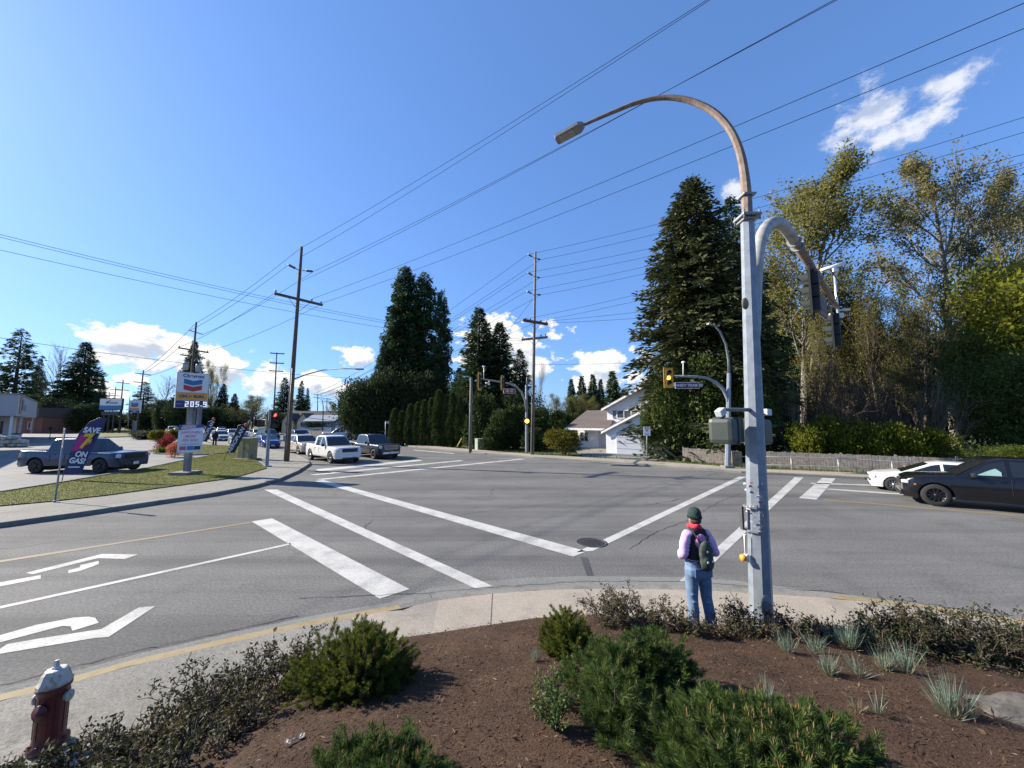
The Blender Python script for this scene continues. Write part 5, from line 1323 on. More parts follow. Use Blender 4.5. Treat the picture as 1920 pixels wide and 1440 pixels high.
def curve_pts(P, k=4):
    out = []
    for i in range(len(P) - 1):
        p0, p1, p2, p3 = P[max(i - 1, 0)], P[i], P[i + 1], P[min(i + 2, len(P) - 1)]
        for j in range(k):
            t = j / k; out.append(.5 * (2 * p1 + (p2 - p0) * t + (2 * p0 - 5 * p1 + 4 * p2 - p3) * t * t + (3 * p1 - p0 - 3 * p2 + p3) * t ** 3))
    return out + [P[-1]]
def oct_pole(mb, base, h, r0, r1, m=0, n=8): mb.tube([base, base + Vector((0, 0, h))], [r0, r1], n, m, smooth=False)
def signal_head(label, loc, face, lit=None, plate=SIGY, house=SIGD, s=1.0, group=None, cat='traffic light', visor=None):
    """three lamp head; face = plan direction it shines towards"""
    t = thing('traffic_light', label, cat, loc, math.atan2(face[1], face[0]) + math.pi / 2, group); t.scale = (s, s, s)
    mb = MB()
    for k in range(3): mb.cbox((0, .06, .34 - .34 * k), (.32, .20, .325), .03, 0)
    mb.tube([(0, .06, .5), (0, .06, .62)], .035, 8, 0); mb.build('housing', house, t)
    mb = MB(); O = [(-.30, -.66), (.30, -.66), (.30, .66), (-.30, .66)]; I = [(-.165, -.52), (.165, -.52), (.165, .52), (-.165, .52)]
    for i in range(4):
        j = (i + 1) % 4; mb.plate([O[i], O[j], I[j], I[i]], -.035, -.022)
    for i in range(4):
        j = (i + 1) % 4; a, b = O[i], O[j]; mb.box(((a[0] + b[0]) / 2, -.02, (a[1] + b[1]) / 2), (abs(a[0] - b[0]) + .02, .05, abs(a[1] - b[1]) + .02))
    mb.build('backplate', plate, t)
    for k, (nm, m_) in enumerate((('red', LENSR), ('amber', LENSA), ('green', LENSG))):
        z = .34 - .34 * k
        mb = MB(); mb.lathe([(0, -.075), (.09, -.065), (.135, -.045), (.135, -.03)], 20, axis='Y', c=(0, 0, z)); mb.build('lens', (LITA if k == 1 else LITR) if lit == k else m_, t)
        mb = MB(); n = 14; vs = []
        for i in range(n + 1):
            a = R(-25) + R(230) * i / n
            for rr in (.148, .156): 
                vs.append((math.cos(a) * rr, -.04, z + math.sin(a) * rr)); vs.append((math.cos(a) * rr, -.30 + .10 * (1 - math.sin(max(0, min(math.pi, a)))), z + math.sin(a) * rr))
        fs = []
        for i in range(n):
            o = i * 4; fs += [(o, o + 1, o + 5, o + 4), (o + 2, o + 6, o + 7, o + 3), (o + 1, o + 3, o + 7, o + 5), (o, o + 4, o + 6, o + 2)]
        mb.add(vs, fs); mb.build('visor', visor or SIGB, t)
    return t
def street_sign(label, body, c, face, w, h, m, size, lm=None, m2=None):
    t = thing('street_sign', label, 'street sign', c, math.atan2(face[1], face[0]) + math.pi / 2)
    mb = MB(); mb.cbox((0, .04, 0), (w, .08, h), .012); mb.build('frame', WHITEM, t)
    mb = MB(); mb.box((0, -.003, 0), (w - .05, .008, h - .05)); mb.build('panel', m, t)
    if m2: mb = MB(); mb.box((w * .22, -.009, 0), (w * .56 - .06, .006, h - .055)); mb.build('panel', m2, t)
    text(body, size, lm or WHITEM, t, (0, -.016, -.005), off=.006, sx=.82)
    return t

# --- near lamp post with signal arm
LP = Vector((3.56, 5.70, .14))
t = thing('lamp_post', 'tall galvanised octagonal post beside the person, with rusty lamp arm and signal arm', 'lamp post', LP)
top = at(1401, 408, LP.y) - LP
mb = MB(); mb.tube([Vector((0, 0, -.1)), Vector((0, 0, .02)), top], [.158, .153, .095], 8, 0, smooth=False); mb.build('post', GALV, t)
mb = MB(); mb.cbox((top.x, top.y, top.z), (.29, .29, .045), .01); mb.cbox((top.x, top.y, top.z - .06), (.23, .23, .03), .008)
for sx in (-1, 1):
    for sy in (-1, 1): mb.tube([(top.x + sx * .12, top.y + sy * .12, top.z - .09), (top.x + sx * .12, top.y + sy * .12, top.z + .07)], .014, 6)
mb.build('flange', GALVD, t)
ap = [(1401, 405, 5.70), (1400, 370, 5.72), (1397, 335, 5.78), (1389, 290, 5.86), (1372, 248, 5.95), (1343, 214, 6.1), (1308, 194, 6.25), (1270, 184, 6.4), (1232, 184, 6.55), (1190, 194, 6.7), (1150, 210, 6.85), (1115, 225, 7.0), (1093, 235, 7.1)]
P = curve_pts([at(*p) - LP for p in ap]); mb = MB(); mb.tube(P, [.078 - .050 * i / (len(P) - 1) for i in range(len(P))], 8, 0, smooth=False); mb.build('lamp_arm', RUST, t)
mb = MB(); mb.cbox((P[4].x, P[4].y, P[4].z + .02), (.20, .20, .03), .008); mb.build('arm_collar', GALVD, t)
# luminaire
a, b = P[-1], at(1044, 262, 7.35) - LP; d = (b - a); ln = d.length; d.normalize()
lum = bpy.data.objects.new('lamp_head', None); link(lum, t); lum.location = a; lum.rotation_mode = 'QUATERNION'; lum.rotation_quaternion = d.to_track_quat('X', 'Z')
mb = MB(); mb.prism(ccw([(-.02, -.05), (.08, -.13), (ln, -.12), (ln + .02, -.06), (ln + .02, .06), (ln, .12), (.08, .13), (-.02, .05)]), -.03, .035); mb.cbox((.10, 0, .06), (.16, .12, .05), .02); mb.cbox((.16, 0, .10), (.05, .05, .05), .012); mb.build('housing', GALVD, lum)
mb = MB(); mb.box((ln * .62, 0, -.036), (ln * .55, .18, .012))
for i in range(3):
    for j in range(2): mb.box((ln * (.45 + .16 * i), -.045 + .09 * j, -.045), (.055, .055, .01))
mb.build('lens', mat('lamp_lens', (.30, .30, .26), .4, var=.05), lum)
# signal arm
sp = [(1416, 630, 5.76), (1417, 560, 5.78), (1419, 500, 5.84), (1425, 455, 5.95), (1436, 428, 6.12), (1451, 417, 6.35), (1467, 422, 6.65), (1480, 438, 6.95), (1489, 452, 7.15)]
P = curve_pts([at(*p) - LP for p in sp]); mb = MB(); mb.tube(P, [float(np.interp(i / (len(P) - 1), [0, .25, .5, 1], [.075, .093, .10, .092])) for i in range(len(P))], 12); mb.build('signal_arm_bend', RUSTG, t)
q0, q1 = at(1489, 452, 7.15) - LP, at(1571, 578, 9.9) - LP
mb = MB(); mb.tube([q0, q1], [.085, .05], 10); mb.build('signal_arm', RUST, t)
dd = (q1 - q0).normalized()
for k in (.0, .055, .47):
    mb = MB(); mb.tube([q0 + (q1 - q0) * k - dd * .02, q0 + (q1 - q0) * k + dd * .02], .125 - .04 * k, 12); mb.build('arm_flange', GALVD, t)
# hand hole, cover plate, band with button
mb = MB(); z = (at(1401, 568, 5.55) - LP).z
mb.lathe([(0, -.018), (.045, -.016), (.055, 0)], 16, axis='Y'); 
for i in range(len(mb.v)): mb.v[i] = Vector((mb.v[i].x - .03, mb.v[i].y - .122, mb.v[i].z * 1.7 + z))
mb.build('hand_hole_cover', RUST, t)
mb = MB(); mb.lathe([(0, -.01), (.07, -.01), (.08, .0)], 16, axis='Y')
for i in range(len(mb.v)): mb.v[i] = Vector((mb.v[i].x - .02, mb.v[i].y - .155, mb.v[i].z * 1.9 + .30))
mb.build('hand_hole_cover', GALVD, t)
for z_ in (1.62, 1.28):
    mb = MB(); mb.tube([(0, 0, z_ - .012), (0, 0, z_ + .012)], .152, 8, smooth=False); mb.build('steel_band', GALVD, t)
mb = MB(); mb.cbox((-.178, .03, 1.45), (.035, .07, .34), .012); mb.build('sign_plate_edge_on', mat('sign_back', (.07, .07, .075), .6, .2), t)
mb = MB(); mb.tube([(-.155, -.02, 1.22), (-.185, -.02, 1.22), (-.185, -.02, .92)], .012, 6); mb.cbox((-.17, -.02, .90), (.05, .08, .12), .02); mb.build('button_bracket', WHITEM, t)
mb = MB(); mb.lathe([(.0, -.06), (.045, -.055), (.05, -.02), (.045, 0)], 14, axis='X', c=(-.195, -.02, .90)); mb.build('push_button', mat('orange_button', (.75, .30, .03), .4), t)
mb = MB(); rng = np.random.default_rng(8)
for k in range(22):
    a = rng.uniform(R(180), R(330)); z_ = rng.uniform(1.30, 1.98); r_ = .163 - .012 * z_
    mb.box((math.cos(a) * r_ * .985, math.sin(a) * r_ * .985, z_), (.05 * rng.uniform(.5, 1.3), .006, .018 * rng.uniform(.4, 1.6)), int(rng.integers(0, 3)), rz=a + math.pi / 2, ry=rng.uniform(-.4, .4))
mb.build('poster_scraps', [mat('torn_paper', (.55, .52, .52), .8), mat('torn_paper_rust', (.22, .09, .07), .8), mat('torn_tape', (.32, .33, .36), .6)], t)
# pedestrian heads seen from behind
def ped_head(label, loc, rz, lit=None, house=SIGD, s=1.0):
    t = thing('pedestrian_signal', label, 'pedestrian signal', loc, rz); t.scale = (s, s, s)
    mb = MB(); mb.cbox((0, 0, 0), (.42, .30, .46), .075, 0); mb.cbox((0, -.15, 0), (.46, .06, .49), .02, 0); mb.tube([(0, .02, .2), (0, .02, .34)], .035, 8, 0); mb.build('housing', house, t)
    mb = MB()
    for s_ in (-1, 1): mb.box((s_ * .22, -.26, .02), (.012, .18, .44), 0)
    mb.box((0, -.25, .24), (.44, .18, .012), 0); mb.build('visor', SIGB, t)
    mb = MB(); mb.box((0, -.182, 0), (.38, .01, .40)); mb.build('lens', LITA if lit else SIGB, t)
    return t
pl = at(1356, 808, 5.55); pr = at(1424, 810, 5.95)
ped_head('dark green pedestrian signal on the left side of the galvanised post', pl, R(130), s=.80); ped_head('dark green pedestrian signal half hidden right of the galvanised post', pr, R(215), s=.86)
t2 = thing('signal_bracket', 'short green bracket arm holding the pedestrian signals on the lamp post', 'bracket', LP)
mb = MB(); u0, u1 = pl + Vector((0, 0, .31)) - LP, pr + Vector((0, 0, .31)) - LP
mb.tube([u0 + Vector((0, 0, -.08)), u0, Vector((0, -.05, u0.z)), Vector((0, .1, u0.z)), u1, u1 + Vector((0, 0, -.08))], .028, 8); mb.build('tube', mat('bracket_green', (.14, .17, .16), .5, .2), t2)
for (px, py, d_, rr) in ((1351, 773, 5.5, -.45), (1437, 773, 5.95, .05)):
    c = at(px, py, d_) - LP; mb = MB(); mb.cbox((c.x, c.y, c.z), (.13, .10, .10), .012, rz=.5, ry=rr); mb.build('speaker_box', mat('pale_grey_box', (.45, .49, .51), .5), t2)
# heads, sign and camera on the signal arm
FQ = (-.742, .670)
def arm_pt(k): return LP + q0 + (q1 - q0) * k
signal_head('dark three lamp signal seen from behind, hanging nearest along the near arm', arm_pt(.27) + Vector((-.02, -.05, -.66)), FQ, None, SIGB, SIGB, s=.82, visor=SIGD)
signal_head('dark three lamp signal at the tip of the near arm', arm_pt(.80) + Vector((0, 0, -.85)), FQ, None, SIGB, SIGB, s=.82, visor=SIGD)
BROWN = mat('brown_sign', (.085, .050, .038), .6, var=.3, scale=8)
c = at(1537, 570, 8.35); fd = Vector(((q1 - q0).y, -(q1 - q0).x, 0)).normalized()
t = thing('street_sign', 'brown street name sign seen edge on, between the two near signal heads', 'street sign', c, math.atan2((q1 - q0).y, (q1 - q0).x))
mb = MB(); mb.cbox((0, 0, 0), (1.30, .05, .46), .01); mb.build('frame', mat('brown_frame', (.16, .10, .07), .6), t)
mb = MB(); mb.box((0, -.027, .03), (1.22, .008, .34)); mb.build('panel', BROWN, t); text('181 ST', .30, mat('faded_letters', (.30, .20, .16), .6), t, (0, -.034, .03), sx=.9)
e = arm_pt(.985); t = thing('traffic_camera', 'white tube camera on a thin mast at the tip of the near signal arm', 'camera', e)
mb = MB(); mb.tube([(0, 0, -.55), (0, 0, 1.02)], .032, 8); mb.build('mast', mat('bright_aluminium', (.62, .63, .64), .35, .7), t)
mb = MB(); mb.cbox((0, 0, 1.02), (.14, .14, .09), .015); mb.build('bracket', WHITEM, t)
mb = MB(); mb.tube([(-.27, .10, 1.06), (.24, -.08, 1.20)], .055, 10); mb.tube([(.24, -.08, 1.20), (.28, -.095, 1.212)], .045, 10, 1); mb.build('camera_body', [WHITEM, BLACKM], t)
mb = MB(); mb.cbox((-.06, -.02, -.22), (.34, .10, .13), .02); mb.cbox((.20, 0, -.06), (.20, .12, .05), .015); mb.build('sensor_box', mat('pale_sensor', (.52, .55, .54), .5), t)
mb = MB(); pts = [arm_pt(.45) + Vector((0, 0, .08)) - e, arm_pt(.52) + Vector((.25, 0, .30)) - e, arm_pt(.62) + Vector((.38, 0, .12)) - e, arm_pt(.66) + Vector((.2, 0, -.35)) - e, arm_pt(.5) + Vector((0, -.05, -.32)) - e]
mb.tube(pts, .012, 6); mb.build('cable', BLACKM, t)

# --- right mast
RB = G(1364, 877, .14)
t = thing('traffic_mast', 'steel traffic mast with curved arm and lamp, in front of the big spruce', 'traffic mast', RB)
def rel(px, py, d, o=RB): return at(px, py, d) - o
mb = MB(); mb.tube([Vector((0, 0, -.05)), rel(1367, 700, RB.y)], [.17, .12], 8, smooth=False); mb.build('post', GALV, t)
mb = MB(); P = [rel(1367, 700, RB.y), rel(1366, 675, RB.y - .1), rel(1361, 645, RB.y - .4), rel(1350, 622, RB.y - .8), rel(1338, 608, RB.y - 1.2)]; mb.tube(P, [.085, .075, .065, .055, .045], 8); mb.cbox((P[-1].x - .2, P[-1].y, P[-1].z - .02), (.5, .2, .09), .03, rz=.5); mb.build('lamp_arm', GALVD, t)
mb = MB(); P = [rel(1367, 772, RB.y), rel(1364, 748, RB.y), rel(1356, 730, RB.y), rel(1343, 717, RB.y), rel(1326, 709, RB.y), rel(1305, 706, RB.y), rel(1262, 705, RB.y)]; mb.tube(P, [.10, .10, .098, .095, .09, .08, .05], 8); mb.build('signal_arm', GALV, t)
mb = MB(); mb.tube([rel(1281, 706, RB.y), rel(1281, 680, RB.y)], .03, 6); mb.cbox(tuple(rel(1281, 679, RB.y)), (.12, .3, .10), .02)
mb.build('sensor', WHITEM, t)
mb = MB(); mb.cbox((0, 0, .05), (.6, .6, .18), .03); mb.build('footing', CONCG, t)
signal_head('yellow framed traffic light glowing amber on the right mast arm', at(1253, 708.5, RB.y - .1), (-.05, -1), 1, SIGY, SIGY, s=.95)
street_sign('long dark street name sign below the right mast arm', 'KENNEDY TRUNK RD', at(1289, 722.5, RB.y - .1), (-.02, -1), 1.5, .40, mat('sign_navy', (.016, .016, .045), .5), .24, mat('sign_lilac', (.62, .58, .64), .5), mat('sign_maroon', (.10, .012, .025), .5))
# --- left mast
LB = G(988, 847, .14)
t = thing('traffic_mast', 'steel traffic mast with curved arm beside the tall utility pole', 'traffic mast', LB)
mb = MB(); mb.tube([Vector((0, 0, -.05)), rel(987, 722, LB.y, LB)], [.17, .12], 8, smooth=False); mb.tube([rel(987, 722, LB.y, LB), rel(988, 707, LB.y, LB)], [.05, .04], 6); mb.build('post', GALV, t)
mb = MB(); P = [rel(987, 775, LB.y, LB), rel(985, 752, LB.y - .3, LB), rel(978, 735, LB.y - 1, LB), rel(968, 725, LB.y - 2, LB), rel(955, 719, LB.y - 3.0, LB), rel(925, 714, LB.y - 5.2, LB), rel(899, 710, LB.y - 7.2, LB)]; mb.tube(P, [.10, .10, .098, .09, .08, .065, .05], 8); mb.build('signal_arm', RUSTG, t)
mb = MB(); p = rel(907, 711, LB.y - 6.5, LB); mb.tube([p, p + Vector((0, 0, .95))], .03, 6); mb.lathe([(.03, .9), (.12, 1.0), (.12, 1.05), (0, 1.08)], 12, c=p); mb.build('sensor', WHITEM, t)
mb = MB(); p = rel(917, 718, LB.y - 5.6, LB); mb.tube([p + Vector((0, 0, .18)), p], .03, 6); mb.tube([p, p + Vector((-.30, -.05, -.02))], .06, 8); mb.ball(p + Vector((0, 0, -.10)), .09); mb.build('camera', WHITEM, t)
FR = (.858, -.30)
signal_head('larger yellow framed signal at the tip of the left mast arm', at(899, 715, LB.y - 7.2), (.93, -.30), None, SIGY, SIGB, s=1.05)
signal_head('smaller yellow framed signal in the middle of the left mast arm', at(942, 718, LB.y - 4), (.93, -.36), None, SIGY, SIGB, s=.95)
street_sign('red street name sign below the left mast arm', '181 ST', at(955, 733, LB.y - 2.8), (.15, -1), 1.05, .42, mat('sign_red', (.22, .018, .022), .5), .32)
t = thing('pedestrian_signal', 'small amber lit pedestrian signal on the left mast post', 'pedestrian signal', at(988, 789.5, LB.y - .35))
mb = MB(); mb.cbox((0, .1, 0), (.62, .3, .62), .05); mb.box((-.42, .1, 0), (.3, .1, .08)); mb.build('housing', SIGB, t)
mb = MB(); mb.lathe([(0, -.09), (.16, -.08), (.2, -.05)], 18, axis='Y'); mb.build('lens', LITA, t)
# --- corner signal post by the banners
CB = G(500, 875, .14)
t = thing('signal_post', 'short galvanised signal post on the left corner', 'signal post', CB)
mb = MB(); mb.tube([Vector((0, 0, 0)), rel(507, 768, CB.y, CB)], [.11, .08], 8, smooth=False); mb.cbox((0, 0, .03), (.4, .4, .06), .02); mb.build('post', GALV, t)
mb = MB(); u = rel(506, 790, CB.y, CB); mb.tube([u + Vector((-.5, 0, .1)), u + Vector((0, 0, .1))], .03, 6); mb.tube([u + Vector((0, 0, .45)), u + Vector((.25, 0, .45))], .03, 6); mb.build('bracket', GALVD, t)
signal_head('red lit signal on the left corner post seen side on', at(514.5, 786, CB.y), (.85, -.5), 0, SIGB, SIGB, s=.80)
ped_head('dark pedestrian signal left of the corner post', at(490, 794, CB.y), R(-30), house=mat('red_brown_housing', (.07, .02, .018), .5), s=.95)
t = thing('sign_plate', 'small pale sign plate below the pedestrian signal on the corner post', 'sign', at(490, 807.5, CB.y))
mb = MB(); mb.cbox((0, 0, 0), (.46, .03, .36), .01); mb.build('plate', mat('pale_sign', (.50, .55, .48), .5, var=.3, scale=8), t)

# ------------------------------------------------------------------ utility poles
PORC = mat('insulator', (.10, .095, .10), .35, var=.1); WIRE = mat('wire', (.008, .008, .009), .9, spec=.02)
POLES = {}
def utility_pole(key, label, base_px, top_px, r0=.19, r1=.10, wood=WOOD, depth=None):
    b = G(*base_px, .1) if depth is None else at(base_px[0], 790, depth); b.z = 0 if depth else .1
    tp = at(*top_px, b.y); t = thing('utility_pole', label, 'utility pole', b)
    mb = MB(); mb.tube([Vector((0, 0, -.2)), (tp - b) * .5, tp - b], [r0, (r0 + r1) / 2, r1], 9); mb.build('pole', wood, t)
    POLES[key] = (t, b, tp); return t, b, tp
def crossarm(t, b, p, q, th=.12, braces=True, pins=(), m=WOOD, brace_pt=None):
    p, q = p - b, q - b; d = q - p; mb = MB(); c = (p + q) / 2
    mb.cbox(tuple(c), (d.length, th, th * 1.1), .015, rz=math.atan2(d.y, d.x), ry=-math.atan2(d.z, math.hypot(d.x, d.y))); ob = mb.build('crossarm', m, t)
    for k in pins:
        mb = MB(); a = p + d * k; mb.lathe([(.02, .06), (.02, .14), (.07, .16), (.05, .22), (.06, .25), (.02, .30)], 10, c=a); i_ = mb.build('insulator', PORC, ob)
    if braces:
        for k in (.26, .74):
            mb = MB(); a = p + d * k; e = c + Vector((0, 0, -d.length * .28)); mb.tube([a, e], .02, 5); mb.build('brace', GALVD, ob)
t, b, tp = utility_pole('L', 'leaning brown utility pole on the left corner with one long crossarm', (537, 866), (565.5, 463))
dA = b.y
crossarm(t, b, at(514, 550, dA - 1.0), at(605, 572, dA + 1.2), .16, True, (.03, .76, .96))
for (x0, y0, x1, y1) in ((561, 507, 540, 496), (567, 507, 587, 509)):
    mb = MB(); p, q = at(x0, y0, dA) - b, at(x1, y1, dA + (.6 if x1 > 565 else -.6)) - b; mb.tube([p, p.lerp(q, .35), p.lerp(q, .36), p.lerp(q, .9), q], [.03, .03, .085, .085, .03], 8); mb.build('insulator', PORC, t)
mb = MB(); P = [rel(551, 711, dA, b), rel(575, 702, dA - .3, b), rel(605, 694, dA - .8, b), rel(640, 691, dA - 1.4, b), rel(668, 692, dA - 1.9, b)]; mb.tube(P, [.045, .045, .04, .035, .03], 7); mb.build('lamp_arm', GALVD, t)
mb = MB(); p = P[-1]; mb.cbox((p.x + .22, p.y, p.z - .01), (.55, .2, .10), .03); mb.build('lamp_head', GALVD, t)
mb = MB(); mb.tube([rel(537, 845, dA - .25, b), rel(548, 690, dA - .22, b)], .03, 6); mb.cbox(tuple(rel(534, 822, dA - .3, b)), (.16, .14, .45), .02); mb.build('conduit', GALVD, t)
t, b, tp = utility_pole('C', 'tall straight utility pole in the middle with three pairs of insulators', (998, 853), (1004, 472), .17, .10, WOODG)
dC = b.y
for (x0, y0, x1, y1) in ((1001, 483, 990, 477), (1005, 484, 1013, 487), (1001, 518, 990, 511), (1005, 519, 1012, 521), (1000, 552, 988, 546), (1004, 552, 1014, 553)):
    mb = MB(); p, q = at(x0, y0, dC) - b, at(x1, y1, dC + (.5 if x1 > 1003 else -.5)) - b; mb.tube([p, p.lerp(q, .35), p.lerp(q, .36), p.lerp(q, .92), q], [.025, .025, .075, .075, .03], 8); mb.build('insulator', PORC, t)
RWOOD = mat('crossarm_red_wood', (.14, .065, .045), .9, var=.3, scale=5)
crossarm(t, b, at(980, 600, dC - .4), at(1027, 608, dC + .4), .2, True, (.12, .3, .72, .95), RWOOD)
crossarm(t, b, at(978, 637, dC + .3), at(1027, 632, dC - .3), .17, True, (.05, .75, .92), mat('crossarm_tan_wood', (.22, .14, .09), .9, var=.3, scale=5))
mb = MB(); mb.tube([rel(998, 845, dC - .2, b), rel(999, 700, dC - .18, b)], .04, 6); mb.build('conduit', DARKP, t)
t, b, tp = utility_pole('T', 'utility pole with transformers behind the tall fuel sign', (352, 815), (368, 604), .19, .11, depth=50)
crossarm(t, b, at(334, 652, 49.4), at(391, 661, 50.6), .16, True, (.03, .6, .97)); crossarm(t, b, at(338, 665, 49.4), at(385, 672, 50.6), .14, False, (.1, .9))
for (px, py) in ((348, 686), (372, 690)):
    mb = MB(); p = at(px, py, 49.6) - b; mb.lathe([(0, -.55), (.30, -.5), (.32, .4), (.28, .48), (0, .5)], 14, c=p); mb.build('transformer', mat('transformer_grey', (.36, .38, .39), .5), t)
mb = MB(); 
for s_ in (-1, 1): mb.tube([rel(367, 623, 50, b), rel(367 + s_ * 13, 619 if s_ < 0 else 627, 50 + s_ * .3, b)], .06, 6)
mb.build('insulator', PORC, t)
t, b, tp = utility_pole('H', 'utility pole with three short crossarms beyond the queue', (513, 775), (519, 661), .2, .12, depth=92)
for y_ in (662, 680, 695): crossarm(t, b, at(507 + (662 - y_) * .06, y_, 92), at(533 + (662 - y_) * .06, y_ + 1.5, 92), .22, False, (.03, .97))
for key, lb, bx, tx, d_ in (('T2', 'thin distant utility pole above the small fuel sign', (258, 800), (269, 694), 95), ('T3', 'thin distant utility pole above the fitness sign', (224, 800), (231, 712), 118), ('T4', 'faint distant utility pole left of the fitness sign pole', (212, 800), (217, 726), 145), ('T5', 'faintest distant utility pole left of the others', (203, 800), (205, 735), 170),
                          ('F1', 'far twin transmission pole above the pale houses', (595, 780), (596, 738), 150), ('F2', 'second far transmission pole above the blue gable', (613, 780), (613, 746), 165)):
    t, b, tp = utility_pole(key, lb, bx, tx, .22, .13, WOOD, depth=d_)
    u = (tp - b).normalized()
    for k in (1.0, 3.2): crossarm(t, b, tp - u * k * (1 if d_ < 149 else .5) + Vector((-1.6, -.5, .2)), tp - u * k * (1 if d_ < 149 else .5) + Vector((1.6, .5, -.2)), .18, False, ())
t = thing('street_lamp', 'far curved street lamp in front of the pale house', 'street lamp', at(606, 790, 80) * 1); t.location.z = 0
mb = MB(); o_ = Vector(t.location); mb.tube([Vector((0, 0, 0)), at(606, 765, 80) - o_, at(605, 752, 80) - o_, at(600, 748, 80) - o_], [.12, .09, .07, .05], 7); mb.build('post', DARKP, t)
t, b, tp = utility_pole('S', 'grey stub pole left of the green cabinet', (882, 847), (883.5, 708), .17, .13, WOODG)
mb = MB(); mb.tube([rel(866, 822, b.y - 1.0, b), rel(857, 838, b.y - 1.8, b)], .06, 6); mb.build('guy_guard', mat('guy_guard_yellow', (.42, .30, .04), .6), t)
mb = MB(); mb.tube([rel(883, 712, b.y, b), rel(1000, 560, dC, b)], .012, 5); mb.build('guy_wire', WIRE, t)

# ------------------------------------------------------------------ wires
def wire(label, p, q, sag=.6, r=.012,  over=1.0, group='overhead wires'):
    p, q = Vector(p), Vector(q); q = p + (q - p) * over; n = 24; P = []
    for i in range(n + 1):
        u = i / n; v = p.lerp(q, u); v.z -= 4 * sag * u * (1 - u); P.append(v)
    mb = MB(); o = p; mb.tube([v - p for v in P], [max(r * .62, .00036 * v.length) for v in P], 5, cap=False); ob = mb.build('power_line', WIRE, recalc=False); ob.location = p
    return tag(ob, label, 'power line', group)
LBs, LT = POLES['L'][1], POLES['L'][2]
D1 = (.735, -.678)
for (x0, y0, x1, y1, lb) in ((565, 464, 1313, 0, 'steepest wire from the top of the leaning pole'), (567, 480, 1319, 0, 'wire just below the steepest one from the leaning pole'),
                            (588, 509, 1552, 0, 'wire from the right insulator of the leaning pole to the top edge'), (566, 527, 1546, 0, 'wire from below the insulators of the leaning pole to the top edge'),
                            (583, 561, 1906, 0, 'wire from the long crossarm to the upper right corner'), (602, 569, 1920, 42, 'wire from the crossarm end passing under the lamp arm to the right edge')):
    p = at(x0, y0, dA); q = meet((p.x, p.y), D1, x1, y1); wire(lb, p, q, .25, .011, 1.15)
for (x0, y0, x1, y1, lb) in ((565, 464, 367, 606, 'wire joining the tops of the leaning pole and the transformer pole'), (540, 497, 355, 620, 'wire from the left insulator to the transformer pole'), (588, 509, 380, 627, 'wire from the right insulator to the transformer pole'),
                             (516, 549, 336, 651, 'wire from the left crossarm end to the transformer pole'), (602, 571, 388, 659, 'wire from the right crossarm end to the transformer pole')):
    wire(lb, at(x0, y0, dA), at(x1, y1, 50), .35, .012)
for (x0, y0, x1, y1, lb) in ((367, 606, 268, 696, 'far wire joining the transformer pole and the next pole top'), (336, 651, 262, 702, 'far wire on the left crossarm beyond the transformer pole'), (388, 659, 272, 706, 'far wire on the right crossarm beyond the transformer pole')):
    wire(lb, at(x0, y0, 50), at(x1, y1, 95), .5, .014)
RW = [(990, 477, 1837, 240), (1013, 487, 1920, 242), (990, 511, 1920, 283), (1012, 521, 1920, 298), (988, 546, 1920, 308), (1014, 553, 1920, 321), (985, 598, 1920, 347), (1008, 603, 1920, 366)]
nm = ['topmost', 'second', 'third', 'fourth', 'fifth', 'sixth', 'seventh', 'lowest']
for i, (x0, y0, x1, y1) in enumerate(RW):
    p = at(x0, y0, dC); q = meet((p.x, p.y), (.83, -.55), x1, y1); wire('%s of the eight wires running right from the tall middle pole' % nm[i], p, q, .5, .012 if i < 6 else .014, 1.1)
for i, (x0, y0, x1, y1) in enumerate([(990, 477, 592, 736), (1013, 487, 601, 738), (990, 511, 592, 742), (1012, 521, 601, 744), (988, 546, 592, 748), (1014, 553, 601, 750), (985, 598, 590, 754), (1008, 603, 600, 756)]):
    wire('%s of the eight wires running left from the tall middle pole' % nm[i], at(x0, y0, dC), at(x1, y1, 150), 1.6, .016 if i < 6 else .02)
for i, (x0, y0, y1) in enumerate([(0, 427, 636), (0, 432, 640), (0, 456, 644)]):
    q = at(980, y1, dC); p = meet((q.x, q.y), (-.66, -.75), x0, y0); wire('%s of the three wires from the upper left edge to the tall middle pole' % ['topmost', 'second', 'lowest'][i], q, p, .7, .012, 1.1)
q = at(883, 712, POLES['S'][1].y); p = meet((q.x, q.y), (-.75, -.66), 0, 622); wire('single low cable crossing the left sky to the stub pole', q, p, .9, .014, 1.1)
p = at(1003, 683, dC); q = meet((p.x, p.y), (.83, -.55), 1920, 622); wire('single low cable running right past the lamp post', p, q, .5, .014, 1.1)
for (y0, x1, y1, lb) in ((602, 1392, 553, 'upper of two short spans right of the middle pole'), (606, 1392, 573, 'lower of two short spans right of the middle pole')):
    p = at(1027, y0, dC); q = meet((p.x, p.y), (.90, -.43), x1, y1); wire(lb, p, q, .3, .012, 1.6)

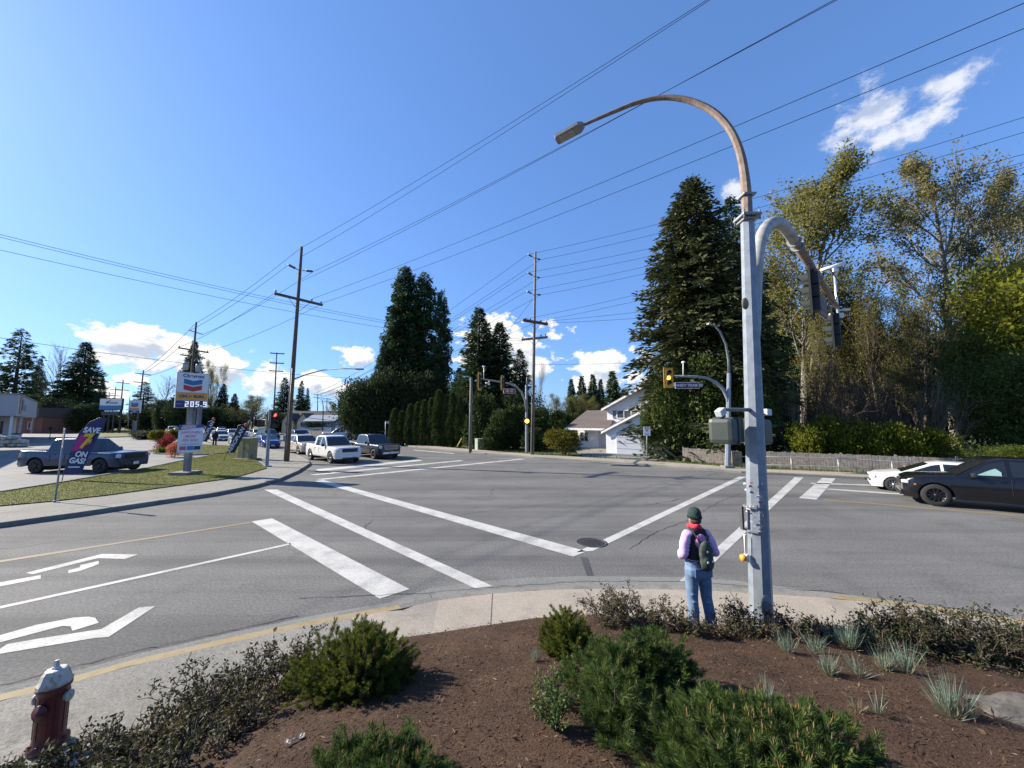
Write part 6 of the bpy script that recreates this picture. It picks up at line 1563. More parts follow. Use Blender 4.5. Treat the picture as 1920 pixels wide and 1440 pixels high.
# ------------------------------------------------------------------ fuel sign
SB = G(348, 889, .17); dS = SB.y
k_ = dS / F * 1.0
t = thing('fuel_sign', 'tall fuel station sign with blue and red chevrons and the price 205.9', 'fuel sign', SB)
POST = mat('grey_sign_post', (.15, .165, .185), .5, .2)
c0, c1, c2, c3 = [at(*p, dS) - SB for p in ((333, 698), (394, 701), (388, 766), (327, 764))]
zt, zb = (c0.z + c1.z) / 2, (c2.z + c3.z) / 2; cx = (c0.x + c1.x + c2.x + c3.x) / 4; w = (c1.x - c0.x) / 1.31; H_ = zt - zb
mb = MB(); mb.cbox((0.02, .05, zb / 2), (.26, .26, zb + .2), .02); mb.build('post', POST, t)
mb = MB(); mb.cbox((.38, .12, zb - .55), (.14, .2, 1.3), .02); mb.cbox((-.16, .14, zb - .55), (.16, .16, 1.3), .02, 1); mb.build('upper_post', [POST, GALV], t)
mb = MB(); mb.cbox((0, 0, .04), (1.0, 1.0, .22), .03); mb.build('footing', CONCG, t)
cab = bpy.data.objects.new('cabinet', None); link(cab, t); cab.location = (cx, 0, zb); cab.rotation_euler = (0, 0, R(45))
mb = MB(); mb.cbox((0, .0, H_ / 2), (w, .34, H_), .02, 0); mb.build('case', mat('sign_case', (.42, .43, .44), .4, .3), cab)
yf = -.175
SWHITE = mat('sign_white', (.62, .63, .64), .35, var=.03); SORANGE = mat('sign_orange', (.62, .28, .015), .4); SNAVY = mat('sign_deep_blue', (.010, .028, .16), .4); STEAL = mat('chevron_blue', (.006, .13, .30), .35); SRED = mat('chevron_red', (.40, .012, .03), .35)
def face(x0, x1, z0, z1, m_, y=yf, nm='panel'):
    mb = MB(); mb.box(((x0 + x1) / 2 * w, y, (z0 + z1) / 2 * H_), ((x1 - x0) * w, .012, (z1 - z0) * H_)); return mb.build(nm, m_, cab)
face(-.47, .47, .44, .975, SWHITE); face(-.47, .47, .22, .425, SORANGE); face(-.47, .47, .01, .205, SNAVY)
def chev(z, m_):
    a, hgt, dip = .28 * w, .135 * H_, .055 * H_
    mb = MB(); mb.plate([(-a, z), (-a, z + hgt), (0, z + hgt - dip), (a, z + hgt), (a, z), (0, z - dip)], yf - .016, yf - .007); mb.build('chevron', m_, cab)
chev(.685 * H_, STEAL); chev(.515 * H_, SRED)
text('Chevron', .26, BLUEM, cab, (0, yf - .012, .90 * H_), off=.009, sx=.92, space=1.05)
text('ON', .20, SNAVY, cab, (-.27 * w, yf - .012, .32 * H_), off=.010, sx=1.05); text('THE', .07, SNAVY, cab, (-.06 * w, yf - .012, .32 * H_), off=.005); text('RUN', .20, SNAVY, cab, (.20 * w, yf - .012, .32 * H_), off=.010, sx=1.05)
mb = MB(); mb.box((.43 * w, yf - .012, .285 * H_), (.05, .01, .05)); mb.build('dot', REDM, cab)
LEDW = mat('price_digits', (.75, .76, .78), .4, emit=(.9, .92, 1), estr=.25)
text('REGULAR', .05, SWHITE, cab, (-.37 * w, yf - .012, .11 * H_), sx=1.0)
def led(parent, body, x, y, z, h, m_):
    SEG = {'2': 'abged', '0': 'abcdef', '5': 'afgcd', '9': 'abcdfg'}; w_ = h * .52; th = h * .17
    for ch in body:
        mb = MB()
        if ch == '.': mb.box((x + th * .5, y, z - h / 2 + th * .8), (th * 1.6, .012, th * 1.6)); mb.build('digit', m_, parent); x += th * 2.0; continue
        for k in SEG[ch]:
            if k in 'agd': mb.box((x + w_ / 2, y, z + {'a': h / 2 - th / 2, 'g': 0, 'd': -h / 2 + th / 2}[k]), (w_, .012, th))
            else: mb.box((x + (w_ - th / 2 if k in 'bc' else th / 2), y + .001, z + (h / 4 if k in 'bf' else -h / 4)), (th, .012, h / 2))
        mb.build('digit', m_, parent); x += w_ * 1.42
led(cab, '205.9', -.20 * w, yf - .013, .108 * H_, .30, LEDW)
# notice board on the same post
NB = [at(*p, dS - .25) for p in ((334, 795), (379, 799), (374, 848), (331, 847))]
c = sum(NB, Vector()) / 4; wn = (NB[1].x - NB[0].x) / 1.28; hn = NB[0].z - NB[3].z
t = thing('notice_board', 'white fuel savings notice board with pink lettering on the fuel sign post', 'notice board', c + Vector((.12, -.05, 0)), R(38))
mb = MB(); mb.cbox((0, .0, 0), (wn, .03, hn), .006); mb.build('board', mat('board_white', (.60, .62, .68), .5), t)
mb = MB(); mb.plate([(-wn / 2, hn / 2), (wn / 2, hn / 2), (wn / 2, hn * .40), (.1, hn * .37), (-wn / 2, hn * .30)], -.024, -.016); mb.build('header', mat('board_navy', (.03, .07, .20), .5), t)
mb = MB(); mb.plate([(-wn * .35, hn * .48), (wn * .2, hn * .49), (wn * .18, hn * .39), (-wn * .42, hn * .33)], -.03, -.025); mb.build('header_swoosh', mat('board_pink', (.55, .32, .40), .5), t)
PINKL = mat('pink_letters', (.55, .16, .26), .5)
for k, s_ in enumerate(('SAVE EVEN', 'MORE', 'ON GAS!')): text(s_, .17, PINKL, t, (0, -.02, hn * (.22 - .14 * k)), off=.004, sx=.95)
mb = MB(); mb.box((0, -.019, -hn * .20), (wn * .72, .006, .02)); mb.build('rule', SNAVY, t)
for (x, m_, s_) in ((-.28, mat('logo_red', (.42, .10, .14), .5), .26), (.02, mat('logo_blue', (.06, .14, .40), .5), .28), (.30, mat('logo_dark', (.02, .022, .05), .5), .26)):
    mb = MB(); mb.box((x * wn, -.019, -hn * .34), (s_, .008, s_ * .75)); mb.build('logo', m_, t)
# second, small fuel sign and the fitness sign
def small_sign():
    d_ = 72; b = at(252, 790, d_); b.z = .1
    t = thing('fuel_sign', 'small far fuel sign with chevrons beyond the driveway', 'fuel sign', b)
    r = lambda px, py, dd=0: at(px, py, d_ + dd) - b
    mb = MB(); mb.cbox((0, .1, 1.5), (.5, .4, 3.0), .03); mb.build('post', POST, t)
    p0, p1 = r(245, 751), r(265, 751); zt, zb = p0.z, r(245, 774).z; cx = (p0.x + p1.x) / 2; w = p1.x - p0.x; H_ = zt - zb
    mb = MB(); mb.cbox((cx, 0, (zt + zb) / 2), (w, .3, H_), .03); mb.build('case', SWHITE, t)
    mb = MB(); mb.box((cx, -.16, zb + H_ * .30), (w * .92, .02, H_ * .16)); mb.build('panel', SORANGE, t)
    mb = MB(); mb.box((cx, -.16, zb + H_ * .10), (w * 1.0, .02, H_ * .18)); mb.build('panel', SNAVY, t)
    for z, m_ in ((.68, STEAL), (.52, SRED)):
        a = .32 * w; hg = .13 * H_; dp = .05 * H_; mb = MB(); mb.plate([(cx - a, zb + z * H_), (cx - a, zb + z * H_ + hg), (cx, zb + z * H_ + hg - dp), (cx + a, zb + z * H_ + hg), (cx + a, zb + z * H_), (cx, zb + z * H_ - dp)], -.18, -.155); mb.build('chevron', m_, t)
    text('205.9', .38, SWHITE, t, (cx + .15, -.175, zb + H_ * .10), off=.012, sx=1.2)
    mb = MB(); mb.tube([r(243, 745), r(240, 800)], .07, 6); mb.build('side_post', POST, t)
small_sign()
d_ = 92; b = at(210, 790, d_); b.z = .1
t = thing('fitness_sign', 'wide white and blue fitness sign on dark posts on the far lawn', 'sign', b); r = lambda px, py, dd=0: at(px, py, d_ + dd) - b
p0, p1 = r(188, 747), r(231, 747); zb = r(188, 769).z; w = p1.x - p0.x; H_ = p0.z - zb; cx = (p0.x + p1.x) / 2
mb = MB(); mb.cbox((cx, .1, zb + H_ / 2), (w, .4, H_), .05); mb.build('case', BLACKM, t)
mb = MB(); mb.box((cx, -.11, zb + H_ * .68), (w * .94, .02, H_ * .56)); mb.build('panel', SWHITE, t)
mb = MB(); mb.box((cx, -.11, zb + H_ * .22), (w * .94, .02, H_ * .34)); mb.build('panel', mat('sign_teal_blue', (.02, .13, .28), .4), t)
text('fitness', 1.0, BLACKM, t, (cx + .3, -.13, zb + H_ * .64), off=.01, sx=1.1)
mb = MB(); mb.tube([(cx - 1.2 + 1.1 * math.sin(u), -.13, zb + H_ * .55 + .9 * u / 1.5 + .1) for u in np.linspace(0, 1.5, 8)], .06, 6); mb.build('swoosh', BLACKM, t)
for (px) in (196, 205, 214, 227):
    mb = MB(); mb.cbox((r(px, 770).x, .1, zb / 2), (.28, .28, zb), .02); mb.build('post', BLACKM, t)
mb = MB(); mb.cbox((r(206, 778).x, .05, r(206, 775).z), (4.2, .25, .9), .03); mb.build('reader_board', mat('dark_reader', (.02, .02, .024), .4), t)
for px in (199, 204, 209, 215, 221):
    mb = MB(); mb.box((r(px, 771).x, -.10, r(px, 771).z + .05), (.5, .03, .35)); mb.build('lamp', SWHITE, t)
# ------------------------------------------------------------------ feather flag, banners, parking sign
def cloth(name, outline, parent, o, th, m_, bow=.0):
    """cloth outline (points in x, z about o) with thickness and a gentle bow"""
    bm = bmesh.new(); vs = [bm.verts.new((p.x, 0, p.z)) for p in outline]; f = bm.faces.new(vs)
    bmesh.ops.triangulate(bm, faces=[f]); bmesh.ops.subdivide_edges(bm, edges=bm.edges[:], cuts=3, use_grid_fill=True)
    for v in bm.verts: v.co.y += bow * math.sin(v.co.z * 2.2 + v.co.x * 1.5)
    bmesh.ops.solidify(bm, geom=bm.faces[:], thickness=th)
    me = bpy.data.meshes.new(name); bm.to_mesh(me); bm.free(); me.materials.append(m_); ob = bpy.data.objects.new(name, me); link(ob, parent); return ob
dF = 18.6; b = G(119, 905, .17); b = Vector((b.x * dF / b.y, dF, .17))
t = thing('feather_flag', 'navy feather flag reading save on gas with a big yellow seven', 'flag', b); r = lambda px, py, dd=0: at(px, py, dF + dd) - b
FN = mat('flag_navy', (.018, .022, .095), .8, var=.1)
out = [r(*p) for p in ((119.5, 889), (127, 862), (132, 848), (142.5, 828), (150.5, 811), (159, 800), (168, 792.5), (177, 787), (185, 784.7), (201, 784.3), (195.5, 796), (186, 815), (176.5, 836), (163, 863), (153, 886), (136, 889))]
cloth('banner', out, t, b, .012, FN, .02)
mb = MB(); mb.tube([r(115, 906), r(119, 889, .02), r(127, 861, .02), r(142, 827, .02), r(150, 810, .02), r(168, 791.5, .02), r(185, 783.7, .02), r(201, 783.6, .02)], [.018, .017, .015, .013, .011, .009, .007, .005], 6); mb.build('pole', BLACKM, t)
cloth('magenta_patch', [r(p[0], p[1], -.035) + Vector((0, 0, 0)) for p in ((133, 847), (143, 828), (151, 815), (163, 815.5), (166, 826), (157, 842))], t, b, .006, mat('flag_magenta', (.34, .015, .16), .8)).location.y = -.035
cloth('orange_patch', [r(*p) for p in ((160, 836), (165, 824), (174, 823), (174, 829), (170, 832))], t, b, .006, mat('flag_coral', (.48, .10, .06), .8)).location.y = -.045
FW = mat('flag_white', (.58, .62, .70), .8); FY = mat('flag_yellow', (.60, .40, .02), .8)
def ft(s_, px, py, size, m_, sh=.25, rot=-.06, off=.012):
    p = r(px, py); return text(s_, size, m_, t, (p.x, -.06, p.z), (R(90), -rot, 0), off=off, shear=sh, ext=.004)
ft('SAVE', 174, 807, .36, FW); ft('7', 160, 828, .95, FY, .35, 0, .03); ft('¢', 171, 827, .28, mat('flag_peach', (.60, .30, .16), .8)); ft('ON', 154, 852, .36, FW); ft('GAS!', 146.5, 864, .36, FW)
mb = MB(); p = r(141, 875.5); mb.box((p.x, -.05, p.z), (.55, .006, .05)); mb.build('small_print', FW, t)
def banner(label, outl, base, d_, cx_cy, ang, size):
    b = at(base[0], base[1], d_); t = thing('banner_flag', label, 'banner', b); r = lambda px, py: at(px, py, d_) - b
    cloth('banner', [r(*p) for p in outl], t, b, .012, mat('banner_black', (.012, .012, .020), .75), .02)
    mb = MB(); mb.tube([Vector((0, 0, -.3)), r(*outl[0]) + Vector((0, .015, 0)), r(*outl[-1]) + Vector((0, .015, 0)), r(*outl[-2]) + Vector((0, .015, .02))], [.018, .016, .012, .008], 6); mb.build('pole', BLACKM, t)
    p = r(*cx_cy); text('AEROPLAN', size, FW, t, (p.x, -.04, p.z), (R(90), -ang, 0), off=.008)
    p = r(outl[-2][0] - 2.2, outl[-2][1] + 1.8); mb = MB(); mb.lathe([(0, -.02), (.14, -.018), (.15, 0)], 16, axis='Y', c=(p.x, -.03, p.z)); mb.build('roundel', mat('banner_coral', (.45, .08, .04), .7), t)
banner('black loyalty banner nearer the corner, leaning right', [(425, 849), (440, 849), (465, 801), (464.5, 795), (447, 797)], (416, 866), 27.5, (443.5, 825), R(62), .40)
banner('black loyalty banner behind the notice board, leaning right', [(378, 828), (388, 828), (403, 790), (403.5, 784), (389, 792)], (374, 842), 34, (390, 809), R(64), .40)
b = G(103, 940, .17); t = thing('parking_sign', 'narrow white parking sign on a leaning steel post by the kerb', 'parking sign', b); d_ = b.y; r = lambda px, py, dd=0: at(px, py, d_ + dd) - b
mb = MB(); mb.tube([Vector((0, 0, -.05)), r(122, 803)], .028, 6); mb.cbox((0, 0, .02), (.16, .1, .04), .01); mb.build('post', GALV, t)
top, bot = r(123.5, 803), r(118.5, 839); hh = top.z - bot.z; ang = math.atan2(top.x - bot.x, hh)
pl_ = bpy.data.objects.new('sign_plate', None); link(pl_, t); pl_.location = (top + bot) / 2 + Vector((0, -.04, 0)); pl_.rotation_euler = (0, ang, R(-35))
mb = MB(); mb.cbox((0, 0, 0), (.27, .012, hh), .005); mb.build('plate', mat('dull_white_plate', (.48, .49, .50), .5, var=.2, scale=8), pl_)
text('P', .16, mat('sign_grey_ink', (.06, .06, .07), .6), pl_, (0, -.01, hh * .36), off=.006); text('NO', .10, MATS['sign_grey_ink'], pl_, (0, -.01, -hh * .33), off=.004)
mb = MB(); mb.lathe([(.085, -.002), (.105, -.002), (.105, .002), (.085, .002)], 18, axis='Y', c=(0, -.012, hh * .36)); mb.build('ring', mat('faded_red', (.35, .08, .07), .6), pl_)
mb = MB(); mb.plate([(-.02, -.18), (.02, -.18), (.02, .0), (.09, .0), (0, .12), (-.09, .0), (-.02, .0)], -.014, -.008); mb.build('arrow', MATS['sign_grey_ink'], pl_)
# ------------------------------------------------------------------ boxes, posts, small signs
b = G(463, 861, .15); t = thing('utility_cabinet', 'grey utility cabinet painted with green and yellow graffiti', 'utility cabinet', b, R(-18))
m_, N, L, Pp = nt('graffiti'); tc = N.new('ShaderNodeTexCoord'); n1 = N.new('ShaderNodeTexNoise'); n1.inputs['Scale'].default_value = 2.6; n1.inputs['Detail'].default_value = 2; n1.inputs['Distortion'].default_value = 1.5; L.new(tc.outputs['Object'], n1.inputs['Vector'])
cr = N.new('ShaderNodeValToRGB'); cr.color_ramp.interpolation = 'CONSTANT'; e = cr.color_ramp.elements; e[0].color = (.17, .165, .15, 1); e[1].position = .47; e[1].color = (.22, .21, .06, 1)
for p, c in ((.53, (.30, .27, .04)), (.57, (.12, .14, .05)), (.62, (.16, .15, .17)), (.67, (.05, .05, .07))):
    k = cr.color_ramp.elements.new(p); k.color = (*c, 1)
L.new(n1.outputs['Fac'], cr.inputs[0]); L.new(cr.outputs[0], Pp.inputs['Base Color']); Pp.inputs['Roughness'].default_value = .6
mb = MB(); mb.cbox((0, 0, .82), (1.15, .7, 1.5), .02); mb.cbox((0, 0, 1.58), (1.2, .76, .05), .01); mb.build('body', m_, t)
mb = MB(); mb.box((0, -.355, .82), (.012, .01, 1.4)); mb.cbox((.1, -.365, .85), (.03, .03, .16), .008); mb.build('door_seam', BLACKM, t)
mb = MB(); mb.cbox((0, 0, .03), (1.6, 1.1, .10), .02); mb.build('plinth', CONCG, t)
b = G(900, 843, .12); t = thing('utility_cabinet', 'plain pale green utility cabinet on the far verge', 'utility cabinet', b, R(28))
mb = MB(); mb.cbox((0, 0, .55), (.85, .75, 1.1), .03); mb.cbox((0, 0, 1.1), (.9, .8, .06), .015); mb.build('body', mat('cabinet_green', (.23, .30, .23), .6, var=.1), t)
mb = MB(); mb.box((0, -.378, .55), (.012, .008, .95)); mb.cbox((.06, -.385, .6), (.03, .03, .12), .008); mb.build('door_seam', BLACKM, t)
b = at(723, 828, 45); t = thing('street_name_post', 'thin post with small street name blade beside the hedge row', 'street sign', b); r = lambda px, py: at(px, py, 45) - b
mb = MB(); mb.tube([Vector((0, 0, -.3)), r(723, 790)], .045, 6); mb.build('post', GALV, t)
mb = MB(); p = r(726, 792); mb.cbox((p.x, 0, p.z), (.48, .03, .28), .008); mb.build('blade', mat('blade_blue_grey', (.30, .34, .42), .5), t)
mb = MB(); p = r(722.5, 812); mb.cbox((p.x, 0, p.z), (.14, .05, .3), .01); mb.build('plate', WHITEM, t)
b = at(777, 830, 46.5); t = thing('board_trailer', 'white sign board on a small dark trailer in front of the hedge row', 'sign trailer', b); b_ = b
mb = MB(); mb.cbox((0, 0, .55), (1.0, .12, .85), .03); mb.build('board', mat('trailer_board', (.62, .66, .68), .5, var=.15, scale=3), t)
mb = MB(); mb.cbox((0, 0, .02), (1.2, .5, .18), .03); mb.tube([(-.5, 0, 0), (-1.3, -.1, -.05)], .03, 6); mb.build('chassis', DARKP, t)
for s_ in (-1, 1):
    mb = MB(); mb.lathe([(0, -.06), (.2, -.06), (.22, 0), (.2, .06), (0, .06)], 14, axis='Y', c=(0, s_ * .3, -.12)); mb.build('wheel', RUBBER, t)
mb = MB(); mb.box((-.05, -.065, .62), (.5, .008, .06)); mb.box((.1, -.065, .48), (.6, .008, .05)); mb.build('faded_print', mat('faded_print', (.30, .38, .42), .6), t)
b = G(1213, 865, .14); t = thing('yield_sign', 'white yield to traffic plate on a thin post by the far kerb', 'yield sign', b); r = lambda px, py, dd=0: at(px, py, b.y + dd) - b
mb = MB(); mb.tube([Vector((0, 0, -.05)), r(1213, 802)], .03, 6); mb.build('post', GALV, t)
p = (r(1206, 800) + r(1219, 817)) / 2; w = r(1219, 800).x - r(1206, 800).x; h = r(1206, 800).z - r(1206, 817).z
mb = MB(); mb.cbox((p.x, -.04, p.z), (w, .02, h), .006); mb.build('plate', WHITEM, t)
mb = MB(); mb.plate([(p.x - .17, p.z + .27), (p.x + .17, p.z + .27), (p.x, p.z - .06)], -.058, -.052); mb.build('triangle', REDM, t)
mb = MB(); mb.plate([(p.x - .085, p.z + .215), (p.x + .085, p.z + .215), (p.x, p.z + .05)], -.064, -.059); mb.build('triangle_inset', WHITEM, t)
text('YIELD', .13, BLACKM, t, (p.x, -.055, p.z - .24), sx=.9)
# ------------------------------------------------------------------ fences
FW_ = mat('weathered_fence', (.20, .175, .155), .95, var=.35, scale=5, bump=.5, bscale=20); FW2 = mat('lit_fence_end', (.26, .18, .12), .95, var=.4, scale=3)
def fence(label, A, B, h, name='wooden_fence', step=.14, lean=.0):
    A, B = Vector(A), Vector(B); t = thing(name, label, 'fence', A); d = B - A; L_ = d.length; rz = math.atan2(d.y, d.x); t.rotation_euler.z = rz
    mb = MB(); rng = np.random.default_rng(int(L_ * 10)); n = int(L_ / step)
    for i in range(n):
        hh = h * rng.uniform(.97, 1.02); mb.box((i * step + step / 2, rng.uniform(-.006, .006), hh / 2), (step * .93, .02, hh), 0, ry=rng.uniform(-.012, .012))
    mb.build('boards', FW_, t)
    for z in (h * .25, h * .85):
        mb = MB(); mb.box((L_ / 2, .035, z), (L_, .04, .09)); mb.build('rail', FW_, t)
    for i in range(int(L_ / 2.4) + 1):
        mb = MB(); mb.cbox((min(i * 2.4, L_ - .05), .08, h * .53), (.10, .10, h * 1.08), .01); mb.build('post', FW_, t)
    return t
fa, fb = at(1400, 790, 26.0), at(1800, 790, 20.6); fa.z = fb.z = 0
fence('weathered wooden board fence behind the pipe railing', fa, fb, 1.02)
fc, fd_ = at(1278, 790, 29.0), at(1384, 790, 26.5); fc.z = fd_.z = 0
fence('dark shaded board fence under the evergreen mass', fc, fd_, 1.0)
t = thing('fence_panel', 'sunlit reddish end board of the fence beside the right mast', 'fence panel', at(1378, 790, 25.3)); t.location.z = 0
mb = MB(); mb.prism([(-.33, 0), (.33, 0), (.33, .06), (-.33, .06)], 0, 1.02); mb.build('board', FW2, t)
t = thing('timber_prop', 'grey slanting timbers leaning under the evergreen by the yield sign', 'timber', at(1235, 790, 30)); t.location.z = 0
for (x, l) in ((0, 1.2), (.9, 1.3), (1.9, 1.2)):
    mb = MB(); mb.box((x, 0, .45), (.14, .08, l * 1.2), ry=-.9); mb.build('timber', WOODG, t)
PIPE = mat('railing_pipe', (.36, .36, .35), .5, .5, var=.15)
t = thing('pipe_railing', 'thin steel pipe railing along the far pavement at the right', 'railing', G(1420, 886, .14)); o_ = Vector(t.location)
pts = [at(1390, 856, 23.6), at(1483, 857, 22.6), at(1571, 859, 21.8), at(1672, 865, 20.6), at(1790, 872, 19.3)]
for dz_, nm_ in ((0, 'top_rail'), (-.48, 'mid_rail')):
    mb = MB(); mb.tube([p - o_ + Vector((0, 0, dz_)) for p in pts], .026, 7); mb.build(nm_, PIPE, t)
for p in pts[1:]:
    mb = MB(); mb.tube([Vector((p.x, p.y, 0)) - o_, p - o_], .028, 7); mb.build('post', PIPE, t)
# ------------------------------------------------------------------ hydrant
HY = G(90, 1397, .16); HT = at(92, 1237, HY.y); t = thing('fire_hydrant', 'dark red fire hydrant with rusty white bonnet at the lower left', 'fire hydrant', HY, R(12)); t.scale = (.68, .68, (HT.z - HY.z) / .842)
HR = mat('hydrant_red', (.085, .012, .016), .45, var=.25, scale=9, dirt=(.03, .008, .008), dscale=8, damt=.6, bump=.15, bscale=30)
HW = mat('hydrant_white', (.44, .43, .38), .6, var=.2, scale=8, dirt=(.28, .17, .08), dscale=11, damt=.9, bump=.15, bscale=40)
mb = MB(); mb.lathe([(.19, 0), (.19, .05), (.16, .06), (.145, .12), (.145, .52), (.15, .56), (.165, .575), (.165, .60), (.14, .602)], 28); 
for k in range(8):
    a = k * math.pi / 4; mb.tube([(math.cos(a) * .165, math.sin(a) * .165, .045), (math.cos(a) * .165, math.sin(a) * .165, .075)], .014, 6)
for k in range(10):
    a = k * math.pi / 5; mb.box((math.cos(a) * .144, math.sin(a) * .144, .32), (.012, .03, .40), rz=a)
mb.build('barrel', HR, t)
mb = MB(); mb.lathe([(.165, .603), (.168, .63), (.16, .64), (.145, .66), (.125, .72), (.10, .752), (.085, .756), (0, .758)], 10, smooth=False)
mb.build('bonnet', HW, t)
mb = MB(); mb.lathe([(.045, .757), (.035, .775), (.028, .78), (.024, .84), (0, .842)], 5, smooth=False); mb.build('operating_nut', mat('nut_grey', (.45, .47, .50), .4, .4), t)
for s_, m__ in ((-1, HW), (1, HW)):
    mb = MB(); mb.lathe([(.05, .10), (.05, .165), (.056, .167), (.056, .19), (.022, .195), (.02, .215), (0, .216)], 14, axis='X', c=(0, 0, .47))
    if s_ < 0:
        for i in range(len(mb.v)): mb.v[i] = Vector((-mb.v[i].x, mb.v[i].y, mb.v[i].z))
    mb.build('nozzle_cap', HW, t)
mb = MB(); mb.lathe([(.07, -.10), (.07, -.16), (.08, -.162), (.08, -.18), (.03, -.185), (.028, -.21), (0, -.212)], 16, axis='Y', c=(0, 0, .40)); mb.build('pumper_cap', HR, t)
# ------------------------------------------------------------------ buildings
def siding(name, col, step=.14):
    if name in MATS: return MATS[name]
    m, N, L, P = nt(name); tc = N.new('ShaderNodeTexCoord'); sp = N.new('ShaderNodeSeparateXYZ'); L.new(tc.outputs['Object'], sp.inputs[0])
    d = N.new('ShaderNodeMath'); d.operation = 'DIVIDE'; d.inputs[1].default_value = step; L.new(sp.outputs[2], d.inputs[0])
    f = N.new('ShaderNodeMath'); f.operation = 'FRACT'; L.new(d.outputs[0], f.inputs[0])
    r = N.new('ShaderNodeMapRange'); r.inputs[1].default_value = 0; r.inputs[2].default_value = .12; r.inputs[3].default_value = .62; r.inputs[4].default_value = 1; L.new(f.outputs[0], r.inputs[0])
    x = N.new('ShaderNodeMix'); x.data_type = 'RGBA'; x.blend_type = 'MULTIPLY'; x.inputs[0].default_value = 1; x.inputs[6].default_value = (*col, 1); L.new(r.outputs[0], x.inputs[7]); L.new(x.outputs[2], P.inputs['Base Color'])
    b = N.new('ShaderNodeBump'); b.inputs['Strength'].default_value = .6; b.inputs['Distance'].default_value = .03; L.new(f.outputs[0], b.inputs['Height']); L.new(b.outputs[0], P.inputs['Normal'])
    P.inputs['Roughness'].default_value = .6; MATS[name] = m; return m
SIDE = siding('white_siding', (.80, .81, .82)); SIDEG = siding('grey_siding', (.40, .42, .45)); SIDEB = siding('blue_siding', (.16, .20, .28)); SIDEY = siding('cream_siding', (.62, .52, .36))
ROOF = mat('asphalt_shingle', (.105, .085, .080), .95, var=.3, scale=7, bump=.5, bscale=25); ROOFD = mat('dark_shingle', (.06, .055, .055), .95, var=.3, scale=7, bump=.4, bscale=25); ROOFG = mat('grey_blue_roof', (.20, .23, .27), .8, var=.2)
TRIMW = mat('white_trim', (.70, .70, .70), .5); WING = mat('house_glass', (.05, .06, .07), .08, spec=.7); SHUT = mat('shutter_grey', (.16, .17, .18), .6); DOORG = mat('door_blue_grey', (.40, .43, .50), .5, var=.05)
def gable(mb, x0, x1, y0, y1, z0, z1, m=0, axis='y'):
    """walls with a gable at both ends; ridge runs along axis"""
    if axis == 'y':
        xm = (x0 + x1) / 2; F_ = [(x0, z0[0]), (x1, z0[0]), (x1, z0[1]), (xm, z1), (x0, z0[1])]
        vs = [(p[0], y0, p[1]) for p in F_] + [(p[0], y1, p[1]) for p in F_]
    else:
        ym = (y0 + y1) / 2; F_ = [(y0, z0[0]), (y1, z0[0]), (y1, z0[1]), (ym, z1), (y0, z0[1])]
        vs = [(x0, p[0], p[1]) for p in F_] + [(x1, p[0], p[1]) for p in F_]
    mb.add(vs, [(0, 1, 2, 3, 4), (9, 8, 7, 6, 5), (0, 5, 6, 1), (1, 6, 7, 2), (4, 3, 8, 9), (0, 4, 9, 5)], m)
def roofslab(mb, a, b, c, d, th=.14, m=0):
    a, b, c, d = map(Vector, (a, b, c, d)); n = (b - a).cross(d - a).normalized()
    if n.z < 0: n = -n
    lo = [a, b, c, d]; hi = [p + n * th for p in lo]
    mb.add(lo + hi, [(3, 2, 1, 0), (4, 5, 6, 7), (0, 1, 5, 4), (1, 2, 6, 5), (2, 3, 7, 6), (3, 0, 4, 7)], m)
def gable_roof(mb, x0, x1, y0, y1, ze, zr, ov=.35, axis='y', m=0):
    if axis == 'y':
        xm = (x0 + x1) / 2; s = (zr - ze) / (xm - x0)
        roofslab(mb, (x0 - ov, y0 - ov, ze - s * ov), (xm, y0 - ov, zr), (xm, y1 + ov, zr), (x0 - ov, y1 + ov, ze - s * ov), m=m)
        roofslab(mb, (xm, y0 - ov, zr), (x1 + ov, y0 - ov, ze - s * ov), (x1 + ov, y1 + ov, ze - s * ov), (xm, y1 + ov, zr), m=m)
    else:
        ym = (y0 + y1) / 2; s = (zr - ze) / (ym - y0)
        roofslab(mb, (x0 - ov, y0 - ov, ze - s * ov), (x1 + ov, y0 - ov, ze - s * ov), (x1 + ov, ym, zr), (x0 - ov, ym, zr), m=m)
        roofslab(mb, (x0 - ov, ym, zr), (x1 + ov, ym, zr), (x1 + ov, y1 + ov, ze - s * ov), (x0 - ov, y1 + ov, ze - s * ov), m=m)
def window(t, x, y, z, w, h, shutters=False, name='window'):
    mb = MB()
    for (cx, cz, sx, sz) in ((x, z + h / 2 + .04, w + .16, .08), (x, z - h / 2 - .04, w + .16, .08), (x - w / 2 - .04, z, .08, h), (x + w / 2 + .04, z, .08, h), (x, z, .05, h)): mb.box((cx, y - .04, cz), (sx, .06, sz))
    f = mb.build(name, TRIMW, t); mb = MB(); mb.box((x, y - .012, z), (w, .02, h)); mb.build('pane', WING, f)
    if shutters:
        for s in (-1, 1):
            mb = MB(); mb.box((x + s * (w / 2 + .26), y - .03, z), (.36, .05, h + .1)); mb.build('shutter', SHUT, f)
HX = at(1068, 790, 41); HX.z = 0
t = thing('house', 'white two storey house with brown roof, porch and garage behind the yellow bush', 'house', HX, R(-37)); t.scale = (1.12, 1, 1)
kx = 41 / F
mb = MB(); gable(mb, 3.25, 11.6, 1.5, 9.5, (0, 4.45), 6.75, 0); mb.build('wall', SIDE, t)                       # main block
mb = MB(); mb.prism([(.25, 1.2), (3.24, 1.2), (3.24, 8), (.25, 8)], 0, 2.35); mb.build('wall', SIDE, t)           # left wing
mb = MB(); gable(mb, 4.5, 10.4, -2.2, 1.49, (0, 2.15), 3.75, 0); mb.build('wall', SIDE, t)                       # garage
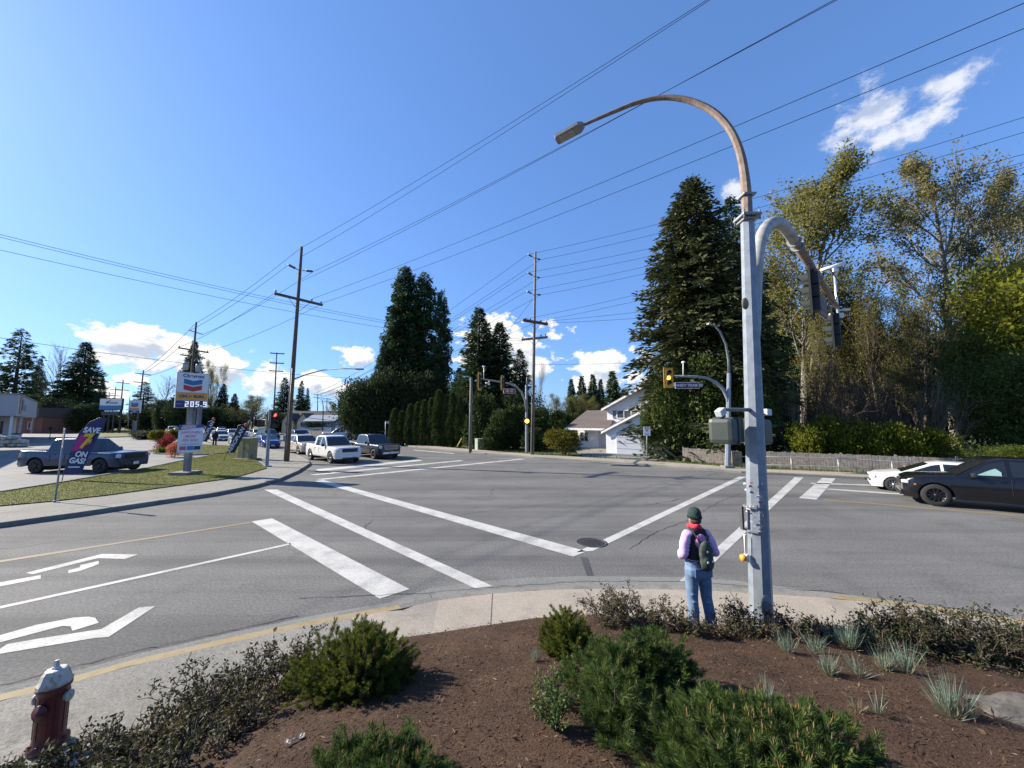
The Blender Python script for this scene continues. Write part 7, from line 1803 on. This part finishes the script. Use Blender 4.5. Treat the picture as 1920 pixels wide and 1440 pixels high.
mb = MB(); gable_roof(mb, 3.25, 11.6, 1.5, 9.5, 4.45, 6.75, .4); mb.build('roof', ROOF, t)
mb = MB(); gable_roof(mb, 4.5, 10.4, -2.2, 1.49, 2.15, 3.75, .3); mb.build('roof', ROOF, t)
mb = MB(); roofslab(mb, (-.15, -.7, 2.2), (4.3, -.7, 2.2), (3.2, 4.6, 4.15), (-.15, 4.6, 4.15)); roofslab(mb, (-.15, 4.6, 4.15), (3.2, 4.6, 4.15), (3.2, 8.6, 2.5), (-.15, 8.6, 2.5)); mb.build('roof', ROOF, t)
mb = MB(); mb.box((2.1, -.76, 2.20), (4.6, .05, .20)); mb.build('fascia', TRIMW, t)
def bargeboard(x0, z0, xm, zm, x1, z1, y):
    mb = MB()
    for (a, b) in (((x0, z0), (xm, zm)), ((xm, zm), (x1, z1))):
        mb.plate([a, b, (b[0], b[1] - .2), (a[0], a[1] - .2)], y - .03, y + .03)
    mb.build('bargeboard', TRIMW, t)
bargeboard(2.85, 4.28, 7.43, 6.86, 12.0, 4.28, 1.05); bargeboard(4.2, 2.02, 7.45, 3.84, 10.7, 2.02, -2.55)
window(t, 4.9, 1.5, 3.72, 1.25, .72, True); window(t, 1.0, 1.2, 1.35, .8, .9); window(t, 3.9, 1.5, 1.5, .5, 1.0)
mb = MB(); mb.box((2.95, 1.15, 1.02), (.82, .06, 2.0)); d_ = mb.build('door', DOORG, t)
mb = MB(); mb.ball((3.25, 1.08, 1.0), .04); mb.build('handle', CHROME, d_)
mb = MB(); mb.box((2.95, 1.16, 1.05), (1.0, .04, 2.14)); mb.build('door_frame', TRIMW, t)
mb = MB(); mb.box((7.4, -2.23, 1.0), (3.9, .05, 2.0)); g_ = mb.build('garage_door', DOORG, t)
mb = MB()
for k in range(1, 4): mb.box((7.4, -2.262, k * .5), (3.9, .01, .03))
mb.build('panel_groove', SHUT, g_)
for x in (.1, 3.95):
    mb = MB(); mb.cbox((x, -.45, 1.1), (.13, .13, 2.2), .01); mb.build('porch_post', TRIMW, t)
mb = MB(); mb.cbox((2.0, .3, .10), (4.2, 1.8, .22), .02); mb.cbox((2.6, -.85, .05), (1.6, .5, .12), .02); mb.build('porch_step', CONC, t)
# driveway
mb = MB(); dv = [G(1108, 866, .02), G(1185, 873, .02), Vector((HX.x + 9.6, HX.y - 6.0, .02)), Vector((HX.x + 3.6, HX.y - 3.4, .02)), Vector((HX.x + 1.0, HX.y - 1.3, .02)), Vector((HX.x + .2, HX.y - 1.0, .02))]
mb.sheet(ccw([(p.x, p.y) for p in dv]), .03); struct('driveway', mb, ASPH2, 'driveway of the white house')
# houses far left
HB = at(530, 790, 96); HB.z = 0
t = thing('house', 'cream house with two yellow gables and dark roof beyond the queue', 'house', HB)
mb = MB(); mb.prism([(0, 0), (12, 0), (12, 9), (0, 9)], 0, 3.1); mb.build('wall', SIDEY, t)
mb = MB(); gable_roof(mb, 0, 12, 0, 9, 3.1, 5.6, .4, 'x'); mb.build('roof', ROOFD, t)
for x in (.6, 4.4):
    mb = MB(); gable(mb, x, x + 2.8, -1.2, 1.5, (0, 3.1), 5.0); mb.build('wall', SIDEY, t); mb = MB(); gable_roof(mb, x, x + 2.8, -1.2, 3, 3.1, 5.0, .25); mb.build('roof', ROOFD, t); window(t, x + 1.4, -1.2, 2.3, 1.1, .9)
HC = at(566, 790, 86); HC.z = 0
t = thing('house', 'pale grey house with white deck and flat blue grey roof beyond the queue', 'house', HC)
mb = MB(); mb.prism([(0, 1.6), (7, 1.6), (7, 9), (0, 9)], 0, 3.1); mb.build('wall', SIDEG, t)
mb = MB(); gable_roof(mb, 0, 7, 1.6, 9, 3.1, 4.4, .5, 'x'); mb.build('roof', ROOFG, t)
mb = MB(); mb.box((3.2, .6, .9), (7.2, .12, 1.5)); mb.build('deck_wall', SIDE, t); mb = MB(); mb.box((3.2, 1.1, .2), (7.4, 1.2, .12)); mb.build('deck', TRIMW, t)
window(t, 1.6, 1.6, 2.2, 1.2, 1.2); window(t, 4.6, 1.6, 2.3, 1.0, .8)
mb = MB(); mb.box((3.1, 1.56, 1.9), (.85, .06, 2.0)); mb.build('door', SHUT, t)
HD = at(622, 790, 82); HD.z = 0
t = thing('house', 'blue grey gabled garage beside the dark evergreen beyond the queue', 'house', HD)
mb = MB(); gable(mb, 0, 5.5, 0, 7, (0, 2.4), 4.4); mb.build('wall', SIDEB, t); mb = MB(); gable_roof(mb, 0, 5.5, 0, 7, 2.4, 4.4, .3); mb.build('roof', ROOFG, t); window(t, 1.6, 0, 1.5, .9, .8)
SH = at(634, 790, 68); SH.z = 0
t = thing('garden_shed', 'small cream gabled shed roof above the silver pickup', 'shed', SH, 0)
mb = MB(); gable(mb, -.8, .8, 0, 2.0, (0, 1.25), 2.15); mb.build('wall', SIDEY, t); mb = MB(); gable_roof(mb, -.8, .8, 0, 2, 1.25, 2.15, .15, m=0); mb.build('roof', TRIMW, t)
mb = MB(); mb.box((0, -.03, .7), (.6, .04, 1.1)); mb.build('door', SHUT, t)
# hedge fence in the yard behind the queue
fa, fb = at(545, 790, 74), at(640, 790, 66); fa.z = fb.z = 0
fence('pale board fence in front of the far houses', fa, fb, 1.3)
# store with deep canopy
C0 = Vector((-65.6, 50.2, 0)); U = Vector((-.735, .678, 0)); Vv = Vector((-.66, -.75, 0))
t = thing('store', 'grey convenience store with deep canopy and orange panel at the left edge', 'store', C0, math.atan2(-Vv.y, -Vv.x))
# local: x towards the intersection side is negative Vv; y runs along U
def loc_(u, v): return (-v, u)
mb = MB(); mb.prism([(-26, .0), (0, .0), (0, 34), (-26, 34)], 3.7, 6.6); mb.build('canopy', mat('fascia_grey', (.36, .37, .36), .6, var=.05), t)
mb = MB(); mb.prism([(-26, 2.5), (-2.2, 2.5), (-2.2, 34), (-26, 34)], 0, 3.7); mb.build('wall', mat('store_wall', (.42, .40, .36), .7), t)
mb = MB(); mb.box((-13, -.02, 6.62), (26.3, .3, .12)); mb.box((.0, 17, 6.62), (.3, 34.2, .12)); mb.build('coping', GALVD, t)
mb = MB(); mb.box((.04, 4.2, 5.2), (.06, 3.4, 2.3)); mb.build('orange_panel', mat('store_orange', (.42, .19, .09), .6), t)
mb = MB(); mb.box((.085, 5.6, 5.3), (.06, 2.4, 1.5)); mb.build('blue_sign', BLUEM, t)
mb = MB(); mb.box((.04, 11, 5.0), (.05, 2.6, .9)); mb.build('small_sign', mat('store_small_sign', (.22, .25, .23), .5), t)
for k in range(12):
    mb = MB(); mb.box((-3.6 - k * 1.8, 2.46, 1.9), (1.6, .05, 3.0)); w_ = mb.build('window', mat('store_blind', (.46, .43, .36), .5, var=.1), t)
    mb = MB(); mb.box((-3.6 - k * 1.8 + .85, 2.42, 1.9), (.08, .10, 3.2)); mb.build('mullion', TRIMW, w_)
for k in range(3):
    mb = MB(); mb.box((-2.17, 6 + k * 4, 1.8), (.05, 2.6, 2.4)); mb.build('window', WING, t)
for (x, y) in ((-.35, .35), (-9, .35), (-18, .35), (-.35, 12)):
    mb = MB(); mb.cbox((x, y, 1.85), (.24, .24, 3.7), .02); mb.build('post', TRIMW, t)
mb = MB(); mb.cbox((-7, 1.0, 3.62), (4.5, .3, .08), .02); mb.build('canopy_light', mat('canopy_lamp', (.7, .7, .66), .4), t)
t = thing('bin', 'white waste bin beside the store post', 'bin', (C0.x + 1.2, C0.y - .6, .1))
mb = MB(); mb.cbox((0, 0, .6), (.6, .6, 1.2), .04); mb.cbox((0, 0, 1.28), (.66, .66, .14), .03, 1); mb.build('body', [mat('bin_white', (.5, .5, .48), .6), DARKP], t)
t = thing('bagged_goods', 'stack of clear wrapped bags in front of the store', 'bags', at(12, 790, 43)); t.location.z = .1; rng = np.random.default_rng(3)
BAG = mat('clear_wrapped_bag', (.28, .29, .29), .2, var=.5, scale=5, spec=.8)
for i in range(22):
    mb = MB(); z = (i // 8) * .42; mb.cbox((-1.9 + (i % 8) * .55 + z * .2, rng.uniform(-.2, .2), .22 + z), (.56, .8, .42), .13, rz=rng.uniform(-.2, .2), rx=rng.uniform(-.15, .15)); mb.build('bag', BAG, t)
BRICK = mat('red_brick', (.17, .075, .055), .9, var=.3, scale=12)
BK = at(60, 790, 92); BK.z = 0
t = thing('brick_building', 'dark red brick building behind the store', 'building', BK, R(-12))
mb = MB(); mb.prism([(-9, 0), (3.5, 0), (3.5, 12), (-9, 12)], 0, 4.0); mb.build('wall', BRICK, t)
mb = MB(); mb.prism([(-9.5, -1.0), (3.9, -1.0), (3.9, 12.5), (-9.5, 12.5)], 4.0, 6.3); mb.build('mansard_roof', mat('brown_mansard', (.07, .055, .05), .9, var=.25, scale=9), t)
for x in (-2, 1.8):
    mb = MB(); mb.cbox((x, -.7, 2), (.3, .3, 4), .02); mb.build('post', mat('tan_post', (.28, .23, .17), .7), t)
window(t, -.2, 0, 2, 1.8, 1.6)
wa, wb = at(72, 790, 103), at(160, 790, 112); wa.z = wb.z = 0
t = thing('block_wall', 'long grey block wall behind the forecourt', 'wall', wa, math.atan2(wb.y - wa.y, wb.x - wa.x))
l_ = (wb - wa).length; mb = MB(); mb.box((l_ / 2, 0, 1.4), (l_, .3, 2.8)); mb.build('blocks', mat('grey_block', (.17, .17, .17), .9, var=.25, scale=3), t)
mb = MB(); mb.box((l_ / 2, 0, 2.85), (l_ + .2, .4, .12)); mb.build('coping', CONCG, t)
t = thing('post_sign', 'thin dark sign post at the forecourt edge', 'sign post', at(97, 790, 62)); t.location.z = .1
mb = MB(); mb.tube([(0, 0, 0), (0, 0, 1.9)], .05, 6); mb.cbox((0, -.04, 1.75), (.35, .04, .5), .01); mb.build('post', DARKP, t)

# forecourt canopy, mostly left of the photo: its shadow lies over the lot
t = thing('forecourt_canopy', 'flat fuel forecourt canopy on steel columns beside the lot', 'canopy', (-43, 27, 0), math.atan2(U.y, U.x))
mb = MB(); mb.cbox((11, 7.5, 6.2), (24, 15, .9), .05); mb.build('roof', MATS['fascia_grey'], t)
for x in (3, 19):
    for y in (3, 12):
        mb = MB(); mb.cbox((x, y, 2.9), (.35, .35, 5.8), .03); mb.build('column', TRIMW, t)
# ------------------------------------------------------------------ people
def remesh(o, vox, smooth=6, sub=0):
    m = o.modifiers.new('r', 'REMESH'); m.mode = 'VOXEL'; m.voxel_size = vox; m.use_smooth_shade = True
    s = o.modifiers.new('s', 'SMOOTH'); s.iterations = smooth; s.factor = .5
    return o
SKIN = mat('skin', (.42, .25, .18), .55, var=.06); DENIM = mat('denim', (.095, .155, .255), .85, var=.22, scale=7, bump=.3, bscale=60, dirt=(.22, .30, .40), dscale=5, damt=.5)
LILAC = mat('lilac_sleeve', (.52, .33, .52), .85, var=.08, scale=9, bump=.15, bscale=40); BLKF = mat('black_fleece', (.018, .014, .022), .95, var=.2, bump=.3, bscale=80)
PINKP = mat('pink_patch', (.50, .20, .33), .9, var=.1); WOOL = mat('dark_green_wool', (.018, .040, .036), .95, var=.3, scale=30, bump=.7, bscale=90); SCARF = mat('red_scarf', (.55, .03, .05), .9, var=.15, scale=12, bump=.4, bscale=60)
BOOT = mat('dark_boot', (.02, .022, .03), .7); HAIR = mat('dark_hair', (.03, .018, .012), .7, bump=.5, bscale=90)
PP = Vector((2.56, 5.44, .17))
PSC = .95
person = thing('person', 'person in lilac and black jacket, beanie and jeans, standing at the kerb, back turned', 'person', PP, R(8)); person.scale = (PSC * .94, PSC, PSC)
def limb(mb, P, Rr, n=12, flat=1.0): mb.tube(P, Rr, n, 0, True, True, flat); [mb.ball(tuple(p), r, 10) for p, r in zip(P, Rr)]
def hand(mb, w, d, s=1.0, side=1):
    """palm and five bent fingers from wrist w along d"""
    w = Vector(w); d = Vector(d).normalized(); u = d.cross(Vector((0, 0, 1))).normalized() * side; n = u.cross(d)
    mb.tube([w, w + d * .045, w + d * .085], [.024, .036, .034], 8, flat=.55)
    for k, l in enumerate((.065, .075, .07, .055)):
        b = w + d * .082 + u * (-.027 + .018 * k); b1 = b + d * l * .45 + n * .006; b2 = b1 + d * l * .3 + n * .022; b3 = b2 + d * l * .15 + n * .026
        mb.tube([b, b1, b2, b3], [.009, .0085, .008, .006], 7)
    b = w + d * .03 - u * .03; mb.tube([b, b - u * .02 + d * .03 + n * .01, b - u * .018 + d * .058 + n * .025], [.011, .010, .007], 7)
# local: y forward (away from the camera), x right
hip = .86
mb = MB()   # body, one continuous surface
mb.tube([(0, 0, 1.40), (0, .015, 1.47)], [.055, .052], 12); mb.ball((0, .03, 1.555), (.074, .092, .112), 16)      # neck, head
mb.ball((0, .118, 1.53), (.013, .02, .018), 8); mb.ball((0, .10, 1.49), (.03, .02, .012), 8)                        # nose, mouth and chin
for s in (-1, 1): mb.ball((s * .076, .03, 1.545), (.012, .025, .034), 8)
for s in (-1, 1): mb.ball((s * .03, .112, 1.565), (.014, .01, .009), 8)
limb(mb, [Vector((0, 0, .88)), Vector((0, -.005, 1.1)), Vector((0, 0, 1.36))], [.12, .11, .085], 14)
for s in (-1, 1):
    limb(mb, [Vector((s * .17, 0, 1.34)), Vector((s * .235, -.05, 1.10)), Vector((s * .16, .17, 1.05))], [.055, .045, .034])
    hand(mb, (s * .16, .17, 1.05), (-s * .55, .75, .25), side=s)
    fx = .105 if s < 0 else .163; limb(mb, [Vector((s * .09, 0, .86)), Vector((s * (.10 if s < 0 else .128), .01, .45)), Vector((s * fx, -.02, .10))], [.085, .06, .042])
    limb(mb, [Vector((s * fx, -.01, .05)), Vector((s * fx, .12, .035))], [.035, .026])
body = mb.build('body', SKIN, person); remesh(body, .011, 4)
mb = MB()   # jeans
limb(mb, [Vector((-.06, 0, .93)), Vector((.06, 0, .93))], [.135, .135], 16); limb(mb, [Vector((-.07, -.015, .83)), Vector((.07, -.015, .83))], [.14, .14], 16); mb.ball((0, 0, .98), (.165, .12, .05), 16)
limb(mb, [Vector((-.095, 0, .84)), Vector((-.10, .01, .62)), Vector((-.098, .015, .45)), Vector((-.10, -.005, .25)), Vector((-.105, -.012, .07))], [.105, .092, .080, .078, .076], 14)
limb(mb, [Vector((.095, 0, .84)), Vector((.115, .0, .62)), Vector((.13, .01, .45)), Vector((.15, -.02, .25)), Vector((.165, -.04, .06))], [.105, .092, .080, .078, .078], 14)
for k in range(9): mb.ball((-.10 + .02 * math.sin(k * 2.1), -.05 + .1 * (k % 2), .12 + .05 * k), (.055, .035, .014), 8); mb.ball((.155 - .006 * k + .015 * math.sin(k * 1.7), -.06 + .1 * (k % 2), .10 + .05 * k), (.055, .035, .014), 8)
j = mb.build('jeans', DENIM, person); remesh(j, .012, 5)
mb = MB()
for s in (-1, 1): mb.cbox((s * .085, -.142, .84), (.11, .012, .12), .004)
mb.build('back_pocket', mat('denim_dark', (.085, .14, .24), .9), j)
mb = MB()
for x, y in ((-.105, 0), (.165, -.02)):
    mb.ball((x, y + .06, .04), (.05, .13, .045), 12); mb.box((x, y + .05, .006), (.09, .25, .012))
mb.build('boots', BOOT, person)
mb = MB()   # jacket torso
mb.ball((0, 0, 1.17), (.185, .135, .20), 18); limb(mb, [Vector((-.10, -.01, 1.31)), Vector((.10, -.01, 1.31))], [.10, .10], 14); limb(mb, [Vector((-.05, 0, 1.05)), Vector((.05, 0, 1.05))], [.135, .135], 14); mb.tube([(0, 0, 1.34), (0, .01, 1.44)], [.115, .088], 14); limb(mb, [Vector((-.06, -.02, 1.37)), Vector((.06, -.02, 1.37))], [.075, .075], 12)
jk = mb.build('jacket', BLKF, person); remesh(jk, .012, 3)
for s in (-1, 1):
    mb = MB(); limb(mb, [Vector((s * .155, -.005, 1.335)), Vector((s * .225, -.03, 1.22)), Vector((s * .262, -.06, 1.09)), Vector((s * .225, .05, 1.03)), Vector((s * .165, .165, 1.055))], [.076, .072, .067, .058, .046], 14)
    mb.ball((s * .13, -.01, 1.35), (.095, .085, .055), 12)
    for k in range(5): mb.ball((s * (.19 + .016 * k), -.03 - .008 * k, 1.28 - .045 * k), (.079, .068, .013), 10)
    sl_ = mb.build('sleeve', LILAC, jk); remesh(sl_, .011, 4)
    mb = MB(); mb.tube([(s * .172, .150, 1.052), (s * .155, .185, 1.06)], .047, 12); mb.build('cuff', BLKF, jk)
mb = MB(); mb.lathe([(.172, .955), (.180, .96), (.180, 1.01), (.168, 1.015)], 24)
for i in range(len(mb.v)): mb.v[i].y *= .76
mb.build('hem', BLKF, jk)
for z in (.972, .995):
    mb = MB(); mb.lathe([(.181, z), (.184, z + .004), (.181, z + .008)], 24)
    for i in range(len(mb.v)): mb.v[i].y *= .76
    mb.build('hem_stripe', mat('pink_stripe', (.60, .42, .50), .9), jk)
mb = MB(); mb.ball((0, -.104, 1.255), (.100, .044, .115), 14); mb.build('back_patch', PINKP, jk)
mb = MB(); mb.lathe([(.07, 1.405), (.088, 1.415), (.094, 1.445), (.086, 1.472), (.07, 1.48)], 18)
for i in range(len(mb.v)): v = mb.v[i]; a = math.atan2(v.y, v.x); v.z += .012 * math.sin(3 * a) + .018 * math.cos(a + 2.6); v *= 1; mb.v[i] = v
mb.ball((-.05, .06, 1.44), (.06, .05, .035), 10); mb.build('scarf', SCARF, person)
mb = MB(); mb.lathe([(.086, 1.555), (.094, 1.562), (.097, 1.60), (.094, 1.605), (.096, 1.625), (.088, 1.665), (.065, 1.70), (.03, 1.718), (0, 1.722)], 26)
for i in range(len(mb.v)): mb.v[i].y = mb.v[i].y * 1.08 + .018
for k in range(26):
    a = k * 2 * math.pi / 26; mb.tube([(math.cos(a) * .096, math.sin(a) * .104 + .018, 1.56), (math.cos(a) * .097, math.sin(a) * .105 + .018, 1.60)], .006, 5)
mb.build('beanie', WOOL, person)
mb = MB(); mb.ball((0, -.005, 1.53), (.082, .085, .055), 14); mb.build('hair', HAIR, person)
# backpack
bp = thing('backpack', 'small dark green backpack with pale badges worn by the person at the kerb', 'backpack', PP + Vector((0, 0, 0)), R(8)); bp.scale = (PSC * .94, PSC, PSC)
mb = MB(); mb.ball((.02, -.18, 1.10), (.108, .075, .20), 16); mb.ball((.02, -.19, 1.0), (.112, .08, .12), 16); mb.cbox((.02, -.18, 1.06), (.20, .10, .32), .045); mb.ball((.02, -.235, 1.01), (.085, .045, .10), 14); mb.build('bag', mat('backpack_fabric', (.022, .034, .028), .8, var=.4, scale=14, dirt=(.06, .08, .07), dscale=12, damt=.6), bp); remesh(bp.children[0], .010, 6)
for s in (-1, 1):
    mb = MB(); mb.tube([(.035 + s * .055, -.15, 1.24), (s * .085, -.135, 1.33), (s * .10, -.07, 1.405), (s * .105, .04, 1.39)], .016, 6, flat=.5); mb.build('strap', mat('strap_grey', (.035, .035, .045), .8), bp); mb = MB(); mb.tube([(.035 + s * .08, -.16, .96), (s * .15, -.06, 1.02)], .010, 5); mb.build('lower_strap', MATS['strap_grey'], bp)
mb = MB(); mb.tube([(.035, -.20, 1.255), (.035, -.21, 1.285), (.055, -.2, 1.255)], .008, 6); mb.build('loop', mat('strap_grey', (.1, .1, .1)), bp)
for (x, z, c) in ((-.005, 1.03, (.5, .5, .5)), (.075, 1.04, (.5, .48, .5)), (.02, 1.16, (.22, .25, .24)), (.10, 1.13, (.28, .06, .09))):
    mb = MB(); mb.lathe([(0, -.008), (.016, -.006), (.018, 0)], 12, axis='Y', c=(x - .015, -.278 if z < 1.1 else -.248, z)); mb.build('badge', mat('badge_%d' % int(z * 1000), c, .5), bp)

# distant pedestrian
p2 = G(402, 835, .14)
q = thing('person', 'distant person dressed in black walking beside the queue of cars', 'person', p2, R(30))
mb = MB(); mb.ball((0, 0, 1.58), (.085, .10, .12), 12); mb.tube([(0, 0, 1.38), (0, 0, 1.5)], .055, 8)
limb(mb, [Vector((0, 0, .9)), Vector((0, 0, 1.35))], [.15, .17], 12)
for s in (-1, 1):
    limb(mb, [Vector((s * .2, 0, 1.36)), Vector((s * .25, -.05, 1.08)), Vector((s * .22, .08, .84))], [.07, .055, .045]); limb(mb, [Vector((s * .09, 0, .9)), Vector((s * .10, s * .12, .5)), Vector((s * .10, s * .22, .06))], [.10, .075, .06])
    hand(mb, (s * .22, .08, .84), (0, .2, -1), side=s)
o = mb.build('body', SKIN, q); remesh(o, .02, 3)
mb = MB(); limb(mb, [Vector((0, 0, .85)), Vector((0, 0, 1.36))], [.19, .20], 12)
for s in (-1, 1): limb(mb, [Vector((s * .2, 0, 1.36)), Vector((s * .26, -.05, 1.08)), Vector((s * .22, .06, .9))], [.09, .075, .065])
o = mb.build('coat', BLKF, q); remesh(o, .02, 4)
mb = MB()
for s in (-1, 1): limb(mb, [Vector((s * .09, 0, .9)), Vector((s * .10, s * .12, .5)), Vector((s * .10, s * .22, .06))], [.12, .09, .08])
o = mb.build('trousers', mat('black_trousers', (.02, .02, .024), .9), q); remesh(o, .02, 4)
mb = MB(); mb.ball((0, -.01, 1.63), (.10, .12, .11), 12); mb.build('cap', BLKF, q)
